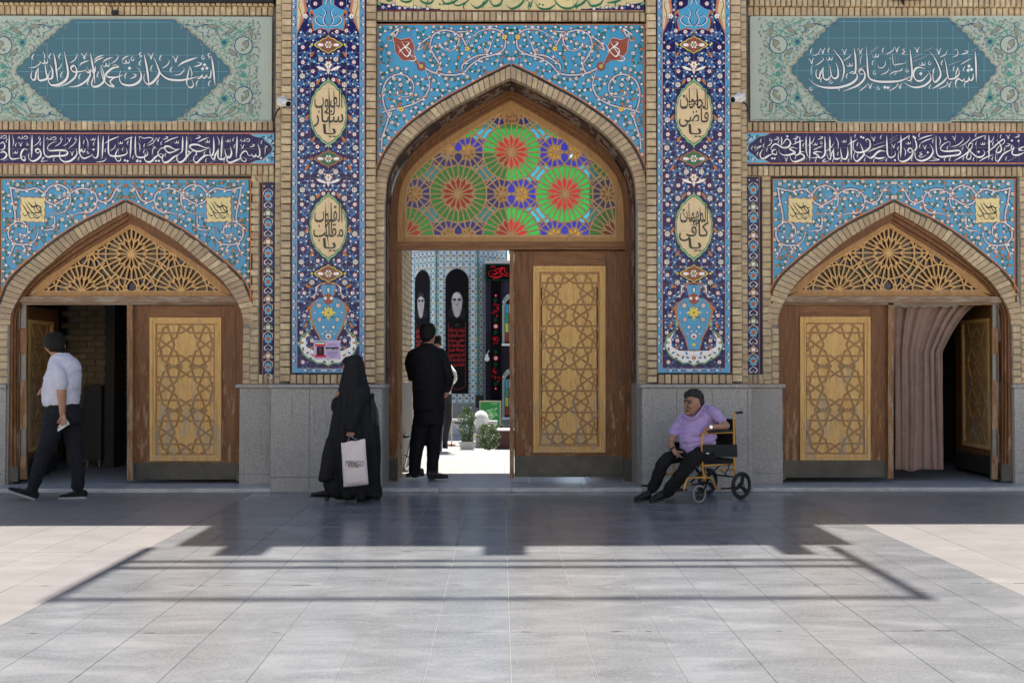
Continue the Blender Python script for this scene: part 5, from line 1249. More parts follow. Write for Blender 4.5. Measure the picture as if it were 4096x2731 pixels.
    def ok(p):
        x, y_ = p[0]-cx, p[1]
        if x < -120 or x > -6 or y_ > 1462 or y_ < -40: return False
        for c_ in (452, 908):
            if (x/84)**2+((y_-c_)/134)**2 < 1: return False
        for c_ in (180, 635, 1094):
            if abs(x)/76+abs(y_-c_)/44 < 1: return False
        if 1190 < y_ < 1400 and x > -80+(max(0, y_-1250))*.3: return False
        if y_ < 130 and (x > -66 or x < -88): return False
        if 1395 < y_: return False
        return True
    pr.flora((x0+24, -40, cx, 1470), ok, 19, ['w', 'w', 'w', 'r'], MID, MID, 3+int(dx), (4.4, 6.0), avoid=[(cx+x, y_, 13) for x, y_, k_ in spots])
    pr.mir = None; grout_lines(pr, x0+1, -72, x1-1, 1493, 4, 22)
    pr.build('floral_print', M['glaze'], pan)
pilaster(0, (med[0], med[1]), 'tall indigo tiled panel left of the central doorway, two cream medallions over a vase', (('یا', 'ستار', 'العیوب'), ('یا', 'مقلب', 'القلوب')))
pilaster(1462, (med[2], med[3]), 'tall indigo tiled panel right of the central doorway, two cream medallions over a vase', (('یا', 'قاضی', 'الحاجات'), ('یا', 'کافی', 'المهمات')))
# ---- narrow strips
for x0, x1, nm in ((1048, 1097, 'left'), (2987, 3040, 'right')):
    Y = YS+.004; cx = (x0+x1)/2
    pan = empty('tile_panel', (PX(cx, Y), Y, PZ(1495, Y)), gate, label='narrow indigo tile strip beside the %s doorway' % nm)
    b = MB(); b.box(PX(x0-8 if nm == 'left' else x0, Y), Y+.004, PZ(1497, Y), PX(x1 if nm == 'left' else x1+9, Y), Y+.03, PZ(733 if nm == 'left' else 708, Y)); b.build('black_border', M['black_joint'], pan)
    yt = 735 if nm == 'left' else 710
    tile_rect(pan, x0, yt, x1, 1495, 1, 11, Y, PURP, .3)
    pr = Print(Y); o = x0+3 if nm == 'left' else x1-3; pr.rect(o-1, yt, o+1, 1495, ORANGE, 4); pr.mir = cx
    for i in range(7):
        y = yt+50+i*114
        pr.scallop((cx, y), 17, 8, LBLUE, 3, .3, sy=1.25); pr.scallop((cx, y), 10, 10, ORANGE, 5, .4); pr.disc((cx, y), 3.5, RED, 6)
        pr.stroke([(cx, y+22), (cx-15, y+34), (cx-8, y+46), (cx, y+36)], 3, WHITE, 5); pr.stroke([(cx, y-30), (cx-17, y-18), (cx-17, y)], 2.4, WHITE, 5); pr.stroke([(cx-20, y+26), (cx-15, y+50), (cx-20, y+60)], 2.4, MID, 3)
        c2 = GREEN if i % 2 == 0 else rgb(176, 78, 48); yy = y+68
        if i < 6:
            pr.poly([(cx-19, yy), (cx-10, yy-8), (cx, yy-20), (cx+10, yy-8), (cx+19, yy), (cx+10, yy+8), (cx, yy+20), (cx-10, yy+8)], rgb(190, 190, 120), 4, True); pr.poly([(cx-15, yy), (cx, yy-16), (cx+15, yy), (cx, yy+16)], c2, 5, True); pr.scallop((cx, yy), 9, 5, WHITE, 6, .5)
        pr.leaf((cx-17, y+92), 1, 10, 4, ORANGE, 3); pr.disc((cx-16, y-40), 3, WHITE, 3, 5)
    pr.mir = None; grout_lines(pr, x0, yt, x1, 1495, 1, 11); pr.build('floral_print', M['glaze'], pan)
# ---- inscription bands
def band(x0, x1, yt, yb, nx, off, label, side):
    Y = YS-.03
    pan = empty('inscription_band', (PX((x0+x1)/2, Y), Y, PZ(yb, Y)), gate, label=label)
    b = MB(); b.box(PX(x0, Y), Y+.004, PZ(yb+9, Y), PX(x1, Y), Y+.1, PZ(yt-10, Y)); b.build('black_border', M['black_joint'], pan)
    tile_rect(pan, off, yt, off+nx*70.35*(1 if not side else 1.205), yb, nx, 2, Y, PURP, .5)
    pr = Print(Y); pr.rect(x0, yt+2, x1, yt+6, rgb(205, 125, 80), 2); pr.rect(x0, yb-7, x1, yb-3, rgb(205, 125, 80), 2)
    e = x1 if not side else x0; s_ = -1 if not side else 1
    yc = (yt+yb)/2
    cap_ = [(e, yt+7), (e+s_*100, yt+7), (e+s_*78, yt+18), (e+s_*48, yt+22), (e+s_*34, yt+36), (e+s_*14, yt+50), (e+s_*6, yc), (e+s_*14, yb-50), (e+s_*34, yb-36), (e+s_*48, yb-22), (e+s_*78, yb-18), (e+s_*100, yb-8), (e, yb-8)]
    pr.poly(cap_, rgb(170, 92, 66), 3); pr.poly([(e+(x-e)*.94, yc+(y-yc)*1.0) for x, y in cap_], LBLUE, 4)
    r = random.Random(4)
    for _ in range(52):
        u = r.uniform(0, 1); y = yt+9+r.random()*(yb-yt-18); lim = 6+94*abs((y-yc)/(yb-yc))**2.2
        x = e+s_*r.uniform(2, max(3, lim-6)); pr.leaf((x, y), r.uniform(0, 6), 13, 4, BLACK if r.random() < .7 else WHITE, 5)
    return pan, pr
p1, pr1 = band(-40, 1096, 530, 662, 17, -54.5 - 35, 'indigo inscription band in white script above the left doorway', 0)
TA, TB = trf(4.2, 0, 520), trf(4.2, 540, 520)
A_ = [[(155, 80), (155, 300), (160, 440), (200, 490), (300, 480), (370, 468)], [(470, 350), (420, 318), (375, 350), (350, 430), (370, 495), (415, 515), (420, 460), (365, 440)], [(540, 90), (535, 300), (530, 475)], [(680, 350), (630, 392), (598, 350), (640, 318), (685, 370), (680, 440), (620, 500), (550, 525), (490, 490), (480, 430), (490, 380)],
      [(740, 95), (735, 300), (745, 400), (800, 455), (900, 440), (1080, 432), (1135, 390), (1100, 350), (960, 345), (840, 350), (797, 310), (830, 250), (900, 208), (962, 205)], [(1280, 320), (1293, 400), (1250, 470), (1170, 525), (1080, 535), (1010, 480), (1000, 400), (1040, 320)],
      [(1340, 95), (1335, 250), (1340, 400), (1400, 478), (1500, 450), (1562, 410)], [18, (1430, 310), (1420, 365), (1380, 365), (1372, 325), (1340, 375), (1300, 375)], [(1650, 95), (1652, 300), (1640, 440), (1600, 472), (1560, 445), (1535, 400)], [(1735, 100), (1725, 300), (1715, 490)],
      [(1825, 95), (1820, 300), (1832, 405), (1900, 442), (2050, 432), (2135, 390), (2115, 295)], [18, (1990, 310), (1945, 400), (1940, 480), (1990, 528), (2032, 490), (1990, 440)], [14, (1990, 310), (2002, 400)], [(2205, 100), (2195, 300), (2185, 480)], [(2280, 110), (2275, 300), (2290, 445), (2360, 468)],
      [18, (0, 240), (50, 208), (82, 262), (60, 325), (0, 345)], [(0, 388), (60, 368), (112, 410), (80, 475), (0, 505)],
      [9, (560, 280), (640, 220), (682, 150), (660, 108)], [9, (920, 285), (1010, 222), (1052, 148)], [9, (1055, 272), (1120, 240), (1152, 200)], [9, (1150, 310), (1250, 232), (1292, 150)], [15, (1760, 232), (1850, 172), (2005, 110)], [12, (2085, 182), (2160, 140), (2240, 125)], [10, (1850, 360), (1922, 300), (1942, 240)], [12, (425, 437), (560, 388)], [13, (60, 527), (140, 488)], [12, (1612, 540), (1720, 532), (1782, 490), (1760, 458)], [10, (690, 482), (742, 462), (692, 532), (800, 515)], [12, (205, 100), (228, 180), (220, 278)], [12, (1430, 110), (1475, 200), (1478, 312)]]
pr1.ink(TA, [([s_[0]*1.25]+s_[1:]) if isinstance(s_[0], (int, float)) else s_ for s_ in A_], WHITE, 31)
pr1.marks(TA, WHITE, comma=((110, 190), (905, 500), (1320, 490), (1410, 210), (2145, 220), (2060, 330), (2235, 470), (680, 240), (265, 260), (1575, 240), (1770, 350)), vee=((345, 240), (1165, 160), (1210, 390)), shadda=((255, 375), (1560, 155), (2020, 215)), sale=((385, 130), (865, 145), (30, 120)), ring=((465, 240), (1480, 380), (665, 140), (1030, 150), (1275, 150)))
pr1.dots(TA, ((1570, 330), (2098, 512), (2142, 524), (2312, 515)), 22, WHITE)
B_ = [[(5, 110), (5, 300), (20, 432), (90, 465), (180, 442), (218, 390), (180, 338)], [12, (60, 205), (82, 280), (80, 372)], [(440, 400), (350, 452), (270, 532), (200, 535), (160, 490), (165, 430), (190, 380)], [18, (440, 400), (470, 420), (450, 465), (405, 440), (385, 380), (430, 318)], [(750, 312), (680, 332), (580, 282), (512, 280), (500, 320), (560, 382), (640, 370), (750, 322)],
      [(740, 410), (660, 452), (560, 532), (490, 545), (458, 490), (490, 400)], [(800, 110), (800, 250), (790, 360), (740, 402)], [(980, 350), (900, 412), (820, 512), (750, 545), (708, 510), (705, 455), (740, 400)], [(870, 110), (865, 300), (855, 528)], [(1252, 295), (1180, 300), (1050, 250), (950, 253), (922, 290), (980, 342), (1060, 362), (1150, 342), (1252, 300)], [18, (1020, 360), (1032, 410), (1000, 435)],
      [(1280, 430), (1180, 432), (1090, 502), (1040, 550), (988, 520), (988, 460), (1020, 418)], [(1320, 120), (1325, 300), (1312, 400), (1280, 432), (1258, 370), (1270, 308)], [(1465, 110), (1455, 300), (1445, 522)], [(1600, 280), (1622, 380), (1600, 452), (1550, 462), (1520, 400), (1508, 318)], [(1530, 440), (1480, 492), (1410, 482), (1393, 420), (1408, 308)], [(1400, 330), (1350, 422), (1330, 490), (1288, 470), (1265, 405)],
      [(1715, 110), (1710, 300), (1700, 472)], [(2060, 235), (2092, 330), (2092, 430), (2050, 452), (2030, 400)], [20, (2030, 400), (2018, 442), (1980, 442), (1962, 400)], [18, (1965, 400), (1940, 432), (1900, 420), (1880, 370), (1840, 358), (1790, 400), (1768, 460), (1790, 502), (1845, 535), (1868, 490), (1800, 458)], [(1800, 470), (1700, 512), (1600, 550), (1548, 520), (1548, 470), (1580, 418)],
      [13, (605, 545), (752, 478)], [13, (895, 545), (1062, 458)], [13, (1248, 558), (1372, 508)], [13, (1925, 498), (2032, 463)], [13, (1705, 553), (1782, 518)], [14, (490, 218), (600, 160), (732, 118)], [14, (1048, 212), (1150, 160), (1242, 128)], [11, (205, 238), (272, 190), (302, 150), (240, 128), (150, 142), (70, 115), (100, 215)], [10, (200, 272), (300, 222), (362, 130)],
      [11, (930, 118), (948, 205)], [12, (1380, 110), (1412, 180), (1410, 264)], [11, (2180, 258), (2222, 282), (2190, 300), (2183, 424)], [11, (290, 268), (345, 298), (302, 322), (288, 434)], [13, (500, 300), (440, 310), (400, 352)]]
pr1.ink(TB, [([s_[0]*1.25]+s_[1:]) if isinstance(s_[0], (int, float)) else s_ for s_ in B_], WHITE, 31)
pr1.marks(TB, WHITE, comma=((155, 270), (1165, 400), (1190, 520), (1650, 170), (1670, 280), (2125, 215), (150, 370), (440, 230), (510, 430), (1500, 520)), vee=((385, 160), (1805, 280)), shadda=((695, 205), (1215, 195), (1560, 180)), sale=((1850, 175),), wave=((510, 135), (1055, 125), (1965, 265)))
pr1.dots(TB, ((35, 527), (88, 527), (352, 522), (400, 522), (905, 365), (2115, 475)), 22, WHITE)
grout_lines(pr1, -54.5-35, 530, -54.5-35+17*70.35, 662, 17, 2); pr1.build('inscription', M['glaze'], p1)
p2, pr2 = band(2985, 4140, 526, 659, 14, 2985-12, 'indigo inscription band in white script above the right doorway', 1)
TC, TD = trf(4.2, 2980, 515), trf(4.2, 3536, 515)
C_ = [[18, (530, 370), (500, 350), (458, 382), (470, 422), (525, 435), (535, 375)], [(470, 422), (400, 452), (320, 502), (270, 492), (253, 440), (270, 390), (302, 348)], [(450, 375), (438, 330), (470, 280), (520, 258), (600, 302), (640, 322), (720, 312), (765, 250), (740, 190), (690, 180), (640, 250), (600, 290)], [18, (610, 130), (617, 200), (608, 292)],
      [(880, 342), (800, 318), (750, 342), (800, 372), (842, 402), (740, 442), (640, 442), (580, 400), (568, 348)], [(920, 128), (926, 300), (920, 402), (880, 442), (830, 432), (795, 388)], [(1000, 392), (950, 390), (930, 420), (992, 452), (980, 502), (900, 542), (820, 555), (768, 510), (757, 438)], [(1025, 130), (1028, 300), (1035, 400), (1060, 470), (1100, 488)], [(1090, 130), (1090, 300), (1085, 552)],
      [(1340, 130), (1346, 300), (1340, 432), (1280, 492), (1220, 472), (1188, 428)], [20, (1302, 400), (1220, 388), (1150, 412), (1222, 442), (1240, 472), (1150, 492), (1100, 488)], [(1425, 130), (1427, 300), (1430, 462)], [(1720, 310), (1727, 420), (1700, 502), (1640, 502), (1615, 420), (1603, 318)], [(1620, 482), (1560, 508), (1500, 500), (1488, 430), (1490, 320)], [18, (1490, 340), (1450, 432), (1430, 515), (1390, 482), (1368, 398)],
      [(1780, 130), (1787, 300), (1785, 532)], [(2050, 232), (2028, 192), (2072, 178), (2103, 240), (2092, 322), (2010, 382), (1900, 402), (1830, 362), (1818, 280), (1840, 208)], [(1930, 240), (1970, 340), (2002, 422), (1970, 472), (1890, 545), (1840, 522), (1823, 460), (1850, 388)], [(2360, 385), (2280, 372), (2220, 402), (2150, 472), (2100, 492), (2000, 432)], [(2150, 472), (2250, 502), (2360, 478)],
      [10, (368, 302), (430, 260), (452, 200), (430, 168)], [14, (800, 273), (880, 230), (992, 198)], [10, (1048, 292), (1130, 232), (1172, 128)], [14, (1145, 362), (1230, 322), (1312, 288)], [11, (1325, 392), (1420, 342), (1502, 238)], [14, (1728, 272), (1800, 230), (1892, 178)], [15, (2150, 282), (2360, 218)], [15, (2058, 402), (2150, 352), (2360, 276)], [13, (2250, 562), (2360, 508)], [13, (938, 562), (1052, 498)], [11, (1300, 552), (1352, 508), (1302, 552), (1422, 545)],
      [12, (1520, 138), (1565, 230), (1560, 355)], [12, (560, 468), (597, 555)], [10, (180, 268), (160, 332), (272, 288), (155, 385)]]
pr2.ink(TC, [([s_[0]*1.25]+s_[1:]) if isinstance(s_[0], (int, float)) else s_ for s_ in C_], WHITE, 31)
pr2.marks(TC, WHITE, comma=((115, 330), (370, 360), (310, 290), (565, 225), (980, 280), (1190, 540), (1620, 540), (1740, 540), (1890, 460), (1890, 270), (2010, 530), (2280, 150), (1560, 430), (265, 210), (210, 430), (850, 210), (850, 490), (1480, 540), (1850, 130), (2165, 545)), vee=((690, 510), (2160, 170)), shadda=((1175, 260), (1660, 210)), ring=((1285, 240), (430, 185)), wave=((525, 165), (850, 150), (1265, 155)))
pr2.dots(TC, ((455, 500), (497, 500), (712, 130), (1950, 140), (1988, 155)), 21, WHITE)
D_ = [[(45, 120), (50, 300), (60, 432), (100, 484), (160, 472), (192, 430), (180, 378)], [(285, 110), (285, 300), (280, 492)], [(490, 370), (440, 402), (398, 370), (440, 328), (482, 380), (470, 452), (400, 522), (310, 555), (248, 520), (240, 450), (260, 368)], [(510, 160), (542, 250), (540, 340), (480, 382)], [14, (330, 320), (362, 380), (350, 472)],
      [(770, 260), (812, 330), (820, 402), (770, 482), (680, 532), (600, 538), (538, 500), (518, 430), (530, 350)], [10, (642, 388), (600, 410), (642, 430), (588, 460), (620, 484), (722, 440)], [(875, 120), (875, 300), (892, 422), (950, 472), (1080, 462), (1240, 442), (1288, 400), (1250, 368), (1100, 380), (1000, 377), (948, 340), (980, 280), (1060, 228), (1112, 230), (1098, 292)],
      [(1370, 270), (1400, 322), (1470, 402), (1560, 472), (1640, 472), (1692, 420), (1668, 355)], [18, (1492, 250), (1460, 342), (1350, 442), (1168, 547)], [16, (1440, 360), (1400, 442), (1388, 502), (1440, 512), (1462, 450), (1430, 400)], [14, (1500, 260), (1440, 250), (1408, 332)], [(1760, 110), (1766, 300), (1760, 532)], [16, (1718, 402), (1820, 332), (1920, 240), (2010, 180), (2022, 230), (1950, 292)], [20, (1880, 188), (1950, 262), (1972, 340), (1950, 392), (1888, 402), (1900, 340), (1950, 280)],
      [16, (2150, 268), (2138, 332), (2185, 332), (2150, 268)], [18, (2170, 340), (2080, 382), (2000, 432), (1920, 545), (1880, 532), (1873, 470), (1890, 398)], [(2180, 340), (2150, 402), (2180, 442), (2260, 442), (2360, 398)], [20, (2360, 298), (2258, 350), (2360, 372)],
      [14, (98, 192), (232, 108)], [14, (88, 242), (227, 163)], [14, (218, 242), (330, 180), (432, 108)], [14, (568, 192), (690, 140), (822, 108)], [13, (608, 252), (700, 200), (832, 158)], [11, (1118, 302), (1230, 280), (1332, 190), (1298, 138)], [10, (1258, 307), (1380, 240), (1442, 160), (1418, 118)], [14, (1438, 243), (1550, 170), (1712, 108)], [10, (1738, 252), (1820, 200), (1852, 118)], [14, (1598, 553), (1700, 490), (1842, 432)], [13, (2078, 548), (2222, 478)], [11, (750, 542), (860, 532), (932, 520), (820, 490), (862, 468)], [12, (920, 128), (948, 200), (935, 294)]]
pr2.ink(TD, [([s_[0]*1.25]+s_[1:]) if isinstance(s_[0], (int, float)) else s_ for s_ in D_], WHITE, 31)
pr2.marks(TD, WHITE, comma=((235, 340), (420, 160), (820, 220), (1065, 330), (1105, 520), (1320, 340), (1335, 510), (1505, 520), (1545, 260), (1700, 160), (1820, 510), (1830, 260), (1960, 140), (2050, 510), (465, 520), (40, 530), (590, 120), (600, 300), (1020, 520), (1540, 120), (2025, 360)), vee=((685, 310), (1180, 155), (2085, 135), (160, 290)), shadda=((405, 240), (1655, 250)), ring=((1035, 165),), wave=((2075, 275), (2235, 125)))
pr2.dots(TD, ((185, 530), (495, 140), (522, 157), (735, 400), (1590, 390), (2150, 202), (2260, 208)), 21, WHITE)
grout_lines(pr2, 2973, 526, 2973+14*84.8, 659, 14, 2); pr2.build('inscription', M['glaze'], p2)
# top central band: cream with green script
Y = YC+.004
pan = empty('inscription_band', (PX(2043, Y), Y, PZ(46, Y)), gate, label='cream inscription band in green script at the top of the central bay')
b = MB(); b.box(PX(1501, Y), Y+.004, PZ(48, Y), PX(2587, Y), Y+.03, PZ(-60, Y)); b.build('black_border', M['black_joint'], pan)
tile_rect(pan, 1508, -68, 2578, 45, 15, 2, Y, rgb(222, 205, 150), .5)
pr = Print(Y); pr.rect(1508, 41, 2578, 44, rgb(150, 60, 40), 6); Tt = trf(2.158, 1500, 0); GR = rgb(40, 108, 74)
pr.ink(Tt, [[(180, -60), (230, 10), (300, 15), (340, -40)], [(380, -60), (400, 15), (480, 30), (520, -30)], [(560, -60), (600, 30), (680, 20), (760, -40)], [16, (640, -20), (700, 50), (790, 20), (830, -40)], [(820, 30), (880, 72), (960, 20), (1000, -50)], [(980, -20), (1020, 50), (1080, 40), (1110, -30)], [(1130, 40), (1180, 78), (1260, 40), (1300, -40)], [(1300, -60), (1290, 40)], [(1380, 20), (1420, 72), (1500, 80), (1570, 30)], [(1520, -40), (1600, 60), (1700, 70), (1760, 0)], [(1680, 70), (1780, 40), (1860, -40)], [(1830, -20), (1860, 50), (1940, 40), (1980, -20)], [(2000, 30), (2100, 10), (2160, -40)], [14, (420, 10), (440, -50)], [12, (980, 70), (1080, 60)], [12, (1180, 20), (1260, 0)], [12, (1640, 20), (1700, -10)], [(60, -60), (110, 10), (160, 0)]], GR, 22)
pr.marks(Tt, GR, comma=((450, 40), (930, 50), (1330, 60), (770, 60), (2080, 40)), vee=((1340, 30),)); pr.dots(Tt, ((560, 40), (590, 40), (1420, 40), (1450, 45), (1740, 70), (2110, 50)), 11, GR)
pr.mir = 2043
for x in range(0, 250, 12): 
    y = 38-24*math.exp(-((x)/90)**2)-rnd.uniform(0, 4); pr.poly([(1510+x, 41), (1510+x, y), (1522+x, y), (1522+x, 41)], NAVY, 7)
for x, y, k_ in ((22, 30, 'b'), (46, 26, 'r'), (64, 20, 'w'), (110, 32, 'b'), (150, 30, 'w'), (88, 33, 'r'), (200, 36, 'w')): pr.flower((1510+x, y), 8, k_, 9)
for x in (34, 78, 128, 176): pr.leaf((1510+x, 33), 1, 16, 6, MID, 8)
pr.leaf((1516, 16), .5, 20, 10, LGREEN, 8, BLACK)
pr.mir = None; pr.build('inscription', M['glaze'], pan)

# ---------------------------------------------------------------- printed banners over the side doorways
def banner(x0, y0, x1, y1, T, tips, label, dy):
    Y = YS-.045
    bn = empty('banner', (PX((x0+x1)/2, Y), Y, PZ(y1, Y)), label=label, cat='banner', group='printed banners hung over the side doorways')
    b = MB(); n = 40
    for i in range(n):
        for j in range(8):
            q = [(x0+(x1-x0)*(i+a)/n, y0+(y1-y0)*(j+c)/8+dy*((i+a)/n)) for a, c in ((0, 1), (1, 1), (1, 0), (0, 0))]
            b.add([P(x, y, Y) for x, y in q], [(0, 1, 2, 3)], rgb(170, 180, 167))
    z0 = PZ(y1, Y)+.01; z1 = PZ(y0, Y)-.01; b.box(PX(x0+2, Y), Y+.0005, z0, PX(x1-2, Y), Y+.004, z1, 0, rgb(170, 180, 167)); b.build('sheet', M['print'], bn)
    pr = Print(Y); TEAL = rgb(78, 112, 124); TAN = rgb(160, 158, 138); G1 = rgb(84, 148, 134); B1 = rgb(62, 92, 120); OL = rgb(140, 142, 122)
    lx, rx, cyy, tl, trr, yt_, yb_ = tips
    def outline(k_):
        left = []; n = 9
        for seg in (((lx, cyy), (tl, yt_)),):
            for i in range(n):
                t0, t1 = i/n, (i+1)/n
                f = lambda t: (seg[0][0]+(seg[1][0]-seg[0][0])*t, cyy+(yt_-cyy)*(1-(1-t)**1.18))
                a, c = f(t0), f(t1); m = ((a[0]+c[0])/2, (a[1]+c[1])/2); dx, dy_ = c[0]-a[0], c[1]-a[1]; L = math.hypot(dx, dy_)
                for u in (0, .2, .4, .6, .8):
                    h = math.sin(u*PI)*L*.2; left.append((a[0]+dx*u+dy_/L*h, a[1]+dy_*u-dx/L*h))
        left.append((tl, yt_)); cxm = (lx+rx)/2
        up = left+[(2*cxm-x, y) for x, y in left[::-1]]; dn = [(x, 2*cyy-y) for x, y in up[::-1]][1:-1]
        return [(cxm+(x-cxm)*k_[0], cyy+(y-cyy)*k_[1]) for x, y in up+dn]
    pr.poly(outline((1.022, 1.03)), TAN, 3); pr.poly(outline((1, 1)), TEAL, 4)
    cxm = (lx+rx)/2; pr.mir = cxm
    # corner ornament, mirrored about both axes
    for sy in (1, -1):
        def F(x, y): return (lx+(x)*1.0, cyy+sy*y)
        for path, c_, w_ in (([(-20, 0), (-45, -60), (-30, -110), (20, -150), (60, -190)], G1, 3), ([(-60, -10), (-80, -60), (-60, -120), (-20, -170), (60, -200), (140, -205)], G1, 3), ([(40, -120), (55, -160), (90, -185), (140, -175), (180, -190)], B1, 3.4), ([(-95, -190), (-50, -160), (0, -140), (25, -110)], G1, 2.6), ([(-100, -100), (-60, -90), (-20, -100), (10, -120)], G1, 2.6), ([(-100, -30), (-70, -50), (-60, -90)], G1, 2.6), ([(-10, -60), (20, -80), (40, -118)], G1, 2.6)):
            pr.stroke([F(*p) for p in path], w_, c_, 5)
            for i, p in enumerate(catmull(path, 3)[1::2]): pr.leaf(F(p[0]+(5 if i % 2 else -5), p[1]+4), i*1.7, 13, 5, c_, 6)
        pr.scallop(F(-52, -100), 38, 12, B1, 6, .05); pr.scallop(F(-52, -100), 34, 12, rgb(170, 180, 167), 7, .05); pr.leaf(F(-56, -100), 1.0, 46, 26, OL, 8, B1); pr.leaf(F(-48, -94), 2.4, 30, 12, rgb(170, 180, 167), 10)
        pr.scallop(F(25, -112), 16, 10, G1, 7); pr.scallop(F(25, -112), 9, 8, B1, 8); pr.leaf(F(0, -160), .6, 46, 16, OL, 7, B1); pr.leaf(F(-80, -150), 1.7, 44, 16, OL, 7, B1); pr.leaf(F(-10, -70), 2.4, 42, 15, OL, 7, B1); pr.leaf(F(75, -178), -.2, 50, 16, OL, 7, B1)
        pr.scallop(F(-52, -18), 12, 8, G1, 7)
        for q in ((-90, -60), (-30, -190), (40, -205), (110, -190), (-15, -30), (-100, -130), (60, -150)): pr.scallop(F(*q), 6, 5, rgb(150, 146, 136), 6)
    def fl(p):
        x, y = abs(p[0]-cxm), abs(p[1]-cyy)/(cyy-yt_); half = (rx-lx)/2-((rx-lx)/2-(trr-tl)/2)*min(1, y)
        return x > half+16 and y < .97 and p[0] > x0+8 and p[0] > lx-128
    rr_ = random.Random(8)
    pts_ = []
    for _ in range(2600):
        p = (rr_.uniform(max(x0, lx-125), cxm), rr_.uniform(y0+6, cyy))
        if fl(p) and all((p[0]-q[0])**2+(p[1]-q[1])**2 > 115 for q in pts_): pts_.append(p)
    for p in pts_:
        for sy in (0, 1):
            yy = p[1] if not sy else 2*cyy-p[1]; a_ = rr_.uniform(0, 6.28); c_ = (G1, G1, B1, OL)[rr_.randrange(4)]
            pr.stroke([(p[0]+6*math.cos(a_+k_), yy+6*math.sin(a_+k_)) for k_ in (0, 1, 2, 3.1)], 2.2, c_, 4); pr.leaf((p[0]+4*math.cos(a_), yy+4*math.sin(a_)), a_, 9, 3.6, c_, 4)
    pr.mir = None
    GL = rgb(112, 168, 180); x = x0+62; 
    while x < x1:
        for k_ in range(24):
            a, c = y0+(y1-y0)*k_/24, y0+(y1-y0)*(k_+1)/24
            dd = abs((a+c)/2-cyy)/(cyy-yt_); half = (rx-lx)/2*(1-.0)-(( (rx-lx)/2-(trr-tl)/2)*min(1, dd))
            if abs(x-cxm) < half: pr.poly([(x-.7, a), (x+.7, a), (x+.7, c), (x-.7, c)], GL, 6)
        x += 62.3
    y = y0+22
    while y < y1:
        dd = min(1, abs(y-cyy)/(cyy-yt_)); half = (rx-lx)/2-((rx-lx)/2-(trr-tl)/2)*dd
        pr.rect(cxm-half+4, y-.7, cxm+half-4, y+.7, GL, 6); y += 65.5
    pr.stroke([(x0+4, y1-4), ((x0+x1)/2, y1-6), (x1-4, y1-4)], 1.5, rgb(90, 96, 92), 5, False)
    return bn, pr
T1 = trf(2.94, 90, 180); CW = rgb(222, 222, 220); SH = rgb(58, 74, 84)
bn, pr = banner(-60, 69, 1086, 486, None, (64, 922, 283.5, 300, 655, 78, 480), 'teal and cream printed banner hung over the left doorway', 2)
L_ = [[(2222, 135), (2240, 250), (2256, 400), (2266, 482)], [16, (2218, 285), (2216, 340), (2205, 385), (2180, 384), (2164, 345)], [16, (2165, 345), (2150, 384), (2122, 388), (2114, 345)], [18, (2116, 350), (2090, 388), (2050, 400)], [24, (1545, 150), (1578, 225), (1602, 295), (1640, 355), (1720, 405), (1850, 418), (1960, 400), (2080, 372)], [24, (1545, 150), (1600, 285), (1605, 345), (1570, 402), (1520, 450), (1470, 462), (1435, 430), (1427, 380), (1440, 338)],
      [16, (1970, 248), (1950, 330), (1935, 410), (1933, 462), (1970, 505), (2008, 480), (1995, 420), (1950, 390)], [13, (1970, 248), (1992, 330), (1985, 390)], [26, (1430, 110), (1462, 270), (1480, 400), (1490, 505)], [24, (1342, 262), (1382, 310), (1397, 360), (1380, 422), (1320, 466), (1240, 478), (1170, 458), (1142, 410), (1143, 350), (1155, 302)],
      [22, (1182, 355), (1090, 384), (1000, 376), (985, 340), (1060, 275), (1130, 262), (1100, 238), (1055, 245)], [20, (1120, 380), (1060, 402), (1030, 440), (1078, 490), (1010, 475), (960, 420), (930, 330), (918, 235)], [22, (925, 240), (955, 340), (965, 402), (940, 452), (885, 487), (830, 492), (813, 455), (830, 395), (852, 328)],
      [20, (750, 258), (792, 320), (790, 372), (740, 432), (650, 484), (540, 497)], [18, (856, 248), (850, 312), (825, 322), (803, 282)], [18, (805, 285), (790, 322), (760, 322), (742, 288)], [20, (745, 300), (680, 315), (600, 318), (570, 275), (605, 245), (635, 290), (632, 350), (600, 402), (510, 466), (390, 500)], [26, (490, 80), (516, 200), (535, 330), (510, 412), (430, 467), (340, 474), (303, 420), (310, 350), (335, 295)],
      [24, (798, 100), (826, 250), (845, 380), (852, 458)], [24, (365, 98), (386, 200), (402, 330), (415, 438)], [22, (320, 230), (352, 300), (350, 382), (325, 402), (300, 402), (283, 375)], [22, (262, 215), (277, 320), (290, 392), (232, 418), (190, 412), (184, 330), (190, 265)], [20, (190, 268), (160, 330), (150, 402), (120, 412), (99, 370), (115, 298)],
      [10, (72, 270), (150, 262), (212, 210), (180, 186)], [10, (552, 217), (612, 180), (642, 120), (618, 96)], [13, (668, 252), (700, 215), (787, 183)], [13, (842, 218), (882, 178), (962, 148)], [13, (842, 184), (882, 148), (962, 118)], [13, (942, 213), (982, 175), (1064, 148)], [10, (1038, 227), (1102, 180), (1127, 130), (1100, 108)], [13, (1168, 187), (1200, 152), (1252, 130)], [10, (1638, 282), (1702, 240), (1727, 190), (1700, 166)], [20, (1828, 253), (1900, 204), (2064, 146)], [10, (1778, 358), (1852, 347), (1904, 290), (1878, 264)], [12, (2215, 112), (2192, 104), (2182, 130), (2208, 145), (2178, 165)], [12, (1405, 100), (1385, 96), (1374, 118), (1400, 132), (1368, 155)], [12, (240, 80), (262, 130), (256, 180)], [10, (395, 305), (440, 270), (465, 215)], [13, (1262, 400), (1320, 378), (1335, 352), (1290, 345)]]
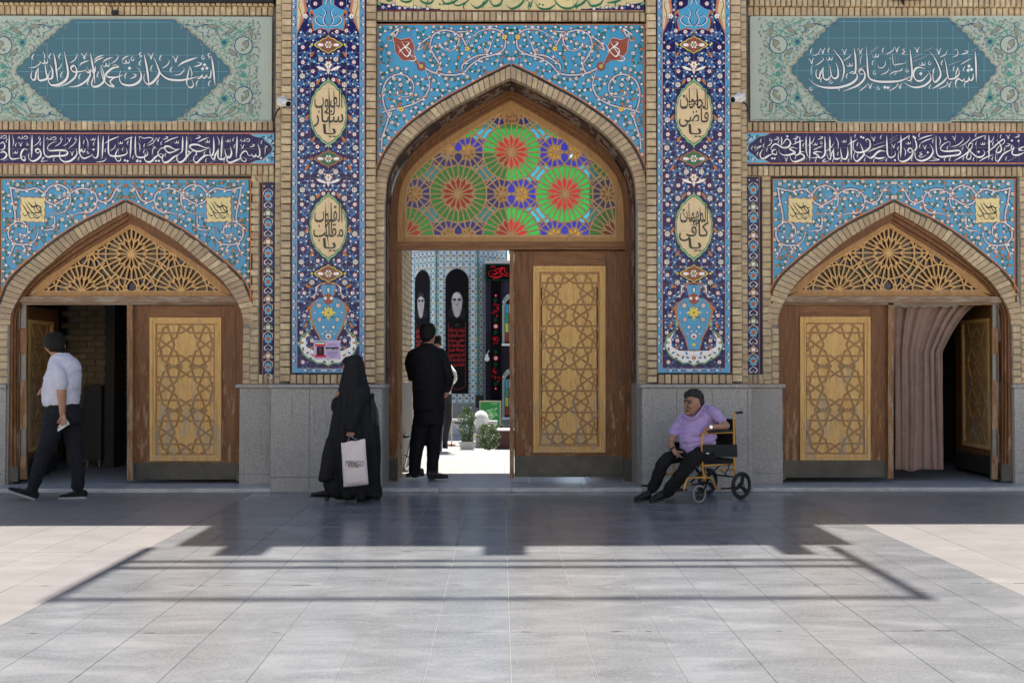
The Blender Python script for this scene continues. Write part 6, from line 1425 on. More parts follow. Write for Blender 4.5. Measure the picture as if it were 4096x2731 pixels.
pr.ink(T1, [([s_[0]*1.2]+s_[1:]) if isinstance(s_[0], (int, float)) else s_ for s_ in L_], CW, 30, 9, SH)
pr.marks(T1, CW, 9, comma=((120, 150), (320, 140), (435, 140), (1620, 160), (1380, 220), (1515, 280), (1745, 300), (885, 360), (670, 380), (455, 360), (770, 450), (1590, 450), (2050, 460), (2195, 460), (1210, 370)), vee=((725, 130), (1510, 130), (1800, 165)), shadda=((255, 200), (980, 235), (1215, 200)), ring=((1295, 165), (2125, 150)), wave=((2060, 232),), k=1.05)
pr.dots(T1, ((2142, 236), (2118, 284), (2168, 276), (1258, 276)), 22, CW, 9); pr.build('print', M['print'], bn)
bn2, pr = banner(3002, 66, 4150, 484, None, (3165, 3985, 280, 3365, 3787, 72, 478), 'teal and cream printed banner hung over the right doorway', -2)
T2 = trf(3.222, 3210, 170)
R_ = [[24, (2225, 112), (2236, 300), (2240, 518)], [18, (2200, 400), (2196, 470), (2160, 492), (2148, 440)], [18, (2150, 440), (2130, 502), (2090, 502), (2083, 460)], [20, (2085, 460), (2060, 500), (2010, 470), (1972, 520), (1985, 580), (2003, 602)], [20, (2005, 318), (2020, 400), (1990, 442), (1950, 468), (1890, 472), (1870, 420), (1852, 300), (1825, 195)], [14, (2005, 320), (1985, 380), (1968, 445)], [24, (1635, 118), (1702, 200), (1762, 330), (1780, 422), (1740, 492), (1698, 510), (1680, 440), (1690, 368), (1702, 338)], [20, (1875, 440), (1800, 522), (1668, 602)],
      [22, (1620, 365), (1652, 440), (1640, 502), (1560, 562), (1450, 582), (1360, 552), (1292, 503)], [24, (1580, 342), (1500, 325), (1448, 352), (1430, 422), (1470, 492), (1540, 492), (1602, 430), (1622, 398)], [24, (1385, 92), (1402, 250), (1412, 400), (1398, 482), (1358, 492), (1328, 462), (1308, 438)], [26, (1400, 440), (1300, 484), (1200, 505), (1000, 508), (872, 472), (842, 380), (832, 200), (820, 55)], [22, (800, 402), (750, 412), (728, 380), (762, 348), (804, 402), (790, 482), (700, 562), (525, 632)],
      [26, (602, 398), (652, 380), (703, 420), (690, 482), (600, 545), (450, 584), (280, 582), (160, 542), (78, 468)], [24, (665, 75), (682, 200), (686, 340), (670, 402), (606, 392)], [24, (395, 92), (452, 160), (512, 250), (536, 350), (525, 432), (495, 515)], [22, (430, 262), (457, 350), (455, 442), (410, 467), (375, 432), (360, 350), (350, 285)], [22, (372, 422), (330, 478), (280, 472), (263, 400), (270, 325)], [20, (272, 320), (230, 402), (215, 465), (183, 452), (173, 400), (185, 345)],
      [10, (975, 288), (978, 322), (1020, 332), (1062, 300), (1072, 226)], [11, (1162, 138), (1172, 282), (1232, 284), (1322, 270), (1332, 238)], [11, (1195, 186), (1200, 335)], [11, (1230, 198), (1236, 352)], [10, (1005, 422), (1092, 382), (1112, 325)], [11, (1118, 422), (1182, 382), (1285, 368)], [10, (1290, 330), (1270, 360), (1240, 372)],
      [14, (870, 142), (972, 68)], [13, (880, 112), (977, 58)], [13, (1428, 197), (1542, 148)], [14, (1428, 250), (1612, 173)], [14, (1572, 112), (1684, 68)], [13, (2178, 107), (2268, 68)], [16, (1888, 293), (2038, 238)], [15, (698, 352), (808, 303)], [10, (528, 242), (602, 190), (632, 148)], [10, (163, 303), (232, 260), (272, 210), (238, 188)], [9, (128, 177), (202, 150), (232, 80)], [10, (2035, 290), (2120, 240), (2185, 205)], [10, (1765, 195), (1840, 160), (1865, 100)], [11, (1320, 80), (1290, 100), (1320, 120), (1285, 150), (1350, 160)], [10, (1070, 160), (1160, 110), (1180, 60)], [9, (745, 290), (752, 200), (775, 160)], [9, (110, 430), (112, 330), (130, 300)], [10, (730, 632), (800, 580), (840, 530)], [10, (1115, 628), (1200, 580), (1230, 530)], [10, (1755, 603), (1850, 560), (1880, 505)], [10, (1930, 195), (2000, 160), (1990, 90), (1950, 110)]]
pr.ink(T2, [([s_[0]*1.2]+s_[1:]) if isinstance(s_[0], (int, float)) else s_ for s_ in R_], CW, 30, 9, SH)
pr.marks(T2, CW, 9, comma=((110, 120), (570, 440), (905, 270), (1035, 110), (1690, 370), (1795, 270), (1950, 350), (2080, 350), (240, 490), (475, 600), (1400, 490), (1640, 580), (2090, 550), (335, 110)), vee=((260, 110), (540, 120), (745, 110), (1215, 90), (1475, 95), (1755, 115), (870, 560), (1255, 560), (1890, 540), (115, 240)), shadda=((345, 210), (605, 290), (940, 175), (1540, 280)), ring=((110, 600), (370, 510), (930, 395), (980, 590), (1350, 365), (1640, 270)), wave=((2090, 130),), k=1.0)
pr.dots(T2, ((2145, 308), (2135, 362), (2178, 352), (1525, 405), (1062, 580), (1102, 585)), 24, CW, 9); pr.dots(T2, ((1205, 398), (1190, 415), (1130, 208)), 9, CW, 9); pr.build('print', M['print'], bn2)
# words on the window plaque
c = P(2045, 461, YD-.026); textobj(shape('باب'), .075, c, M['black_joint'], WIN, bold=.0006); c = P(2045, 481, YD-.026); textobj(shape('الجواد'), .07, c, M['black_joint'], WIN, bold=.0006)
# ---------------------------------------------------------------- the inner courtyard seen through the open door
LG = -0.19
b = MB(); b.box(-14, 4.93, LG-.3, 14, 40, LG); b.build('lower_court', M['slab_white'], kind='structure')
court = empty('court_floor', (0, 0, 0), kind='structure')
for i, ya in enumerate((1.523, 2.38, 3.24, 4.10)):
    yb = (2.38, 3.24, 4.10, 4.93)[i]
    xs = [-6, -4, -2.3, -1.1, .05, 1.2, 2.4, 4, 6]
    for a, c in zip(xs, xs[1:]):
        if (a >= 1.2 or c <= -1.3) and ya < 3.3: continue
        q = MB(); q.box(a+.001, ya+.001, -.2, c-.001, yb-.001, SZ); q.build('slab', M['slab_white'], court, origin=(a, ya, 0))
# opposite side of the outer court, behind the camera: sunlit arcaded range (lights the shaded gate)
rng_ = empty('arcade_building', (0, -26, 0), label='long buff brick arcade closing the forecourt behind the camera', cat='building')
for i in range(-5, 6):
    x = i*4.6; a = [(x-1.5, 0), (x-1.5, 3.0)]+[(x-1.5*math.cos(t), 3.0+1.6*math.sin(t)**.9) for t in [PI*k/12 for k in range(1, 12)]]+[(x+1.5, 3.0), (x+1.5, 0)]
    q = MB(); q.prism([(x-2.3, 0), (x-2.3, 11), (x+2.3, 11), (x+2.3, 0)]+a[::-1], -27.0, -26.0, back=True); q.build('bay', M['stone_buff'] if 'stone_buff' in M else M['plaster'], rng_)
q = MB(); q.box(-25.3, -30, 0, 25.3, -29.8, 8.5); q.build('rear_wall', M['plaster'], rng_)
# tiled tower: three faces of an octagon
tower = empty('tiled_tower', (-1.05, 13.0, LG), label='octagonal tower faced with white, blue and yellow patterned tiles beyond the door', cat='tower')
D2 = 24-11.28; s_ = 1.0; TX0 = (1745-2003)/3982.2*24
pA = Vector((TX0, D2)); pB = Vector((TX0+1.0, D2)); r7 = .7071
pts8 = [pA, pB, pB+Vector((r7, r7)), pB+Vector((r7, 1+r7)), pB+Vector((0, 1+2*r7)), pA+Vector((0, 1+2*r7)), pA+Vector((-r7, 1+r7)), pA+Vector((-r7, r7))]
q = MB(); n8 = 8; TZ = 6.6; q.add([(p.x, p.y, z) for z in (LG, TZ) for p in pts8], [(i, (i+1) % 8, (i+1) % 8+8, i+8) for i in range(8)]+[tuple(range(8, 16))]); q.build('wall', M['stone_grey'], tower)
ZB = 1.45-(1610-1454)/3982.2*24; ZTOP = 4.9
facets = [(pts8[7], pts8[0]), (pts8[0], pts8[1]), (pts8[1], pts8[2])]
W1 = rgb(214, 222, 220); C1 = rgb(214, 190, 134); T1c = rgb(64, 150, 150); N1 = rgb(36, 84, 136); K1 = rgb(36, 38, 48)
class Facet(MB):
    def __init__(s, a, c):
        super().__init__(); s.a = a; s.u = (c-a).normalized(); s.nrm = Vector((s.u.y, -s.u.x)); s.L = (c-a).length; s.k = 0
    def q(s, pts, col, lay):
        s.k += 1; e = .003+lay*.0016+(s.k % 7)*.0001
        vs = [(s.a.x+s.u.x*u+s.nrm.x*e, s.a.y+s.u.y*u+s.nrm.y*e, z) for u, z in pts]
        if len(pts) > 4:
            tri = tessellate_polygon([[Vector((u, z, 0)) for u, z in pts]]); s.add(vs, [tuple(t) for t in tri], col)
        else: s.add(vs, [tuple(range(len(pts)))], col)
    def r(s, u0, z0, u1, z1, col, lay): s.q([(u0, z0), (u1, z0), (u1, z1), (u0, z1)], col, lay)
def facet_pattern(f, arch=None):
    f.r(0, ZB, f.L, ZTOP, W1, 0); f.r(0, ZB, .022, ZTOP, T1c, 5); f.r(f.L-.022, ZB, f.L, ZTOP, T1c, 5)
    c = .0715; nx = int(f.L/c); nz = int((ZTOP-ZB)/c)
    for i in range(nx):
        for j in range(nz):
            u, z = (i+.5)*f.L/nx, ZB+(j+.5)*c; h = c*.46
            if arch and abs(u-f.L/2) < arch[0]+.01 and arch[1] < z < arch[2]: continue
            m = (i+2*(j//1)) % 4; ii, jj = min(i, nx-1-i), j
            t = (ii % 3, jj % 4)
            if (ii+jj) % 2 == 0 and not (jj % 6 == 3 and ii % 2): f.q([(u-h, z-h*.3), (u-h*.3, z-h), (u+h*.9, z-h*.6), (u+h, z+h*.5), (u+h*.2, z+h), (u-h, z+h*.6)], N1 if (ii+jj//2) % 2 else T1c, 1); f.r(u-h*.30, z-h*.35, u+h*.35, z+h*.35, W1, 2)
            elif (ii+jj) % 4 == 1 and jj % 4 == 1: f.q([(u-h*1.9, z), (u, z-h*1.9), (u+h*1.9, z), (u, z+h*1.9)], C1, 1); f.q([(u-h*.8, z), (u, z-h*.8), (u+h*.8, z), (u, z+h*.8)], W1, 2); f.r(u-h*.25, z-h*.25, u+h*.25, z+h*.25, N1, 3)
            elif jj % 2 == 1: 
                f.r(u-h*.8, z-h*.7, u-h*.5, z+h*.7, K1, 1); f.r(u-h*.8, z-h*.8, u+h*.7, z-h*.5, K1, 1); f.r(u, z-h*.2, u+h*.7, z+h*.1, K1, 1); f.r(u+h*.45, z-h*.2, u+h*.7, z+h*.75, K1, 1)
FC = []
for i, (a, c) in enumerate(facets):
    f = Facet(a, c); zz = lambda y: 1.45-(y-1454)/3982.2*24
    facet_pattern(f, (.28, zz(1574), zz(1075)) if i < 2 else None); f.build('tile_facing', M['print'], tower); FC.append(f)
class Sc:
    def __init__(s, g, L, zc, k): s.g = g; s.L = L; s.zc = zc; s.k = k
    def q(s, pts, col, lay): s.g.q([(s.L+(u-s.L)*s.k, s.zc+(z-s.zc)*s.k) for u, z in pts], col, lay)
def portrait(f, side, label):
    bn = empty('banner', (f.a.x+f.u.x*f.L/2, f.a.y+f.u.y*f.L/2-.02, 2), label=label, cat='banner')
    g = Facet(f.a, f.a+f.u*f.L); g.a = f.a+f.nrm*.022; L = f.L/2; zz = lambda y: 1.45-(y-1454)/3982.2*24; hw = .277
    BK = rgb(20, 19, 22); DK = rgb(48, 46, 48); GY = rgb(196, 194, 192); LG_ = rgb(226, 226, 226); MG = rgb(120, 118, 118)
    z0, z1, zs = zz(1574), zz(1075), zz(1118)
    out = [(L-hw, z0), (L+hw, z0), (L+hw, zs)]+[(L+hw*math.cos(t), zs+(z1-zs)*math.sin(t)**1.25) for t in [PI/2*k/7 for k in range(1, 7)]]+[(L, z1)]+[(L-hw*math.cos(t), zs+(z1-zs)*math.sin(t)**1.25) for t in [PI/2*k/7 for k in range(6, 0, -1)]]+[(L-hw, zs)]
    q = MB(); vs = [(g.a.x+g.u.x*u+g.nrm.x*e, g.a.y+g.u.y*u+g.nrm.y*e, z) for e in (-.006, 0) for u, z in out]; n = len(out)
    tri = tessellate_polygon([[Vector((u, z, 0)) for u, z in out]]); q.add(vs, [tuple(i+n for i in t) for t in tri]+[(i, (i+1) % n, (i+1) % n+n, i+n) for i in range(n)], BK); q.build('sheet', M['print'], bn)
    # generic bearded elder in a dark robe
    g0 = g
    S2 = 1.9; zc = zz(1205); w = .082; g = Sc(g0, L, zc, 1.6)
    def el(u, z, rx, rz, col, lay, n=18, a0=0, a1=2*PI): g.q([(L+u+rx*math.cos(a0+(a1-a0)*k/n), z+rz*math.sin(a0+(a1-a0)*k/n)) for k in range(n)], col, lay)
    g.q([(L-.145, zc-.19), (L-.12, zc-.12), (L-.07, zc-.08), (L+.07, zc-.08), (L+.12, zc-.12), (L+.145, zc-.19), (L+.12, zc-.25), (L-.12, zc-.25)], rgb(38, 36, 38), 2)
    o = .0 if side else -.02
    T_ = lambda v: rgb(min(236, v*1.22), min(234, v*1.2), min(232, v*1.19))
    el(o, zc+.02, w, .12, T_(118), 4); el(o, zc+.028, w*.93, .112, T_(140), 5); el(o-.008, zc+.07, w*.72, .058, T_(166), 5); el(o-.010, zc+.085, w*.5, .036, T_(176), 5)
    for s2 in (-1, 1): el(o+s2*.040, zc-.012, .022, .026, T_(158), 6, 12); el(o+s2*.036, zc+.022, .026, .016, T_(58), 6, 12); el(o+s2*.034, zc+.004, .016, .005, T_(112), 7, 8)
    el(o-.003, zc-.012, .010, .034, T_(172), 8, 10); el(o, zc-.034, .019, .009, T_(120), 8, 10)                                  # head
    g.q([(L+o-w*.98, zc-.01), (L+o-w*.86, zc-.12), (L+o-w*.5, zc-.215), (L+o, zc-.25), (L+o+w*.5, zc-.215), (L+o+w*.86, zc-.12), (L+o+w*.98, zc-.01), (L+o+w*.5, zc-.06), (L+o, zc-.05), (L+o-w*.5, zc-.06)], T_(150), 6); g.q([(L+o-w*.7, zc-.05), (L+o-w*.62, zc-.12), (L+o-w*.3, zc-.19), (L+o, zc-.21), (L+o+w*.3, zc-.19), (L+o+w*.62, zc-.12), (L+o+w*.7, zc-.05), (L+o, zc-.08)], T_(176), 7)
    for k in range(16): u = -w*.8+k*w*.107; g.q([(L+o+u, zc-.07-abs(u)*.2), (L+o+u+.005, zc-.07-abs(u)*.2), (L+o+u*.8+.003, zc-.16-.05*(1-abs(u)/w)), (L+o+u*.8, zc-.16-.05*(1-abs(u)/w))], T_(96+(k*37) % 76), 8)
    el(o, zc-.048, .034, .010, T_(165), 8, 12)   # beard
    el(o, zc-.062, .022, .005, DK, 9)
    for s2 in (-1, 1):
        el(o+s2*.034, zc+.018, .014, .007, BK, 8, 8); g.q([(L+o+s2*.012, zc+.030), (L+o+s2*.03, zc+.046), (L+o+s2*.058, zc+.036), (L+o+s2*.03, zc+.036)], DK, 8)
        el(o+s2*w*.97, zc-.002, .012, .024, MG, 3, 8)
    if not side:
        for s2 in (-1, 1):
            for k in range(12):
                t0, t1 = 2*PI*k/12, 2*PI*(k+1)/12; g.q([(L+o+s2*.036+.024*math.cos(t0), zc+.016+.016*math.sin(t0)), (L+o+s2*.036+.024*math.cos(t1), zc+.016+.016*math.sin(t1)), (L+o+s2*.036+.02*math.cos(t1), zc+.016+.012*math.sin(t1)), (L+o+s2*.036+.02*math.cos(t0), zc+.016+.012*math.sin(t0))], BK, 9)
        g.q([(L+o-w, zc+.05), (L+o-w*.8, zc+.125), (L+o, zc+.155), (L+o+w*.8, zc+.125), (L+o+w, zc+.05), (L+o, zc+.09)], rgb(60, 58, 58), 7)
    g = g0
    for s2 in (-1, 1): g.r(L+s2*.205-.007, z0+.16, L+s2*.205+.007, zz(1290), rgb(120, 52, 56), 3)
    k = [(-.2, z0+.17), (-.12, z0+.13), (-.04, z0+.12), (0, z0+.09), (.04, z0+.12), (.12, z0+.13), (.2, z0+.17)]
    for a, c in zip(k, k[1:]): g.q([(L+a[0], a[1]), (L+c[0], c[1]), (L+c[0], c[1]-.014), (L+a[0], a[1]-.014)], rgb(150, 52, 52), 3)
    g.build('picture', M['print'], bn)
    ang = math.atan2(g.u.y, g.u.x)
    lines = ['کربلا را زنده نگه', 'دارید و نام مبارک', 'حضــرت', 'سیدالشهدا را', 'زنده نگه دارید،', 'که با زنده بودن', 'او اسلام زنده نگه', 'داشته میشود.'] if side else ['زیارت امام', 'ما فوق', 'است', 'به دستگاه', 'امام']
    if 'red_print' not in M: t = NT('red_print'); t.set(rgb(206, 40, 38), 0.7); t = NT('grey_print'); t.set(rgb(92, 90, 90), .7)
    for i, ln in enumerate(lines):
        z = zz(1320+i*19.6); e = .022+.008
        for nm, mt in (('lettering', 'red_print'),):
            o_ = textobj(shape(ln), .118, (f.a.x+f.u.x*(L+.185)+f.nrm.x*e, f.a.y+f.u.y*(L+.185)+f.nrm.y*e, z), M[mt], bn, rot=(PI/2, 0, ang), align='RIGHT', bold=.0014)
            xs = [v.co.x for v in o_.data.vertices]; wd = max(xs)-min(xs) if xs else 1; o_.scale = (min(1.6, .37/max(.05, wd)), 1, 1)
            o_.data.name = 'lettering'
    o_ = textobj(shape('امام'), .06, (f.a.x+f.u.x*L+f.nrm.x*.03, f.a.y+f.u.y*L+f.nrm.y*.03, zz(1299)), M['grey_print'], bn, rot=(PI/2, 0, ang))
portrait(FC[1], 1, 'black banner with the bearded face looking straight out and eight red lines')
portrait(FC[0], 0, 'black banner with the bearded man in glasses, left face of the tower')
q = MB(); q.box(TX0-.8, D2-.35, LG, TX0+1.9, D2-.02, LG+.2); q.box(TX0-.8, D2-.75, LG, TX0+1.9, D2-.351, LG+.1); q.build('stone_step', M['stone_white'], tower)
# black draped wall on the right with mourning banners and coloured windows
def R(x, y, D): d = ray(x, y); t = D/ (d.y); p = CAM+d*t; return p
wallb = empty('draped_building', (1, 12.6, LG), label='building draped in black and violet cloth with arched coloured windows', cat='building')
DW = 23.6; YW = DW-11.28
def bw(x0, y0, x1, y1, name, col, dy, mat='cloth_print', th=.02):
    a, c = R(x0, y1, DW), R(x1, y0, DW); q = MB(); q.box(a.x, YW-dy-th, a.z, c.x, YW-dy, c.z, 0, col); return q.build(name, M[mat], wallb)
q = MB(); a, c = R(1941, 1800, DW), R(2240, 1048, DW); q.box(a.x, YW, LG, c.x, YW+1.5, c.z); q.build('wall', M['stone_grey'], wallb)
bw(1940, 1046, 2240, 1056, 'coping', rgb(190, 190, 186), .06, 'print', .1); bw(1942, 1122, 2240, 1330, 'drape', rgb(56, 52, 66), .004); bw(1942, 1330, 2240, 1600, 'drape', rgb(44, 38, 46), .006)
for x in (1948, 1953, 2006, 2014): bw(x, 1124, x+1.5, 1600, 'fold', rgb(40, 36, 48), .026, th=.006)  # flat darker strips, shade of the folds put into the colour
b1 = empty('banner', (0.2, YW-.05, 2), label='black vertical mourning banner with red rosettes and script', cat='banner')
def bq(par, Y, name, items):
    pr_ = Print(Y)
    for it in items: getattr(pr_, it[0])(*it[1:])
    return pr_.build(name, M['cloth_print'], par)
Yb = YW-.06; q = MB(); a, c = P(1963, 1602, Yb), P(2003, 1116, Yb); q.box(a[0], Yb, a[2], c[0], Yb+.006, c[2], 0, rgb(16, 14, 18)); q.build('sheet', M['cloth_print'], b1)
RD = rgb(200, 30, 36); GD = rgb(16, 60, 40); it = []
for y, k_ in ((1182, 's'), (1305, 'd'), (1432, 'd'), (1554, 's')):
    if k_ == 's': it += [('scallop', (1983, y), 6, 4, RD, 3), ('disc', (1983, y), 2, WHITE, 4, 5)]
    else: it += [('scallop', (1983, y), 11, 8, RD, 3), ('scallop', (1983, y), 7, 6, WHITE, 4, .4), ('disc', (1983, y), 3, RD, 5, 6)]
r_ = random.Random(3)
for cy in (1240, 1368, 1496):
    it += [('leaf', (1983, cy-38), PI/2, 22, 18, GD, 2), ('leaf', (1983, cy+40), PI/2, 22, 18, GD, 2), ('rect', 1968, cy-24, 1998, cy+26, rgb(26, 18, 22), 1)]
    for _ in range(15): x, y = 1969+r_.random()*26, cy-22+r_.random()*44; it.append(('stroke', [(x, y), (x+r_.uniform(-6, 8), y+r_.uniform(-10, 10)), (x+r_.uniform(-4, 10), y+r_.uniform(-3, 3))], 2.2, RD, 4))
bq(b1, Yb, 'print', it)
b2 = empty('banner', (.1, YW-.12, 3.6), label='wide black banner with large red calligraphy above the draped wall', cat='banner')
Yb = YW-.12; q = MB(); a, c = P(1941, 1124, Yb), P(2230, 1056, Yb); q.box(a[0], Yb, a[2], c[0], Yb+.006, c[2], 0, rgb(18, 15, 17)); q.build('sheet', M['cloth_print'], b2)
TR = trf(2.904, 1600, 960)
pr_ = Print(Yb); pr_.rect(1942, 1057, 2230, 1061, GD, 2); pr_.rect(1942, 1118, 2230, 1123, GD, 2); pr_.rect(1942, 1057, 1947, 1123, GD, 2)
pr_.ink(TR, [[(1040, 350), (1030, 400), (1080, 430), (1180, 420), (1150, 370), (1200, 320), (1130, 340), (1050, 360)], [(1090, 350), (1130, 380), (1090, 400), (1060, 385)], [(1150, 330), (1200, 400), (1270, 425)], [(1210, 310), (1225, 380), (1275, 400)], [(1240, 310), (1250, 420)], [10, (1040, 320), (1090, 305), (1120, 330)], [9, (1080, 450), (1120, 440), (1150, 450)], [(1290, 310), (1300, 420), (1350, 430)], [(1340, 310), (1345, 400), (1420, 420), (1480, 380)], [(1500, 310), (1510, 420), (1600, 410), (1640, 340)]], rgb(214, 34, 40), 17, 4); pr_.build('print', M['cloth_print'], b2)
# arched windows with coloured panes
for ytop, yspr, ybot in ((1170, 1212, 1374), (1470, 1512, 1668)):
    w = empty('window', (.25, YW-.05, 2), wallb); Yw = YW-.05
    cx = 2056; outer = [(cx-47, ybot), (cx-47, yspr)]+[(cx-47*math.cos(t), yspr-(yspr-ytop)*math.sin(t)**1.1) for t in [PI*k/14 for k in range(1, 14)]]+[(cx+47, yspr), (cx+47, ybot)]
    q = MB(); q.prism(toXZ(outer, Yw), Yw, Yw+.05, rgb(150, 164, 158)); 
    inn = [(cx+(x-cx)*.80, ybot+(y-ybot)*.90) for x, y in outer]; q.prism(toXZ(inn, Yw-.004), Yw-.004, Yw-.001, rgb(54, 30, 26)); q.build('frame', M['print'], w)
    pr_ = Print(Yw-.001)
    for i, p in enumerate(outer[1:-1]): pr_.disc(((p[0]+(cx-p[0])*.07), p[1]+3), 2.6, (RED, WHITE, GREEN)[i % 3], 3, 6)
    pr_.build('ornament', M['print'], w)
    cols = [rgb(50, 150, 190), rgb(190, 190, 60), rgb(30, 150, 120), rgb(170, 40, 40), rgb(190, 190, 60), rgb(50, 150, 190), rgb(170, 40, 40), rgb(30, 140, 110)]
    hh = (ybot-8-yspr)/4
    for i in range(5):
        for j in range(4):
            x0 = cx-36+i*14.6; y0 = yspr+4+j*hh*.98; q = MB(); q.prism(toXZ([(x0+1, y0+hh-1.5), (x0+13.4, y0+hh-1.5), (x0+13.4, y0+1), (x0+1, y0+1)], Yw-.012), Yw-.014, Yw-.006, cols[(i+j*2) % 8]); q.build('pane', M['glaze'], w)
    q = MB(); a, c = P(cx-49, ybot+9, Yw), P(cx+49, ybot, Yw); q.box(a[0], Yw-.08, a[2], c[0], Yw+.02, c[2]); q.build('sill', M['stone_white'], w)
# things standing in the court
def at(x, D): d = ray(x, 1454); t = (D)/d.y; return CAM.x+d.x*t
def bush(x, D, z0, w, h, n, label, kind='potted_shrub', trunk=True, pot=True, seed=1, taper=.5):
    X = at(x, D); Y = D-11.28; t = empty(kind, (X, Y, LG), label=label, cat='shrub'); r = random.Random(seed)
    if pot:
        q = MB(); q.add([(X+sx*wx, Y+sy*wx*.7, z) for z, wx in ((LG, .115), (LG+.12, .14), (LG+.135, .155), (LG+.16, .155)) for sx, sy in ((-1, -1), (1, -1), (1, 1), (-1, 1))], [(i*4+k, i*4+(k+1) % 4, i*4+4+(k+1) % 4, i*4+4+k) for i in range(3) for k in range(4)]+[(12, 13, 14, 15)]); q.build('planter', M['planter'], t)
    q = MB()
    for k in range(7 if trunk else 12):
        a = r.uniform(0, 6.28); p = [(X, Y, z0-.08)]; 
        for s2 in range(1, 6): f = s2/5; p.append((X+math.cos(a)*w*.42*f+r.uniform(-.02, .02), Y+math.sin(a)*w*.42*f, z0-.08+(h)*f*r.uniform(.85, 1.0)))
        q.tube(p, [.009, .008, .006, .005, .004, .002], 5)
    q.build('stem', M['twig'], t)
    lf = MB()
    for _ in range(n):
        u = r.random(); zz = z0+h*u; ww = w/2*(1-.45*abs(2*u-1)**2)*(1+.22*math.sin(u*17+seed)); a = r.uniform(0, 6.28); rr = ww*math.sqrt(r.random())**.7
        c = Vector((X+rr*math.cos(a), Y+rr*math.sin(a), zz)); d1 = Vector((r.gauss(0, 1), r.gauss(0, 1), r.gauss(0, .8))).normalized(); d2 = d1.cross(Vector((r.gauss(0, 1), r.gauss(0, 1), r.gauss(0, 1)))).normalized(); L = r.uniform(.013, .022); W_ = L*.42
        lf.add([c-d1*L, c+d2*W_, c+d1*L, c-d2*W_], [(0, 1, 2, 3)])
    lf.build('foliage', M['leaf'], t, kind='stuff'); return t
bush(1868, 19.0, LG+.16, .34, .66, 2600, 'tall leafy green shrub in a white planter box', seed=2)
bush(1955, 18.6, LG+.05, .42, .46, 3000, 'low round green shrub right of the domed white stone', 'shrub', pot=False, seed=5)
X = at(1924, 19.6); Y = 19.6-11.28; t = empty('domed_fountain', (X, Y, LG), label='small white domed stone fountain with carved arch front', cat='fountain')
q = MB(); q.lathe((X, Y+.12, LG), [(.14, 0), (.14, .52), (.15, .53), (.15, .56), (.138, .60), (.11, .66), (.06, .70), (.01, .715)], 22); q.build('dome', M['stone_white'], t, True)
q = MB(); q.prism([(X-.14, LG), (X-.14, LG+.42), (X-.08, LG+.5), (X, LG+.55), (X+.08, LG+.5), (X+.14, LG+.42), (X+.14, LG)], Y-.05, Y+.05); q.build('front_slab', M['stone_white'], t)
q = MB(); q.prism([(X-.095, LG), (X-.095, LG+.30), (X-.05, LG+.38), (X, LG+.42), (X+.05, LG+.38), (X+.095, LG+.30), (X+.095, LG)], Y-.056, Y-.051)
r_ = random.Random(9); q.build('carved_panel', M['stone_grey'], t); q = MB(); 
for _ in range(60): a = r_.uniform(0, 6.28); cx_, cz_ = X+r_.uniform(-.08, .08), LG+r_.uniform(.03, .34); q.tube([(cx_+.014*math.cos(a+k), Y-.058, cz_+.014*math.sin(a+k)) for k in (0, .8, 1.6, 2.4)], .0022, 4)
q.build('carving', M['stone_white'], t, kind='stuff')
q = MB(); q.box(X+.12, Y+.3, LG, X+.32, Y+.45, LG+.5); q.build('stone_block', M['stone_white'], None, origin=(X+.2, Y+.37, LG), label='plain white stone block behind the domed fountain', cat='block')
q = MB(); q.tube([(at(1892, 19), 7.72, LG), (at(1892, 19), 7.72, LG+.62)], .014); q.lathe((at(1892, 19), 7.72, LG+.62), [(.014, 0), (.02, .01), (.0, .03)], 10); q.build('post', M['cream_paint'], None, origin=(at(1892, 19), 7.72, LG), label='thin cream post left of the domed fountain', cat='post')
# green announcement board on its easel
X0, X1 = at(1918.5, 21), at(2002, 21); Y = 21-11.28; z1, z0 = 1.45-(1603-1454)/3982.2*21, 1.45-(1708-1454)/3982.2*21
t = empty('notice_board', ((X0+X1)/2, Y, LG), label='green board with white calligraphy in a pale wooden frame', cat='sign')
q = MB(); q.box(X0+.01, Y, z0+.01, X1-.01, Y+.02, z1-.01, 0, rgb(58, 140, 76)); q.build('panel', M['print'], t)
q = MB(); 
for a in ((X0, z0, X0+.014, z1), (X1-.014, z0, X1, z1), (X0+.014, z0, X1-.014, z0+.014), (X0+.014, z1-.014, X1-.014, z1)): q.box(a[0], Y-.01, a[1], a[2], Y+.03, a[3])
q.build('frame', M['cream_paint'], t)
q = MB(); 
for xx in (X0+.08, X1-.08): q.tube([(xx, Y+.05, LG), (xx, Y+.03, z0+.1)], .012)
q.build('leg', M['cream_paint'], t)
pr_ = Print(Y-.001); pr_.disc((1966, 1652), 19, rgb(96, 176, 96), 1, 16)
for i in range(26): x, y = 1940+r_.random()*46, 1630+r_.random()*44; pr_.stroke([(x, y), (x+r_.uniform(3, 9), y+r_.uniform(-7, 7)), (x+r_.uniform(6, 14), y+r_.uniform(-2, 2))], 1.6, rgb(30, 90, 48) if i % 3 == 0 else WHITE, 3)
pr_.stroke([(1935, 1668), (1955, 1676), (1982, 1662)], 2.5, WHITE, 4); pr_.rect(1962, 1612, 1990, 1613.2, rgb(190, 220, 190), 3); pr_.rect(1968, 1616, 1990, 1617, rgb(190, 220, 190), 3); pr_.build('print', M['print'], t)
q = MB(); a, c = R(1902, 1630, 22), R(1935, 1581, 22); q.box(a.x, 10.72, a.z, c.x, 10.92, c.z, .02); t = empty('loudspeaker', ((a.x+c.x)/2, 10.8, LG), label='black loudspeaker on a stand left of the green board', cat='speaker'); q.build('cabinet', M['black_metal'], t); q = MB(); q.tube([((a.x+c.x)/2, 10.82, LG), ((a.x+c.x)/2, 10.82, a.z)], .02); q.build('stand', M['black_metal'], t)
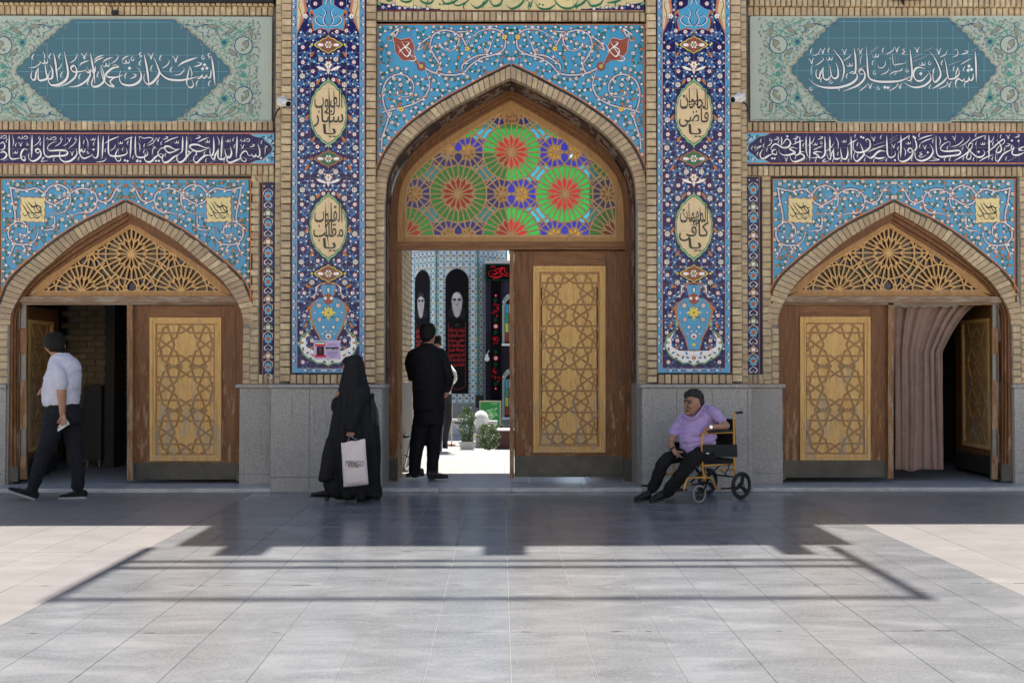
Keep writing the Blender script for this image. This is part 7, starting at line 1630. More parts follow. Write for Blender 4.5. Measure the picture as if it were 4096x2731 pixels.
q = MB(); q.lathe(((a.x+c.x)/2, 10.715, (a.z+c.z)/2-.03), [(.06, 0), (.05, .004), (.0, .01)], 16, 'Y'); q.build('cone', M['rubber_black'], t)
# kiosk counter with planks and the clerk
X0, X1 = at(1985, 19.2), at(2230, 19.2); Y = 19.2-11.28; t = empty('counter', (X1, Y, LG), label='brown plank counter with a white top', cat='counter')
zt = 1.45-(1722-1454)/3982.2*19.2
for i in range(4):
    q = MB(); z = LG+i*(zt-LG)/4; q.box(X0, Y+rnd.uniform(0, .003), z+.003, X1, Y+.02, z+(zt-LG)/4-.003); q.build('plank', M['brown_cladding'], t)
q = MB(); q.box(X0-.03, Y-.03, zt, X1, Y+.4, zt+.025, .003); q.build('worktop', M['stone_white'], t); q = MB(); q.box(X0+.02, Y+.03, LG, X1, Y+.3, zt-.002); q.build('core', M['black_joint'], t)
# wheeled white frame
t = empty('wheeled_frame', (at(1830, 20), 20-11.28, LG), label='white tubular frame on castors behind the standing man', cat='frame'); Y = 20-11.28
q = MB(); f = lambda x, y: P(x, y, Y)
q.tube([f(1807, 1600), f(1807, 1775)], .013); q.tube([f(1812, 1690), f(1850, 1722)], .009); q.tube([f(1795, 1740), f(1812, 1690)], .009); q.build('post', M['cream_paint'], t)
q = MB(); a, c = f(1795, 1685), f(1868, 1675); q.box(a[0], Y-.03, a[2], c[0], Y+.1, c[2]); q.build('shelf', M['white_plastic'], t)
q = MB(); a, c = f(1783, 1787), f(1822, 1774); q.box(a[0], Y-.06, a[2], c[0], Y+.2, c[2]); q.build('base', M['cream_paint'], t)
for x in (1790, 1806): q = MB(); p = f(x, 1790); q.lathe((p[0], Y-.05, LG+.025), [(.0, -.012), (.024, -.012), (.024, .012), (.0, .012)], 12, 'Y'); q.build('wheel', M['red_print'], t)
q = MB(); p = R(1948, 1434, 23.4); q.lathe((p.x, 12.0, p.z-.06), [(.02, 0), (.055, .02), (.06, .08), (.035, .1), (.03, .16), (.0, .17)], 14); q.tube([(p.x, 12.0, p.z+.1), (p.x+.05, 12.3, p.z+.2)], .01); q.build('lamp', M['white_plastic'], None, origin=tuple(p), label='white lantern lamp on the edge of the tower', cat='lamp')
# chrome stool and teapot just inside the doorway
X = at(1618, 13.3)+.03; Y = 1.95; t = empty('stool', (X-.1, Y, SZ), label='chrome tube stool half hidden by the left door post', cat='stool')
q = MB(); q.tube([(X-.3, Y, .47), (X+.03, Y, .47), (X+.06, Y+.02, .44), (X-.02, Y, .07), (X-.25, Y, .06)], .012); q.tube([(X-.3, Y, .45), (X+.12, Y, .15), (X+.10, Y, .065), (X-.25, Y, .06)], .012); q.build('frame', M['chrome'], t); q = MB(); q.box(X-.34, Y-.15, .48, X+.05, Y+.15, .51, .006); q.build('seat', M['black_metal'], t)
X = -1.31+.02; Y = 2.75; t = empty('teapot', (X, Y, 1.205), label='small white flowered teapot standing on the stone ledge inside the door', cat='teapot')
q = MB(); q.lathe((X, Y, 1.201), [(.035, 0), (.055, .02), (.062, .05), (.05, .08), (.03, .09), (.012, .095), (.014, .11), (.0, .115)], 18); q.tube([(X+.05, Y, 1.24), (X+.08, Y, 1.26), (X+.09, Y, 1.29)], [.012, .009, .007], 8); q.build('body', M['white_plastic'], t, True)
q = MB(); q.tube([(X-.05, Y, 1.28), (X-.085, Y, 1.27), (X-.085, Y, 1.235), (X-.055, Y, 1.225)], .006, 6); q.build('handle', M['white_plastic'], t, True)
# ---------------------------------------------------------------- small things on the gate
def cctv(x0, y0, x1, y1, cab, label):
    a = Vector(P(x0, y0, YB-.0)); t = empty('security_camera', tuple(a), label=label, cat='camera')
    q = MB(); q.lathe((a.x, a.y-.035, a.z), [(.0, 0), (.05, .0), (.062, .012), (.062, .035)], 22, 'Y'); q.build('mount', M['white_plastic'], t, True)
    c = Vector(P(x1, y1, YB-.24)); d = (c-(a+Vector((0, -.06, 0)))).normalized(); s0 = a+Vector((0, -.075, 0))-d*.03
    q = MB(); q.tube([a+Vector((0, -.03, 0)), a+Vector((0, -.08, 0))], .018, 10); q.build('bracket', M['white_plastic'], t)
    q = MB(); q.tube([s0, s0+d*.01, s0+d*.15, s0+d*.205, s0+d*.206], [.028, .036, .038, .040, .033], 18); q.build('housing', M['white_plastic'], t, True)
    q = MB(); q.tube([s0+d*.2, s0+d*.2075], [.0325, .0325], 18); q.build('lens', M['black_glass'], t)
    q = MB(); q.tube([Vector(P(u, v, YB-.02 if i < 2 else YB+.0)) for i, (u, v) in enumerate(cab)], .009, 7); q.build('cable', M['rubber_black'], t, True)
cctv(1129, 408, 1172, 428, ((1120, 432), (1108, 446), (1099, 468), (1096, 490)), 'white bullet security camera left of the central doorway')
cctv(2959, 392, 2905, 412, ((2968, 405), (2982, 416), (2990, 432), (2988, 448)), 'white bullet security camera right of the central doorway')
Y = YS-.09; q = MB(); q.tube([P(447, 2, Y), P(443, 30, Y), P(452, 44, Y)], .0035, 5); q.tube([P(476, 2, Y), P(474, 28, Y), P(464, 44, Y)], .0035, 5); a, c = P(447, 60, Y), P(470, 43, Y); q.box(a[0], Y-.02, a[2], c[0], Y+.02, c[2], .006)
q.build('hanging_cable', M['rubber_black'], None, origin=P(458, 52, Y), label='black cable loop with a small plug hanging over the left banner', cat='cable')
q = MB(); a, c = P(-60, 7, Y), P(1094, -30, Y); q.box(a[0], Y-.02, a[2], c[0], YS+.02, c[2]); q.build('tile_ledge', M['black_joint'], gate)
q = MB(); q.tube([P(3606, -8, Y), P(3608, 6, Y), P(3616, 18, Y)], [.004, .012, .014], 8); a, c = P(3560, 2, Y), P(3680, -14, Y); q.box(a[0], Y-.03, a[2], c[0], Y, c[2]); q.build('floodlight', M['black_metal'], None, origin=P(3610, 0, Y), label='grey floodlight edge over the right banner', cat='light')
# taped notice
Y = YB+.002; t = empty('notice', P(1308, 1436, Y), label='small lavender printed notice taped low on the left tiled panel', cat='poster')
q = MB(); a, c = P(1254.6, 1436, Y), P(1361, 1361, Y); q.box(a[0], Y, a[2], c[0], Y+.0015, c[2], 0, rgb(206, 186, 216)); q.build('sheet', M['print'], t)
pr_ = Print(Y); pr_.rect(1257, 1364, 1358.5, 1433, rgb(196, 178, 214), 0); pr_.rect(1260, 1370, 1302, 1384, rgb(208, 60, 66), 1); pr_.rect(1262, 1366, 1298, 1371, rgb(70, 150, 100), 2); pr_.rect(1262, 1371, 1298, 1376, WHITE, 2); pr_.rect(1267, 1385, 1296, 1420, rgb(46, 34, 40), 2); pr_.disc((1281, 1396), 6, rgb(120, 84, 70), 3, 10); pr_.rect(1274, 1402, 1289, 1414, rgb(90, 60, 60), 3)
for i in range(14): pr_.scallop((1262+i*3, 1422+((i*7) % 5)), 4, 5, rgb(200, 40, 54), 4)
pr_.rect(1303, 1388, 1355, 1399, rgb(34, 30, 40), 2)
for i, (y, w_) in enumerate(((1374, 30), (1380, 40), (1406, 44), (1411, 40), (1416, 44), (1421, 34), (1427, 20))): pr_.rect(1329-w_/2, y, 1329+w_/2, y+1.6, rgb(190, 60, 90) if i == 0 else rgb(90, 80, 130), 2)
pr_.build('print', M['print'], t)
c = P(1329, 1394, Y-.004); textobj(shape('حسین اویسی'), .034, c, M['white_plastic'], t, bold=.0005)
# cabinet in the left room
a, c = P(332, 1838, 2.35), P(406, 1542, 2.35); t = empty('metal_cabinet', (a[0], 2.35, SZ), label='dark grey metal cabinet standing inside the left doorway', cat='cabinet')
q = MB(); q.box(a[0], 2.35, .15, c[0], 2.7, c[2], .005); q.build('body', M['dark_panel'], t)
for x in (a[0]+.04, c[0]-.04): q = MB(); q.tube([(x, 2.39, SZ), (x, 2.39, .15)], .017); q.build('leg', M['hinge_steel'], t)
# curtain in the right doorway
cur = empty('curtain', P(3640, 1220, YE+.1), label='dusty brown velvet curtain drawn aside in the right doorway', cat='curtain')
def curtain():
    q = MB(); nu, nv = 130, 60; T = trf(1.7424, 3040, 1160); vs = []
    for j in range(nv+1):
        v = j/nv; y = 98+v*1150
        if y < 430: t_ = (y-98)/332; xr = 1522-(1522-1270)*(t_**.62)
        else: xr = 1270+8*(y-430)/820
        xl = 928+14*v+(4*math.sin(v*3))
        for i in range(nu+1):
            u = i/nu; x = xl+(xr-xl)*u
            ph = u*2*PI*6.5+2.6*math.sin(u*6.3+.5)+1.6*v*math.sin(u*4+1)+1.1*math.sin(v*3+u*9)*v; am = .030*(1-.3*v)*(.55+.45*math.sin(u*11+2)**2)*(1 if u > .12 else u/.12*.5+.1)
            fold = math.sin(ph)+.35*math.sin(2.3*ph+1+v)+.25*math.sin(ph*.37+4*v)
            hem = 8*math.sin(u*9)*max(0, v-.9)*10*.3+ (14*math.exp(-((u-.35)/.14)**2)*max(0, v-.93)/.07 if v > .93 else 0)
            px, py = T([(x, y+hem)])[0]; Yc_ = YE+.14+fold*am+.02*noise.noise((u*4, v*5, 0)); p = P(px, py, Yc_); vs.append(p)
    q.add(vs, [(j*(nu+1)+i, (j+1)*(nu+1)+i, (j+1)*(nu+1)+i+1, j*(nu+1)+i+1) for j in range(nv) for i in range(nu)]); o = q.build('drape', M['velvet'], cur, True)
    m = o.modifiers.new('thick', 'SOLIDIFY'); m.thickness = .004
    q = MB(); vs = []
    for j, y in enumerate((88, 118)):
        for i in range(40):
            x = 924+(1492-924)*i/39; px, py = T([(x, y if j == 0 else y-(12 if i > 30 else 0)+4*math.sin(i*1.3))])[0]; vs.append(P(px, py, YE+.09+.006*math.sin(i*1.3)))
    q.add(vs, [(i, i+40, i+41, i+1) for i in range(39)]); q.build('lining', M['lining'], cur, True)
    q = MB(); q.tube([P(3566, 1222, YE+.12), P(3925, 1219, YE+.12)], .012); q.build('rod', M['wood_dark'], cur)
curtain()
# ---------------------------------------------------------------- people: bodies and clothes grown as closed surfaces
def loft(mb, secs, seg=18):
    """stacked horizontal ellipses: (centre xyz, rx, ry)"""
    n = len(secs); vs = []
    for c, rx, ry in secs:
        for k in range(seg): t = 2*PI*k/seg; vs.append((c[0]+rx*math.cos(t), c[1]+ry*math.sin(t), c[2]))
    fs = [(i*seg+k, i*seg+(k+1) % seg, (i+1)*seg+(k+1) % seg, (i+1)*seg+k) for i in range(n-1) for k in range(seg)]+[tuple(range(seg))[::-1], tuple((n-1)*seg+k for k in range(seg))]
    mb.add(vs, fs)
def limb(mb, pts, rs, seg=12, flat=None):
    pts = [Vector(p) for p in pts]; P2, R2 = [], []
    d = (pts[0]-pts[1]).normalized(); 
    for a in (.95, .7, .35): P2.append(pts[0]+d*rs[0]*a); R2.append(rs[0]*math.sqrt(1-a*a))
    for p, r in zip(pts, rs): P2.append(p); R2.append(r)
    d = (pts[-1]-pts[-2]).normalized()
    for a in (.35, .7, .95): P2.append(pts[-1]+d*rs[-1]*a); R2.append(rs[-1]*math.sqrt(1-a*a))
    mb.tube(P2, R2, seg, True, flat=flat)
def ball(mb, c, rx, ry, rz, seg=14):
    secs = [((c[0], c[1], c[2]+rz*math.sin(t)), rx*math.cos(t), ry*math.cos(t)) for t in [PI*(-.5+(i+.5)/9) for i in range(9)]]; loft(mb, secs, seg)
def grow(mb, name, mat, parent, vox=.009, smooth=3, folds=None, origin=None, dec=None):
    """fuse overlapping closed pieces into one continuous skin"""
    o = mb.build(name, M[mat], None); md = o.modifiers.new('r', 'REMESH'); md.mode = 'VOXEL'; md.voxel_size = vox
    if smooth: s = o.modifiers.new('s', 'SMOOTH'); s.factor = .6; s.iterations = smooth
    me = bpy.data.meshes.new_from_object(o.evaluated_get(bpy.context.evaluated_depsgraph_get())); bpy.data.objects.remove(o)
    me.name = name
    if folds:
        me.calc_normals_split() if hasattr(me, 'calc_normals_split') else None
        co = [v.co.copy() for v in me.vertices]; nn = [v.normal.copy() for v in me.vertices]
        for v, c, n_ in zip(me.vertices, co, nn): v.co = c+n_*folds(c)
    org = world_loc(parent) if origin is None else Vector(origin)
    me.transform(Matrix.Translation(-org)); me.polygons.foreach_set('use_smooth', [True]*len(me.polygons)); me.materials.clear(); me.materials.append(M[mat])
    q = bpy.data.objects.new(name, me); COL.objects.link(q); q.parent = parent; q.location = org-world_loc(parent); return q
def fold(amp, sx, sy, sz, seed=0, amp2=0):
    def f(c):
        v = noise.noise((c.x*sx+seed, c.y*sy, c.z*sz)); w = noise.noise((c.x*sx*2.3, c.y*sy*2.3+seed, c.z*sz*2.6+5)); return amp*(1-abs(v)*3.0)*.5+amp2*w
    return f
class Fig:
    def __init__(s, scale, ox, oy, Y, name_label, group=None, foot=None):
        s.T = trf(scale, ox, oy); s.Y = Y; s.k = (Y-CAM.y)/3982.2/scale
        f = s.J(*foot); s.root = empty('person', (f[0], Y, f[2] if foot else 0), label=name_label, cat='person')
    def J(s, x, y, dy=0.0):
        p = s.T([(x, y)])[0]; return P(p[0], p[1], s.Y+dy)
    def loft(s, mb, rows, seg=20):
        secs = []
        for r in rows:
            y, xl, xr, ry = r[:4]; dy = r[4] if len(r) > 4 else 0.0
            secs.append((s.J((xl+xr)/2, y, dy), (xr-xl)/2*s.k, ry))
        loft(mb, secs, seg)
    def limb(s, mb, pts, rs, seg=12, flat=None): limb(mb, [s.J(*p) for p in pts], [r*s.k for r in rs], seg, flat)
    def hand(s, mb, w, tip, spread, curl=.35, thumb=None, size=1.0, n=4):
        """palm from wrist w towards tip, four fingers fanned along 'spread' (px), thumb to one side"""
        W_, T_ = Vector(s.J(*w)), Vector(s.J(*tip)); d = T_-W_; L = d.length; d.normalize(); sp = Vector(spread).normalized(); k = size
        palm = W_+d*L*.5
        for i in range(n):
            o = (i-1.5)*.0195*k; limb(mb, [W_+sp*o*.55, palm+sp*o], [.016*k, .0135*k], 8)
            b = palm+sp*o; nrm = d.cross(sp).normalized(); fl = (.86, 1.0, .95, .76)[i]*L*.62
            limb(mb, [b, b+d*fl*.45+sp*o*.12, b+d*fl*.85+nrm*curl*.03+sp*o*.16], [.0105*k, .0092*k, .0078*k], 8)
        if thumb is not None:
            t = Vector(s.J(*thumb)); limb(mb, [W_+d*L*.18, (W_+t)/2+d*.01, t], [.015*k, .0125*k, .010*k], 8)
def shoe(f, hx, hy, tx, ty, dy, w, mat, sole, name='shoe', h=.075, heel=0.0, lift=0.0):
    """hx,hy heel bottom px, tx,ty toe bottom px"""
    H, T = Vector(f.J(hx, hy, dy)), Vector(f.J(tx, ty, dy)); d = T-H; L = d.length; d.normalize(); up = Vector((0, 0, 1)); up = (up-d*up.dot(d)).normalized(); sd = d.cross(up)
    t = empty(name, tuple(H), None); t.parent = f.root; t.location = Vector(H)-world_loc(f.root)
    m = MB(); pr_ = [(0, .030, h*.9), (.08, .036, h*1.1), (.25, .038, h*1.05), (.42, .040, h*.86), (.6, .046, h*.66), (.8, .047, h*.5), (.93, .038, h*.42), (1.0, .018, h*.3)]
    vs = []; seg = 12
    for u, ww, hh in pr_:
        for k in range(seg):
            a = 2*PI*k/seg; z = hh*.5+hh*.5*math.sin(a); vs.append(H+d*L*u+sd*ww*w*math.cos(a)*(1 if z < hh*.6 else .86)+up*(z+.012+heel*(1-u)*.6))
    n = len(pr_); m.add(vs, [(i*seg+k, i*seg+(k+1) % seg, (i+1)*seg+(k+1) % seg, (i+1)*seg+k) for i in range(n-1) for k in range(seg)]+[tuple(range(seg))[::-1], tuple((n-1)*seg+k for k in range(seg))])
    o = m.build('upper', M[mat], t, True, origin=tuple(H)); auto_normals(o)
    m = MB(); vs = []
    for u, ww, hh in [(0, .030, 0), (.06, .038, 0), (.3, .036, 0), (.6, .049, 0), (.85, .048, 0), (.97, .034, 0), (1.02, .012, 0)]:
        th = .022 if not heel else .010
        e = heel*(1-u)*.6 if heel else 0
        for sg, z in ((-1, e), (1, e), (1, e+th), (-1, e+th)): vs.append(H+d*L*u+sd*sg*ww*w*1.03+up*z)
    m.add(vs, [(i*4+k, i*4+(k+1) % 4, i*4+4+(k+1) % 4, i*4+4+k) for i in range(6) for k in range(4)]+[(3, 2, 1, 0), (24, 25, 26, 27)])
    if heel:
        c = H+d*L*.10; m.obox(c+up*(heel*.30), d, sd, up, (L*.115, .030*w, heel*.34))
    o = m.build('sole', M[sole], t, origin=tuple(H)); auto_normals(o)
    if not heel:
        m = MB()
        for i in range(5): c = H+d*L*(.40+.07*i)+up*(h*(.98-.075*i)+.012); m.tube([c-sd*.018*w, c+up*.004, c+sd*.018*w], .003, 5)
        m.build('laces', M['rubber_black'], t, kind=None)
    return t
# --- man in the lavender-white polo shirt, walking left, looking away
f = Fig(2.179, 20, 1300, -.55, 'man seen from behind in pale polo shirt and dark jeans walking left, phone in hand', foot=(500, 1500))
b = MB()
f.loft(b, [(92, 405, 475, .05), (110, 372, 502, .085), (150, 352, 512, .10), (185, 352, 512, .10), (210, 360, 508, .095), (228, 372, 500, .08), (240, 388, 498, .07), (265, 410, 520, .07), (300, 420, 540, .08)])
f.limb(b, [(519, 172, .0), (521, 195, .0)], [9, 7]); f.limb(b, [(364, 195, 0), (370, 222, 0)], [8, 7]); f.limb(b, [(352, 178, -.02), (345, 190, -.02)], [7, 5])
f.limb(b, [(490, 490, -.165), (492, 540, -.17), (494, 600, -.17), (500, 700, -.16), (500, 765, -.15)], [34, 40, 40, 31, 25])
f.hand(b, (500, 770, -.15), (508, 875, -.16), (1, -.25, .1), .5, (458, 850, -.18), 1.05)
f.limb(b, [(420, 520, .12), (350, 560, .14), (330, 555, .12)], [34, 28, 20]); f.hand(b, (335, 556, .12), (292, 592, .08), (.2, .3, .9), .4, None, .9)
grow(b, 'body', 'skin', f.root, .007, 3)
b = MB(); f.loft(b, [(63, 410, 470, .035), (72, 385, 492, .07), (88, 362, 508, .093), (115, 346, 518, .108), (150, 342, 523, .114), (185, 350, 524, .112), (205, 366, 519, .105), (225, 380, 512, .09), (238, 392, 502, .075)])
grow(b, 'hair', 'hair_black', f.root, .009, 2, lambda c: .003*noise.noise(c*60))
b = MB(); f.loft(b, [(252, 432, 552, .075), (275, 412, 590, .105, -.0), (305, 396, 625, .125), (340, 386, 650, .14), (400, 368, 658, .155), (460, 350, 657, .165), (520, 341, 652, .17), (600, 328, 646, .172), (650, 330, 640, .168), (690, 342, 640, .165), (704, 350, 638, .16)])
f.loft(b, [(695, 348, 470, .12, -.04), (716, 356, 420, .06, -.05)])
f.limb(b, [(455, 345, -.10), (478, 430, -.15), (487, 500, -.17), (489, 522, -.175)], [52, 56, 55, 52]); f.limb(b, [(430, 380, .1), (400, 480, .14), (385, 520, .14)], [45, 45, 42])
grow(b, 'polo_shirt', 'cloth_lavender', f.root, .010, 4, lambda c: .008*(1-3*abs(noise.noise((c.x*5+c.z*5, c.y*4, c.z*10-c.x*5))))*.7+.005*noise.noise((c.x*14+c.z*8, c.y*10, c.z*22)))
b = MB(); f.loft(b, [(243, 440, 556, .078), (262, 418, 560, .085), (275, 408, 552, .088), (290, 398, 530, .08)]); grow(b, 'collar', 'cloth_lavender', f.root, .007, 2)
b = MB(); f.loft(b, [(522, 437, 536, .058, -.172), (530, 438, 536, .057, -.174)]); b.build('cuff', M['cloth_lavender'], f.root, True)
b = MB(); f.loft(b, [(680, 350, 640, .155), (705, 352, 645, .165), (760, 350, 664, .168), (820, 350, 672, .155), (860, 370, 668, .12)])
f.limb(b, [(430, 810, -.06), (405, 950, -.07), (345, 1100, -.07), (295, 1250, -.06), (250, 1395, -.06), (232, 1440, -.06)], [92, 84, 66, 56, 48, 46]); f.limb(b, [(585, 800, .08), (590, 950, .09), (615, 1110, .09), (640, 1280, .09), (632, 1405, .09)], [86, 76, 64, 54, 50])
grow(b, 'jeans', 'cloth_jeans', f.root, .011, 3, lambda c: .010*(1-3*abs(noise.noise((c.x*6, c.y*6, c.z*10+c.x*9))))*.6+.005*noise.noise((c.x*15, c.y*15, c.z*26)))
b = MB(); f.loft(b, [(690, 348, 643, .168), (708, 349, 646, .171)]); b.build('belt', M['leather_black'], f.root, True)
shoe(f, 272, 1524, 28, 1440, -.06, 1.15, 'cloth_black', 'shoe_sole'); shoe(f, 712, 1508, 474, 1512, .09, 1.1, 'cloth_black', 'shoe_sole')
t = empty('phone', f.J(497, 872, -.2), label='white mobile phone held low in the walking man\'s hand', cat='phone'); b = MB(); A = Vector(f.J(445, 905, -.125)); B = Vector(f.J(550, 838, -.125)); d = B-A; nr = Vector((-d.z, 0, d.x)).normalized()
b.obox((A+B)/2, d, (0, 1, 0), nr, (d.length/2, .0045, .034)); o = b.build('case', M['white_plastic'], t); md = o.modifiers.new('b', 'BEVEL'); md.width = .006; md.segments = 3
b = MB(); c = Vector(f.J(468, 890, -.131)); b.obox(c, d, (0, 1, 0), nr, (.008, .001, .010)); b.build('camera_lens', M['black_glass'], t)
# --- woman in a black chador with a carrier bag
f = Fig(2.305, 1200, 1380, -.70, 'woman in a long black chador walking left, seen in profile', foot=(600, 1440))
b = MB(); f.loft(b, [(125, 415, 520, .07), (160, 402, 520, .075), (190, 394, 520, .075), (215, 395, 520, .07), (240, 400, 520, .06), (255, 420, 520, .06)])
f.limb(b, [(398, 196, -.0), (389, 206, 0)], [8, 6]); f.limb(b, [(395, 225, 0), (392, 232, 0)], [8, 7])
f.limb(b, [(400, 520, -.1), (360, 480, -.10)], [22, 17]); f.hand(b, (365, 480, -.10), (334, 445, -.11), (.5, -.3, .6), .8, (330, 470, -.12), .85)
f.limb(b, [(468, 760, -.27), (470, 806, -.27)], [24, 20]); f.hand(b, (468, 800, -.27), (462, 842, -.28), (1, 0, -.15), 1.0, (500, 815, -.28), .95); grow(b, 'body', 'skin', f.root, .006, 2)
b = MB()
f.loft(b, [(86, 503, 530, .02), (91, 478, 548, .045), (99, 452, 562, .07), (112, 425, 575, .095), (130, 400, 583, .11), (150, 388, 588, .118), (170, 402, 591, .12), (195, 410, 595, .122), (220, 404, 598, .125), (260, 392, 603, .135), (320, 378, 615, .17), (380, 367, 628, .205), (440, 352, 640, .225), (520, 330, 655, .235), (600, 312, 680, .235), (700, 290, 705, .24), (800, 275, 715, .245), (900, 255, 720, .25), (1000, 250, 718, .25), (1100, 245, 718, .25), (1200, 240, 716, .25), (1300, 245, 722, .24), (1350, 262, 735, .23), (1388, 330, 742, .21)], 28)
f.limb(b, [(425, 128, 0), (394, 150, 0)], [24, 9])
f.loft(b, [(860, 262, 420, .16, -.06), (980, 236, 400, .17, -.08), (1100, 208, 380, .17, -.10), (1180, 192, 365, .165, -.11), (1236, 182, 355, .15, -.12)], 20)
f.limb(b, [(330, 500, -.12), (320, 540, -.12), (322, 580, -.1)], [16, 20, 26]); f.limb(b, [(580, 420, -.12), (530, 560, -.20), (480, 680, -.24), (466, 790, -.26)], [70, 62, 48, 38])
def chf(c):
    z = c.z; a = math.atan2(c.y+.7, c.x-P(1430, 1700, -.7)[0]); k = max(0, min(1, (1.45-z)/.9))
    return k*.028*math.sin(a*9+2.2*noise.noise((c.x*2, c.y*2, z*.9))+z*1.2)+.007*noise.noise((c.x*5+z*3, c.y*5, z*4))+.004*k*noise.noise((c.x*14, c.y*14, z*3))
grow(b, 'chador', 'cloth_black', f.root, .012, 3, chf)
b = MB(); f.loft(b, [(700, 432, 512, .055, -.25), (760, 428, 507, .05, -.265), (800, 426, 502, .045, -.27)]); b.build('cuff', M['cloth_black'], f.root, True)
shoe(f, 262, 1436, 100, 1392, -.05, .95, 'leather_black', 'leather_black', heel=.06, h=.07); shoe(f, 738, 1440, 522, 1432, .08, .95, 'leather_black', 'leather_black', heel=.06, h=.07)
b = MB(); f.loft(b, [(1200, 215, 330, .10, -.03), (1290, 214, 310, .095, -.03), (1340, 235, 330, .09, -.03), (1400, 275, 330, .06, -.03)]); grow(b, 'trousers', 'cloth_black', f.root, .012, 2)
t = empty('backpack', f.J(690, 720, .12), label='black leather backpack bulging behind the woman in the chador', cat='bag'); b = MB(); f.loft(b, [(450, 655, 680, .03, .03), (470, 640, 682, .05, .03), (520, 630, 690, .10, .03), (580, 625, 712, .12, .03), (650, 620, 725, .13, .03), (715, 620, 729, .13, .03), (760, 630, 716, .10, .03)])
grow(b, 'body', 'leather_black', t, .01, 2, lambda c: .006*noise.noise(c*9)); b = MB(); b.tube([f.J(655, 452, .0), f.J(668, 440, 0), f.J(682, 455, 0), f.J(678, 505, .0)], .007, 8); b.build('handle', M['brown_leather'], t)
# carrier bag
t = empty('carrier_bag', f.J(500, 1310, -.33), label='pale pink plastic carrier bag with black lettering held by the woman', cat='bag')
def bag():
    TLx, TLy, TRx, TRy, BRx, BRy, BLx, BLy = 378, 900, 600, 865, 632, 1283, 402, 1306; nu, nv = 26, 40; q = MB(); vs = []
    for s_ in (0, 1):
        for j in range(nv+1):
            v = j/nv
            for i in range(nu+1):
                u = i/nu; x = (TLx*(1-u)+TRx*u)*(1-v)+(BLx*(1-u)+BRx*u)*v; y = (TLy*(1-u)+TRy*u)*(1-v)+(BLy*(1-u)+BRy*u)*v
                bul = .055*math.sin(PI*u)**.6*min(1, .25+v*1.6)*(1 if v < .92 else math.sqrt(max(0, (1-v)/.08)))
                w = .006*noise.noise((u*5, v*3, s_*7+2))+.005*noise.noise((u*11+v*5, v*9, s_*3))*(1-v*.4); sag = 6*math.sin(PI*u)*(1 if v > .97 else 0)+4*math.sin(u*12)*max(0, 1-v*8)
                vs.append(f.J(x, y+sag, -.34+(bul+w)*(-1 if s_ == 0 else 1)))
    m = (nu+1)*(nv+1)
    for s_ in (0, 1):
        for j in range(nv):
            for i in range(nu):
                a = s_*m+j*(nu+1)+i; qd = (a, a+nu+1, a+nu+2, a+1); q.f.append(qd if s_ == 0 else qd[::-1]); q.c.append(None); q.m.append(0)
    q.v = vs; o = q.build('sack', M['bag_plastic'], t, True); md = o.modifiers.new('w', 'WELD'); md.merge_threshold = .0015
    for x0, x1 in ((440, 470), (500, 528)):
        h = MB(); h.tube([f.J(x0 if x0 < 480 else x1, 885-(0 if x0 < 480 else 10), -.37), f.J((x0+468)/2, 850, -.36), f.J(468, 830, -.345), f.J(478, 812, -.33)], [.012, .010, .009, .008], 8, flat=.3); h.build('handle', M['bag_handle'], t, True)
bag()
Yb = f.Y-.34-.062
for tx, y, wd, hh, bd in (('MANGO', 1092, 158, .078, .0012), ('BARCELONA', 1118, 92, .026, .0006)):
    o = textobj(tx, hh, f.J(503 if tx == 'MANGO' else 492, y, -.34-.064), M['black_joint'], t, rot=(PI/2, math.radians(3), 0), bold=-.0004 if tx == 'MANGO' else 0); xs = [v.co.x for v in o.data.vertices]; o.scale = (wd*f.k/(max(xs)-min(xs)), 1, 1)
# --- man in black standing in the doorway with his back to us
f = Fig(1.5375, 1540, 950, .85, 'man in black jacket and trousers seen from behind standing in the central doorway', foot=(260, 1470))
b = MB(); f.loft(b, [(548, 225, 298, .07), (575, 216, 305, .085, .02), (600, 218, 306, .09, .02), (625, 226, 304, .085, .02), (645, 238, 300, .07, .02), (660, 232, 290, .06), (690, 225, 295, .06)]); f.limb(b, [(306, 604, .05), (309, 612, .05)], [4, 3]); f.limb(b, [(301, 600, -.01), (302, 614, -.01)], [5, 4])
f.limb(b, [(385, 935, -.05), (378, 955, -.04)], [14, 13]); f.hand(b, (384, 945, -.05), (368, 976, -.03), (.6, .5, .3), .8, None, .9); grow(b, 'body', 'skin', f.root, .009, 2)
b = MB(); f.loft(b, [(524, 244, 284, .03), (530, 228, 298, .06), (545, 218, 308, .09), (565, 212, 313, .10), (590, 211, 312, .105), (612, 214, 304, .10), (630, 222, 290, .085), (642, 232, 282, .07)]); grow(b, 'hair', 'hair_black', f.root, .009, 1, lambda c: .004*noise.noise(c*45))
b = MB(); f.loft(b, [(648, 226, 292, .065), (660, 222, 300, .075), (672, 198, 322, .10), (690, 160, 345, .125), (712, 146, 356, .14), (760, 145, 366, .15), (800, 150, 368, .155), (850, 158, 372, .155), (900, 164, 374, .155), (960, 168, 374, .16), (1020, 171, 374, .165), (1062, 173, 376, .165)])
f.limb(b, [(340, 715, -.02), (372, 790, -.05), (396, 862, -.06), (392, 900, -.05), (382, 935, -.04)], [36, 36, 31, 25, 21]); f.limb(b, [(165, 720, 0), (150, 770, .05), (165, 860, .12)], [30, 30, 26])
grow(b, 'jacket', 'cloth_suit', f.root, .012, 3, lambda c: .009*noise.noise((c.x*4+c.z*2, c.y*4, c.z*6))+.004*noise.noise((c.x*11, c.y*9, c.z*15)))
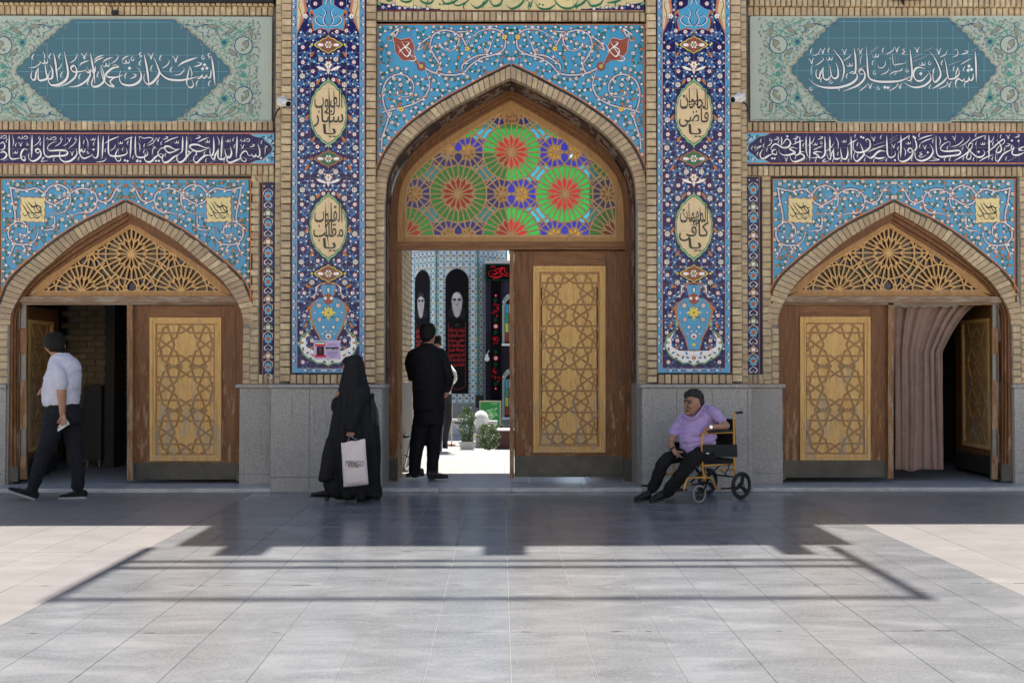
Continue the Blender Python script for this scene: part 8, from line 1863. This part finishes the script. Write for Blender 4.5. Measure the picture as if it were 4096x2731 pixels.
b = MB(); f.loft(b, [(1040, 178, 370, .145), (1100, 176, 368, .15), (1150, 172, 362, .14)]); f.limb(b, [(220, 1130, .0), (200, 1250, -.0), (184, 1380, -.02), (180, 1440, -.02)], [50, 48, 40, 37]); f.limb(b, [(308, 1130, .02), (302, 1250, .02), (293, 1380, .0), (292, 1450, .0)], [54, 48, 38, 35])
grow(b, 'trousers', 'cloth_suit', f.root, .012, 2, lambda c: .008*noise.noise((c.x*5, c.y*5, c.z*5))+.004*noise.noise((c.x*12, c.y*12, c.z*20)))
b = MB(); b.tube([f.J(313, 596, .04), f.J(300, 594, -.03)], .0025, 6); b.build('glasses', M['black_metal'], f.root)
shoe(f, 240, 1464, 130, 1470, -.02, 1.05, 'rubber_black', 'rubber_black'); shoe(f, 262, 1482, 388, 1478, -.12, 1.05, 'rubber_black', 'rubber_black')
# --- man in the white shirt further back
f = Fig(1.5375, 1540, 950, 4.75, 'man in white shirt and dark trousers mostly hidden behind the man in black', foot=(370, 1290))
b = MB(); f.loft(b, [(600, 300, 335, .06), (620, 290, 345, .09), (660, 292, 345, .09), (690, 300, 338, .07), (720, 300, 335, .07)]); f.limb(b, [(418, 885, -.1), (392, 945, -.14)], [12, 10]); f.hand(b, (394, 942, -.14), (374, 972, -.16), (.7, .2, .3), .6, None, .9); grow(b, 'body', 'skin', f.root, .012, 2)
b = MB(); f.loft(b, [(595, 306, 332, .05), (605, 290, 346, .09), (640, 286, 348, .1), (665, 292, 346, .08)]); grow(b, 'hair', 'hair_black', f.root, .013, 1)
b = MB(); f.loft(b, [(715, 295, 340, .07), (740, 270, 370, .10), (770, 262, 385, .13), (820, 270, 392, .14), (880, 285, 400, .14), (940, 300, 408, .14), (975, 305, 412, .14)]); f.limb(b, [(385, 790, -.05), (420, 830, -.10), (432, 870, -.12), (420, 890, -.12)], [22, 20, 16, 14]); grow(b, 'shirt', 'cloth_white', f.root, .014, 3, lambda c: .012*noise.noise((c.x*5, c.y*5, c.z*8)))
b = MB(); f.loft(b, [(960, 308, 412, .135), (1010, 310, 413, .14), (1050, 312, 412, .13)]); f.limb(b, [(385, 1040, -.06), (388, 1120, -.08), (375, 1200, -.08), (368, 1268, -.08)], [27, 25, 20, 17]); f.limb(b, [(335, 1040, .06), (335, 1120, .08), (335, 1200, .1), (335, 1290, .1)], [27, 24, 19, 16]); grow(b, 'trousers', 'cloth_greytrousers', f.root, .014, 2)
shoe(f, 352, 1294, 386, 1296, -.1, 1.1, 'leather_black', 'rubber_black'); shoe(f, 325, 1308, 350, 1308, .1, 1.0, 'leather_black', 'rubber_black')
# --- clerk behind the counter
f = Fig(1.5375, 1540, 950, 8.6, 'grey-haired man sitting behind the brown counter, head just showing', foot=(700, 1300))
b = MB(); f.loft(b, [(1152, 712, 728, .05), (1158, 708, 732, .08), (1172, 709, 733, .08), (1180, 713, 729, .06), (1190, 714, 726, .06)]); f.limb(b, [(733, 1168, -.03), (735, 1170, -.03)], [2.5, 2]); grow(b, 'body', 'skin', f.root, .012, 2)
b = MB(); f.loft(b, [(1149, 714, 728, .04), (1153, 709, 732, .08), (1160, 706, 731, .09), (1168, 706, 716, .06)]); grow(b, 'hair', 'hair_grey', f.root, .012, 1)
b = MB(); f.loft(b, [(1172, 700, 724, .09), (1180, 684, 732, .14), (1200, 676, 740, .16), (1290, 680, 740, .17)]); grow(b, 'jacket', 'cloth_greytrousers', f.root, .014, 2)
# --- seated man
f = Fig(2.8, 2480, 1500, -.68, 'grey-haired man in purple polo shirt and black trousers sitting sideways in the wheelchair', foot=(700, 1415))
b = MB(); 
f.loft(b, [(215, 745, 880, .06, -0.090), (250, 722, 900, .085, -0.090), (290, 718, 905, .095, -0.090), (320, 718, 905, .097, -0.090), (350, 721, 895, .093, -0.090), (380, 724, 878, .086, -0.090), (405, 730, 860, .078, -0.090), (425, 742, 838, .064, -0.090), (438, 762, 820, .045, -0.090), (452, 800, 885, .05, -0.05), (470, 805, 885, .05, -0.03)], 22)
f.limb(b, [(738, 300, -0.150), (730, 340, -0.165), (724, 356, -0.172)], [10, 13, 13]); f.limb(b, [(728, 358, -0.160), (742, 360, -0.175)], [9, 9])   # nose
f.limb(b, [(735, 392, -0.165), (760, 396, -0.180)], [7, 6]); f.limb(b, [(732, 402, -0.160), (758, 407, -0.175)], [7, 6])                           # lips
f.limb(b, [(726, 278, -0.155), (748, 272, -0.175)], [7, 7]); f.limb(b, [(760, 274, -0.180), (795, 284, -0.180)], [8, 7])                            # brow ridge
f.limb(b, [(780, 345, -0.175), (800, 360, -0.170)], [20, 18]); f.limb(b, [(745, 425, -0.150), (770, 430, -0.150)], [14, 14])
f.limb(b, [(883, 312, -0.175), (888, 335, -0.180), (880, 358, -0.178)], [11, 12, 9])                                                             # ear
f.limb(b, [(1158, 530, -.155), (1180, 555, -.16), (1186, 568, -.16)], [34, 38, 39]); f.limb(b, [(1190, 566, -.16), (1110, 575, -.19), (1030, 582, -.21), (1000, 588, -.21)], [41, 35, 27, 24])
f.hand(b, (1000, 588, -.21), (905, 655, -.21), (.55, .1, .8), .6, (940, 600, -.25), .98)
f.limb(b, [(608, 645, .01), (590, 690, .0), (572, 745, -.02), (580, 800, -.08), (602, 838, -.12)], [42, 42, 40, 33, 27]); f.hand(b, (605, 838, -.12), (665, 925, -.18), (.8, .2, -.35), .5, (700, 862, -.2), 1.05)
grow(b, 'body', 'skin_tan', f.root, .0055, 2)
b = MB(); f.loft(b, [(157, 812, 852, .02, -.08), (163, 790, 868, .045, -.08), (172, 762, 890, .06, -0.080), (190, 735, 912, .085, -0.080), (215, 722, 927, .10, -0.080), (240, 735, 934, .105, -0.070), (262, 790, 936, .10, -0.060), (290, 822, 937, .095, -0.055), (315, 850, 934, .085, -0.050), (335, 880, 924, .06, -0.040)], 22)
f.limb(b, [(735, 232, -0.140), (728, 248, -0.140)], [20, 12]); f.limb(b, [(832, 285, -0.160), (836, 310, -0.165)], [12, 8]); grow(b, 'hair', 'hair_grey', f.root, .007, 1, lambda c: .004+.008*noise.noise(c*34)+.004*noise.noise(c*80))
for x, y, dy, r in ((727, 302, -.156, 8), (776, 312, -.184, 10)):
    b = MB(); ball(b, f.J(x, y, dy), r*f.k*1.3, .006, r*f.k*.8); b.build('eye', M['black_glass'], f.root, True)
b = MB(); f.limb(b, [(728, 397, -.166), (744, 400, -.184), (770, 405, -.186)], [4, 5, 3.5], 8); b.build('lip_line', M['brown_leather'], f.root, True)
for pts in (((719, 284, -0.162), (740, 279, -0.190)), ((754, 282, -0.194), (802, 295, -0.190))):
    b = MB(); f.limb(b, pts, [7, 5], 8); b.build('eyebrow', M['hair_grey'], f.root, True)
b = MB(); f.loft(b, [(345, 915, 1000, .055, .03), (362, 890, 1030, .075, .03), (385, 850, 1060, .09, .03), (415, 780, 1078, .10, .025), (440, 722, 1082, .108, .02), (470, 695, 1080, .118, .01), (520, 680, 1068, .125, .0), (580, 672, 1060, .13, -.005), (640, 666, 1072, .14, -.01), (700, 664, 1078, .148, -.01), (760, 666, 1066, .145, .0), (810, 674, 1040, .135, .0), (845, 692, 990, .12, -.01), (862, 722, 930, .10, -.02)])
f.limb(b, [(1015, 405, -.05), (1075, 440, -.11), (1125, 490, -.14), (1148, 516, -.14)], [56, 58, 54, 50]); f.limb(b, [(705, 470, .0), (655, 550, .02), (608, 634, .01)], [44, 52, 53])
def pf(c):
    d_ = noise.noise((c.x*6+c.z*10, c.y*3, c.z*13-c.x*7)); e_ = noise.noise((c.x*13+c.z*17, c.y*7, c.z*26-c.x*9))
    return .012*(1-3*abs(d_))*.8+.006*(1-3*abs(e_))*.6
grow(b, 'polo_shirt', 'cloth_purple', f.root, .009, 3, pf)
b = MB(); f.limb(b, [(935, 345, -.06), (900, 405, -.12), (860, 450, -.14), (830, 492, -.15)], [14, 16, 16, 10], 8); f.limb(b, [(735, 420, -.1), (700, 440, -.11), (745, 470, -.13), (820, 496, -.15)], [8, 14, 15, 10], 8); f.limb(b, [(935, 340, -.02), (975, 335, .03), (1010, 350, .05)], [16, 16, 14], 8); grow(b, 'collar', 'cloth_purple', f.root, .006, 2)
b = MB(); f.loft(b, [(800, 780, 1085, .13, -.03), (860, 760, 1088, .16, -.03), (930, 770, 1085, .16, -.03), (985, 800, 1080, .14, -.03)])
f.limb(b, [(980, 890, -.06), (880, 900, -.18), (790, 950, -.26), (740, 1040, -.27), (660, 1150, -.26), (560, 1270, -.24), (518, 1325, -.23)], [92, 90, 84, 82, 76, 66, 56]); f.limb(b, [(800, 910, .04), (650, 900, -.04), (530, 930, -.1), (465, 1020, -.12), (430, 1120, -.12), (385, 1220, -.12), (362, 1278, -.12)], [84, 80, 72, 70, 66, 62, 54])
grow(b, 'trousers', 'cloth_trousers', f.root, .010, 3, lambda c: .011*(1-3*abs(noise.noise((c.x*6+c.z*5, c.y*6, c.z*8-c.x*5))))*.7+.005*noise.noise((c.x*16, c.y*14, c.z*18)))
shoe(f, 498, 1400, 332, 1428, -.26, 1.12, 'leather_black', 'rubber_black', h=.085); shoe(f, 352, 1396, 160, 1412, -.14, 1.1, 'leather_black', 'rubber_black', h=.085)
b = MB(); c = Vector(f.J(1012, 582, -.21)); b.tube([c+Vector((.0, .028*math.cos(t)-.0, .030*math.sin(t))) for t in [2*PI*k/14 for k in range(15)]], .006, 8); b.build('watch_strap', M['chrome'], f.root); b = MB(); b.lathe((c.x, c.y-.034, c.z+.004), [(.0, -.004), (.018, -.004), (.020, .0), (.020, .006)], 18, 'Y'); b.build('watch', M['chrome'], f.root)
b = MB(); c = Vector(f.J(590, 818, -.11)); d = Vector((.45, -.3, -.85)).normalized(); u_ = d.cross(Vector((0, 1, 0))).normalized(); w_ = d.cross(u_); b.tube([c+(u_*math.cos(t)+w_*math.sin(t))*.033 for t in [2*PI*k/16 for k in range(17)]], .008, 8); b.build('wrist_strap', M['brown_leather'], f.root)
b = MB(); c = Vector(f.J(640, 922, -.19)); ball(b, c, .007, .006, .006); b.build('ring', M['chrome'], f.root, True)
# --- wheelchair: near side plane through the rear wheel, 34 degrees off the wall
wc = empty('wheelchair', f.J(1100, 1400, 0), label='gold-framed folding wheelchair with black seat beside the granite wall', cat='wheelchair')
A34 = math.radians(34); U = Vector((-math.cos(A34), -math.sin(A34), 0)); Lt = Vector((-math.sin(A34), math.cos(A34), 0)); W0 = Vector(P(2480+1335/2.8, 1900, -.60)); W0.z = 0
def N(x, y, lat=0.0):
    d = ray(2480+x/2.8, 1500+y/2.8); o = W0; t = ((o-CAM).dot(Lt))/d.dot(Lt); return CAM+d*t+Lt*lat
GP = M['gold_paint']; BKm = M['black_metal']; WW = .43
def tb(name, pts, r, mat, lat=0.0, seg=10):
    q = MB(); q.tube(catmull([tuple(N(x, y, lat)) for x, y in pts], 4) if len(pts) > 2 else [N(x, y, lat) for x, y in pts], r, seg); return q.build(name, mat, wc, True, origin=tuple(N(*pts[0], lat)))
for lat in (0.0, WW):
    tb('push_post', [(1300, 424), (1282, 432), (1273, 455), (1273, 560), (1275, 780), (1280, 1000), (1283, 1078)], .0105, GP, lat); tb('grip', [(1292, 424), (1330, 420), (1365, 416)], .015, M['rubber_black'], lat)
    tb('arm_tube', [(1275, 640), (1100, 645), (975, 648), (940, 662), (922, 690), (918, 780), (922, 1000), (938, 1140)], .0105, GP, lat); tb('seat_tube', [(930, 1010), (1285, 998)], .0105, GP, lat)
    tb('front_tube', [(715, 1290), (728, 1230), (745, 1178), (790, 1150), (930, 1146), (1005, 1150), (1045, 1180), (1058, 1232), (1080, 1262), (1120, 1270)], .0105, GP, lat); tb('axle_tube', [(1118, 1270), (1290, 1262)], .009, BKm, lat); tb('stub_tube', [(1100, 1060), (1285, 1052)], .0095, GP, lat)
    tb('rear_drop', [(1283, 1040), (1285, 1262)], .0095, GP, lat)
    q = MB(); a, c = N(980, 628, lat), N(1252, 626, lat); m = (a+c)/2; q.obox(m, U, Lt, (0, 0, 1), ((a-c).length/2, .024, .013)); o = q.build('armrest', M['rubber_black'], wc, origin=tuple(m)); md = o.modifiers.new('b', 'BEVEL'); md.width = .01; md.segments = 3
    q = MB(); q.tube([N(938, 1120, lat), N(945, 1185, lat)], .019, 12); q.build('caster_socket', GP, wc, True, origin=tuple(N(938, 1120, lat)))
    # brake linkage
    q = MB(); q.tube([N(1215, 990, lat-.02), N(1190, 1060, lat-.02), N(1165, 1100, lat-.02), N(1200, 1140, lat-.02)], .006, 6); q.tube([N(1110, 1058, lat-.02), N(1150, 1090, lat-.02), N(1190, 1135, lat-.02)], .005, 6); q.build('brake', BKm, wc, origin=tuple(N(1190, 1060, lat)))
    # rear wheel
    c = N(1335, 1225, lat-.03 if lat == 0 else lat+.03); c.z = .148 if lat == 0 else .148
    axL = Lt; up = Vector((0, 0, 1))
    def ringt(name, c, R, r, mat, seg=36):
        q = MB(); q.tube([c+U*math.cos(t)*R+up*math.sin(t)*R for t in [2*PI*k/seg for k in range(seg+1)]], r, 10, False); return q.build(name, mat, w_, True, origin=tuple(c))
    w_ = empty('rear_wheel', tuple(c), None); w_.parent = wc; w_.location = c-world_loc(wc)
    ringt('tyre', c, .133, .0155, M['rubber_black']); ringt('rim', c, .112, .008, BKm)
    for k in range(3):
        a = PI/2+k*2*PI/3+.25; q = MB(); v = U*math.cos(a)+up*math.sin(a); s2 = axL.cross(v); q.obox(c+v*.058, v, axL, s2, (.055, .008, .020)); q.build('spoke', BKm, w_, origin=tuple(c+v*.058))
    q = MB(); q.tube([c-axL*.022, c+axL*.03], .026, 14); q.build('hub', BKm, w_, True, origin=tuple(c)); q = MB(); q.tube([c-axL*.026, c-axL*.02], .009, 10); q.build('bolt', M['chrome'], w_, origin=tuple(c))
    # front caster
    cc = N(887, 1308, lat); cc.z = .098; w_ = empty('caster', tuple(cc), None); w_.parent = wc; w_.location = cc-world_loc(wc)
    ringt('tyre', cc, .084, .013, M['rubber_grey'], 30); ringt('rim', cc, .068, .006, BKm, 26)
    for k in range(5): a = k*2*PI/5+.3; q = MB(); v = U*math.cos(a)+up*math.sin(a); q.obox(cc+v*.035, v, axL, axL.cross(v), (.034, .006, .008)); q.build('spoke', BKm, w_, origin=tuple(cc+v*.035))
    q = MB(); q.tube([cc-axL*.015, cc+axL*.015], .016, 10); q.build('hub', M['hinge_steel'], w_, origin=tuple(cc))
    q = MB(); 
    for s2 in (-1, 1): q.tube([N(958, 1195, lat+s2*.022), N(940, 1250, lat+s2*.024), cc+axL*s2*.024], [.011, .009, .008], 8)
    q.tube([N(945, 1185, lat), N(958, 1200, lat)], .016, 10); q.build('fork', BKm, wc, True, origin=tuple(cc))
def slab3(name, px, lat0, lat1, mat, th=.0, nrm=None):
    q = MB(); vs = [N(x, y, lat0) for x, y in px]+[N(x, y, lat1) for x, y in px]; n = len(px)
    q.add(vs, [tuple(range(n))[::-1], tuple(range(n, 2*n))]+[(i, (i+1) % n, (i+1) % n+n, i+n) for i in range(n)]); o = q.build(name, mat, wc, origin=tuple(vs[0])); auto_normals(o); return o
slab3('side_panel', [(914, 776), (1300, 774), (1304, 916), (916, 912)], -.014, -.010, BKm); slab3('side_panel', [(914, 776), (1300, 774), (1304, 916), (916, 912)], WW+.010, WW+.014, BKm)
slab3('backrest', [(1262, 500), (1298, 492), (1306, 922), (1272, 915)], .012, WW-.012, M['cloth_black']); slab3('seat', [(935, 948), (1180, 940), (1283, 934), (1288, 990), (935, 998)], .004, WW-.004, M['cloth_black'])
slab3('label', [(950, 868), (984, 866), (984, 884), (950, 886)], -.0165, -.0145, M['white_plastic'])
q = MB(); q.tube([N(960, 1150, .02), N(1110, 1020, WW-.02)], .009, 8); q.tube([N(960, 1050, .02), N(1110, 1240, WW-.02)], .009, 8); q.tube([N(1010, 1110, .01), N(1130, 1010, .01)], .008, 8); q.build('cross_brace', BKm, wc, kind=None)
for lat in (.0, WW): q = MB(); a = N(700, 1290, lat+.06); q.obox(a, U, Lt, (0, 0, 1), (.075, .055, .008)); q.build('footplate', BKm, wc, origin=tuple(a))
q = MB(); q.tube([N(1285, 1140, 0), N(1285, 1140, WW)], .008, 8); q.build('rear_axle', BKm, wc)
bricks.flush(gate); tiles.flush(gate); panes.flush(WIN); inlay.flush(gate)
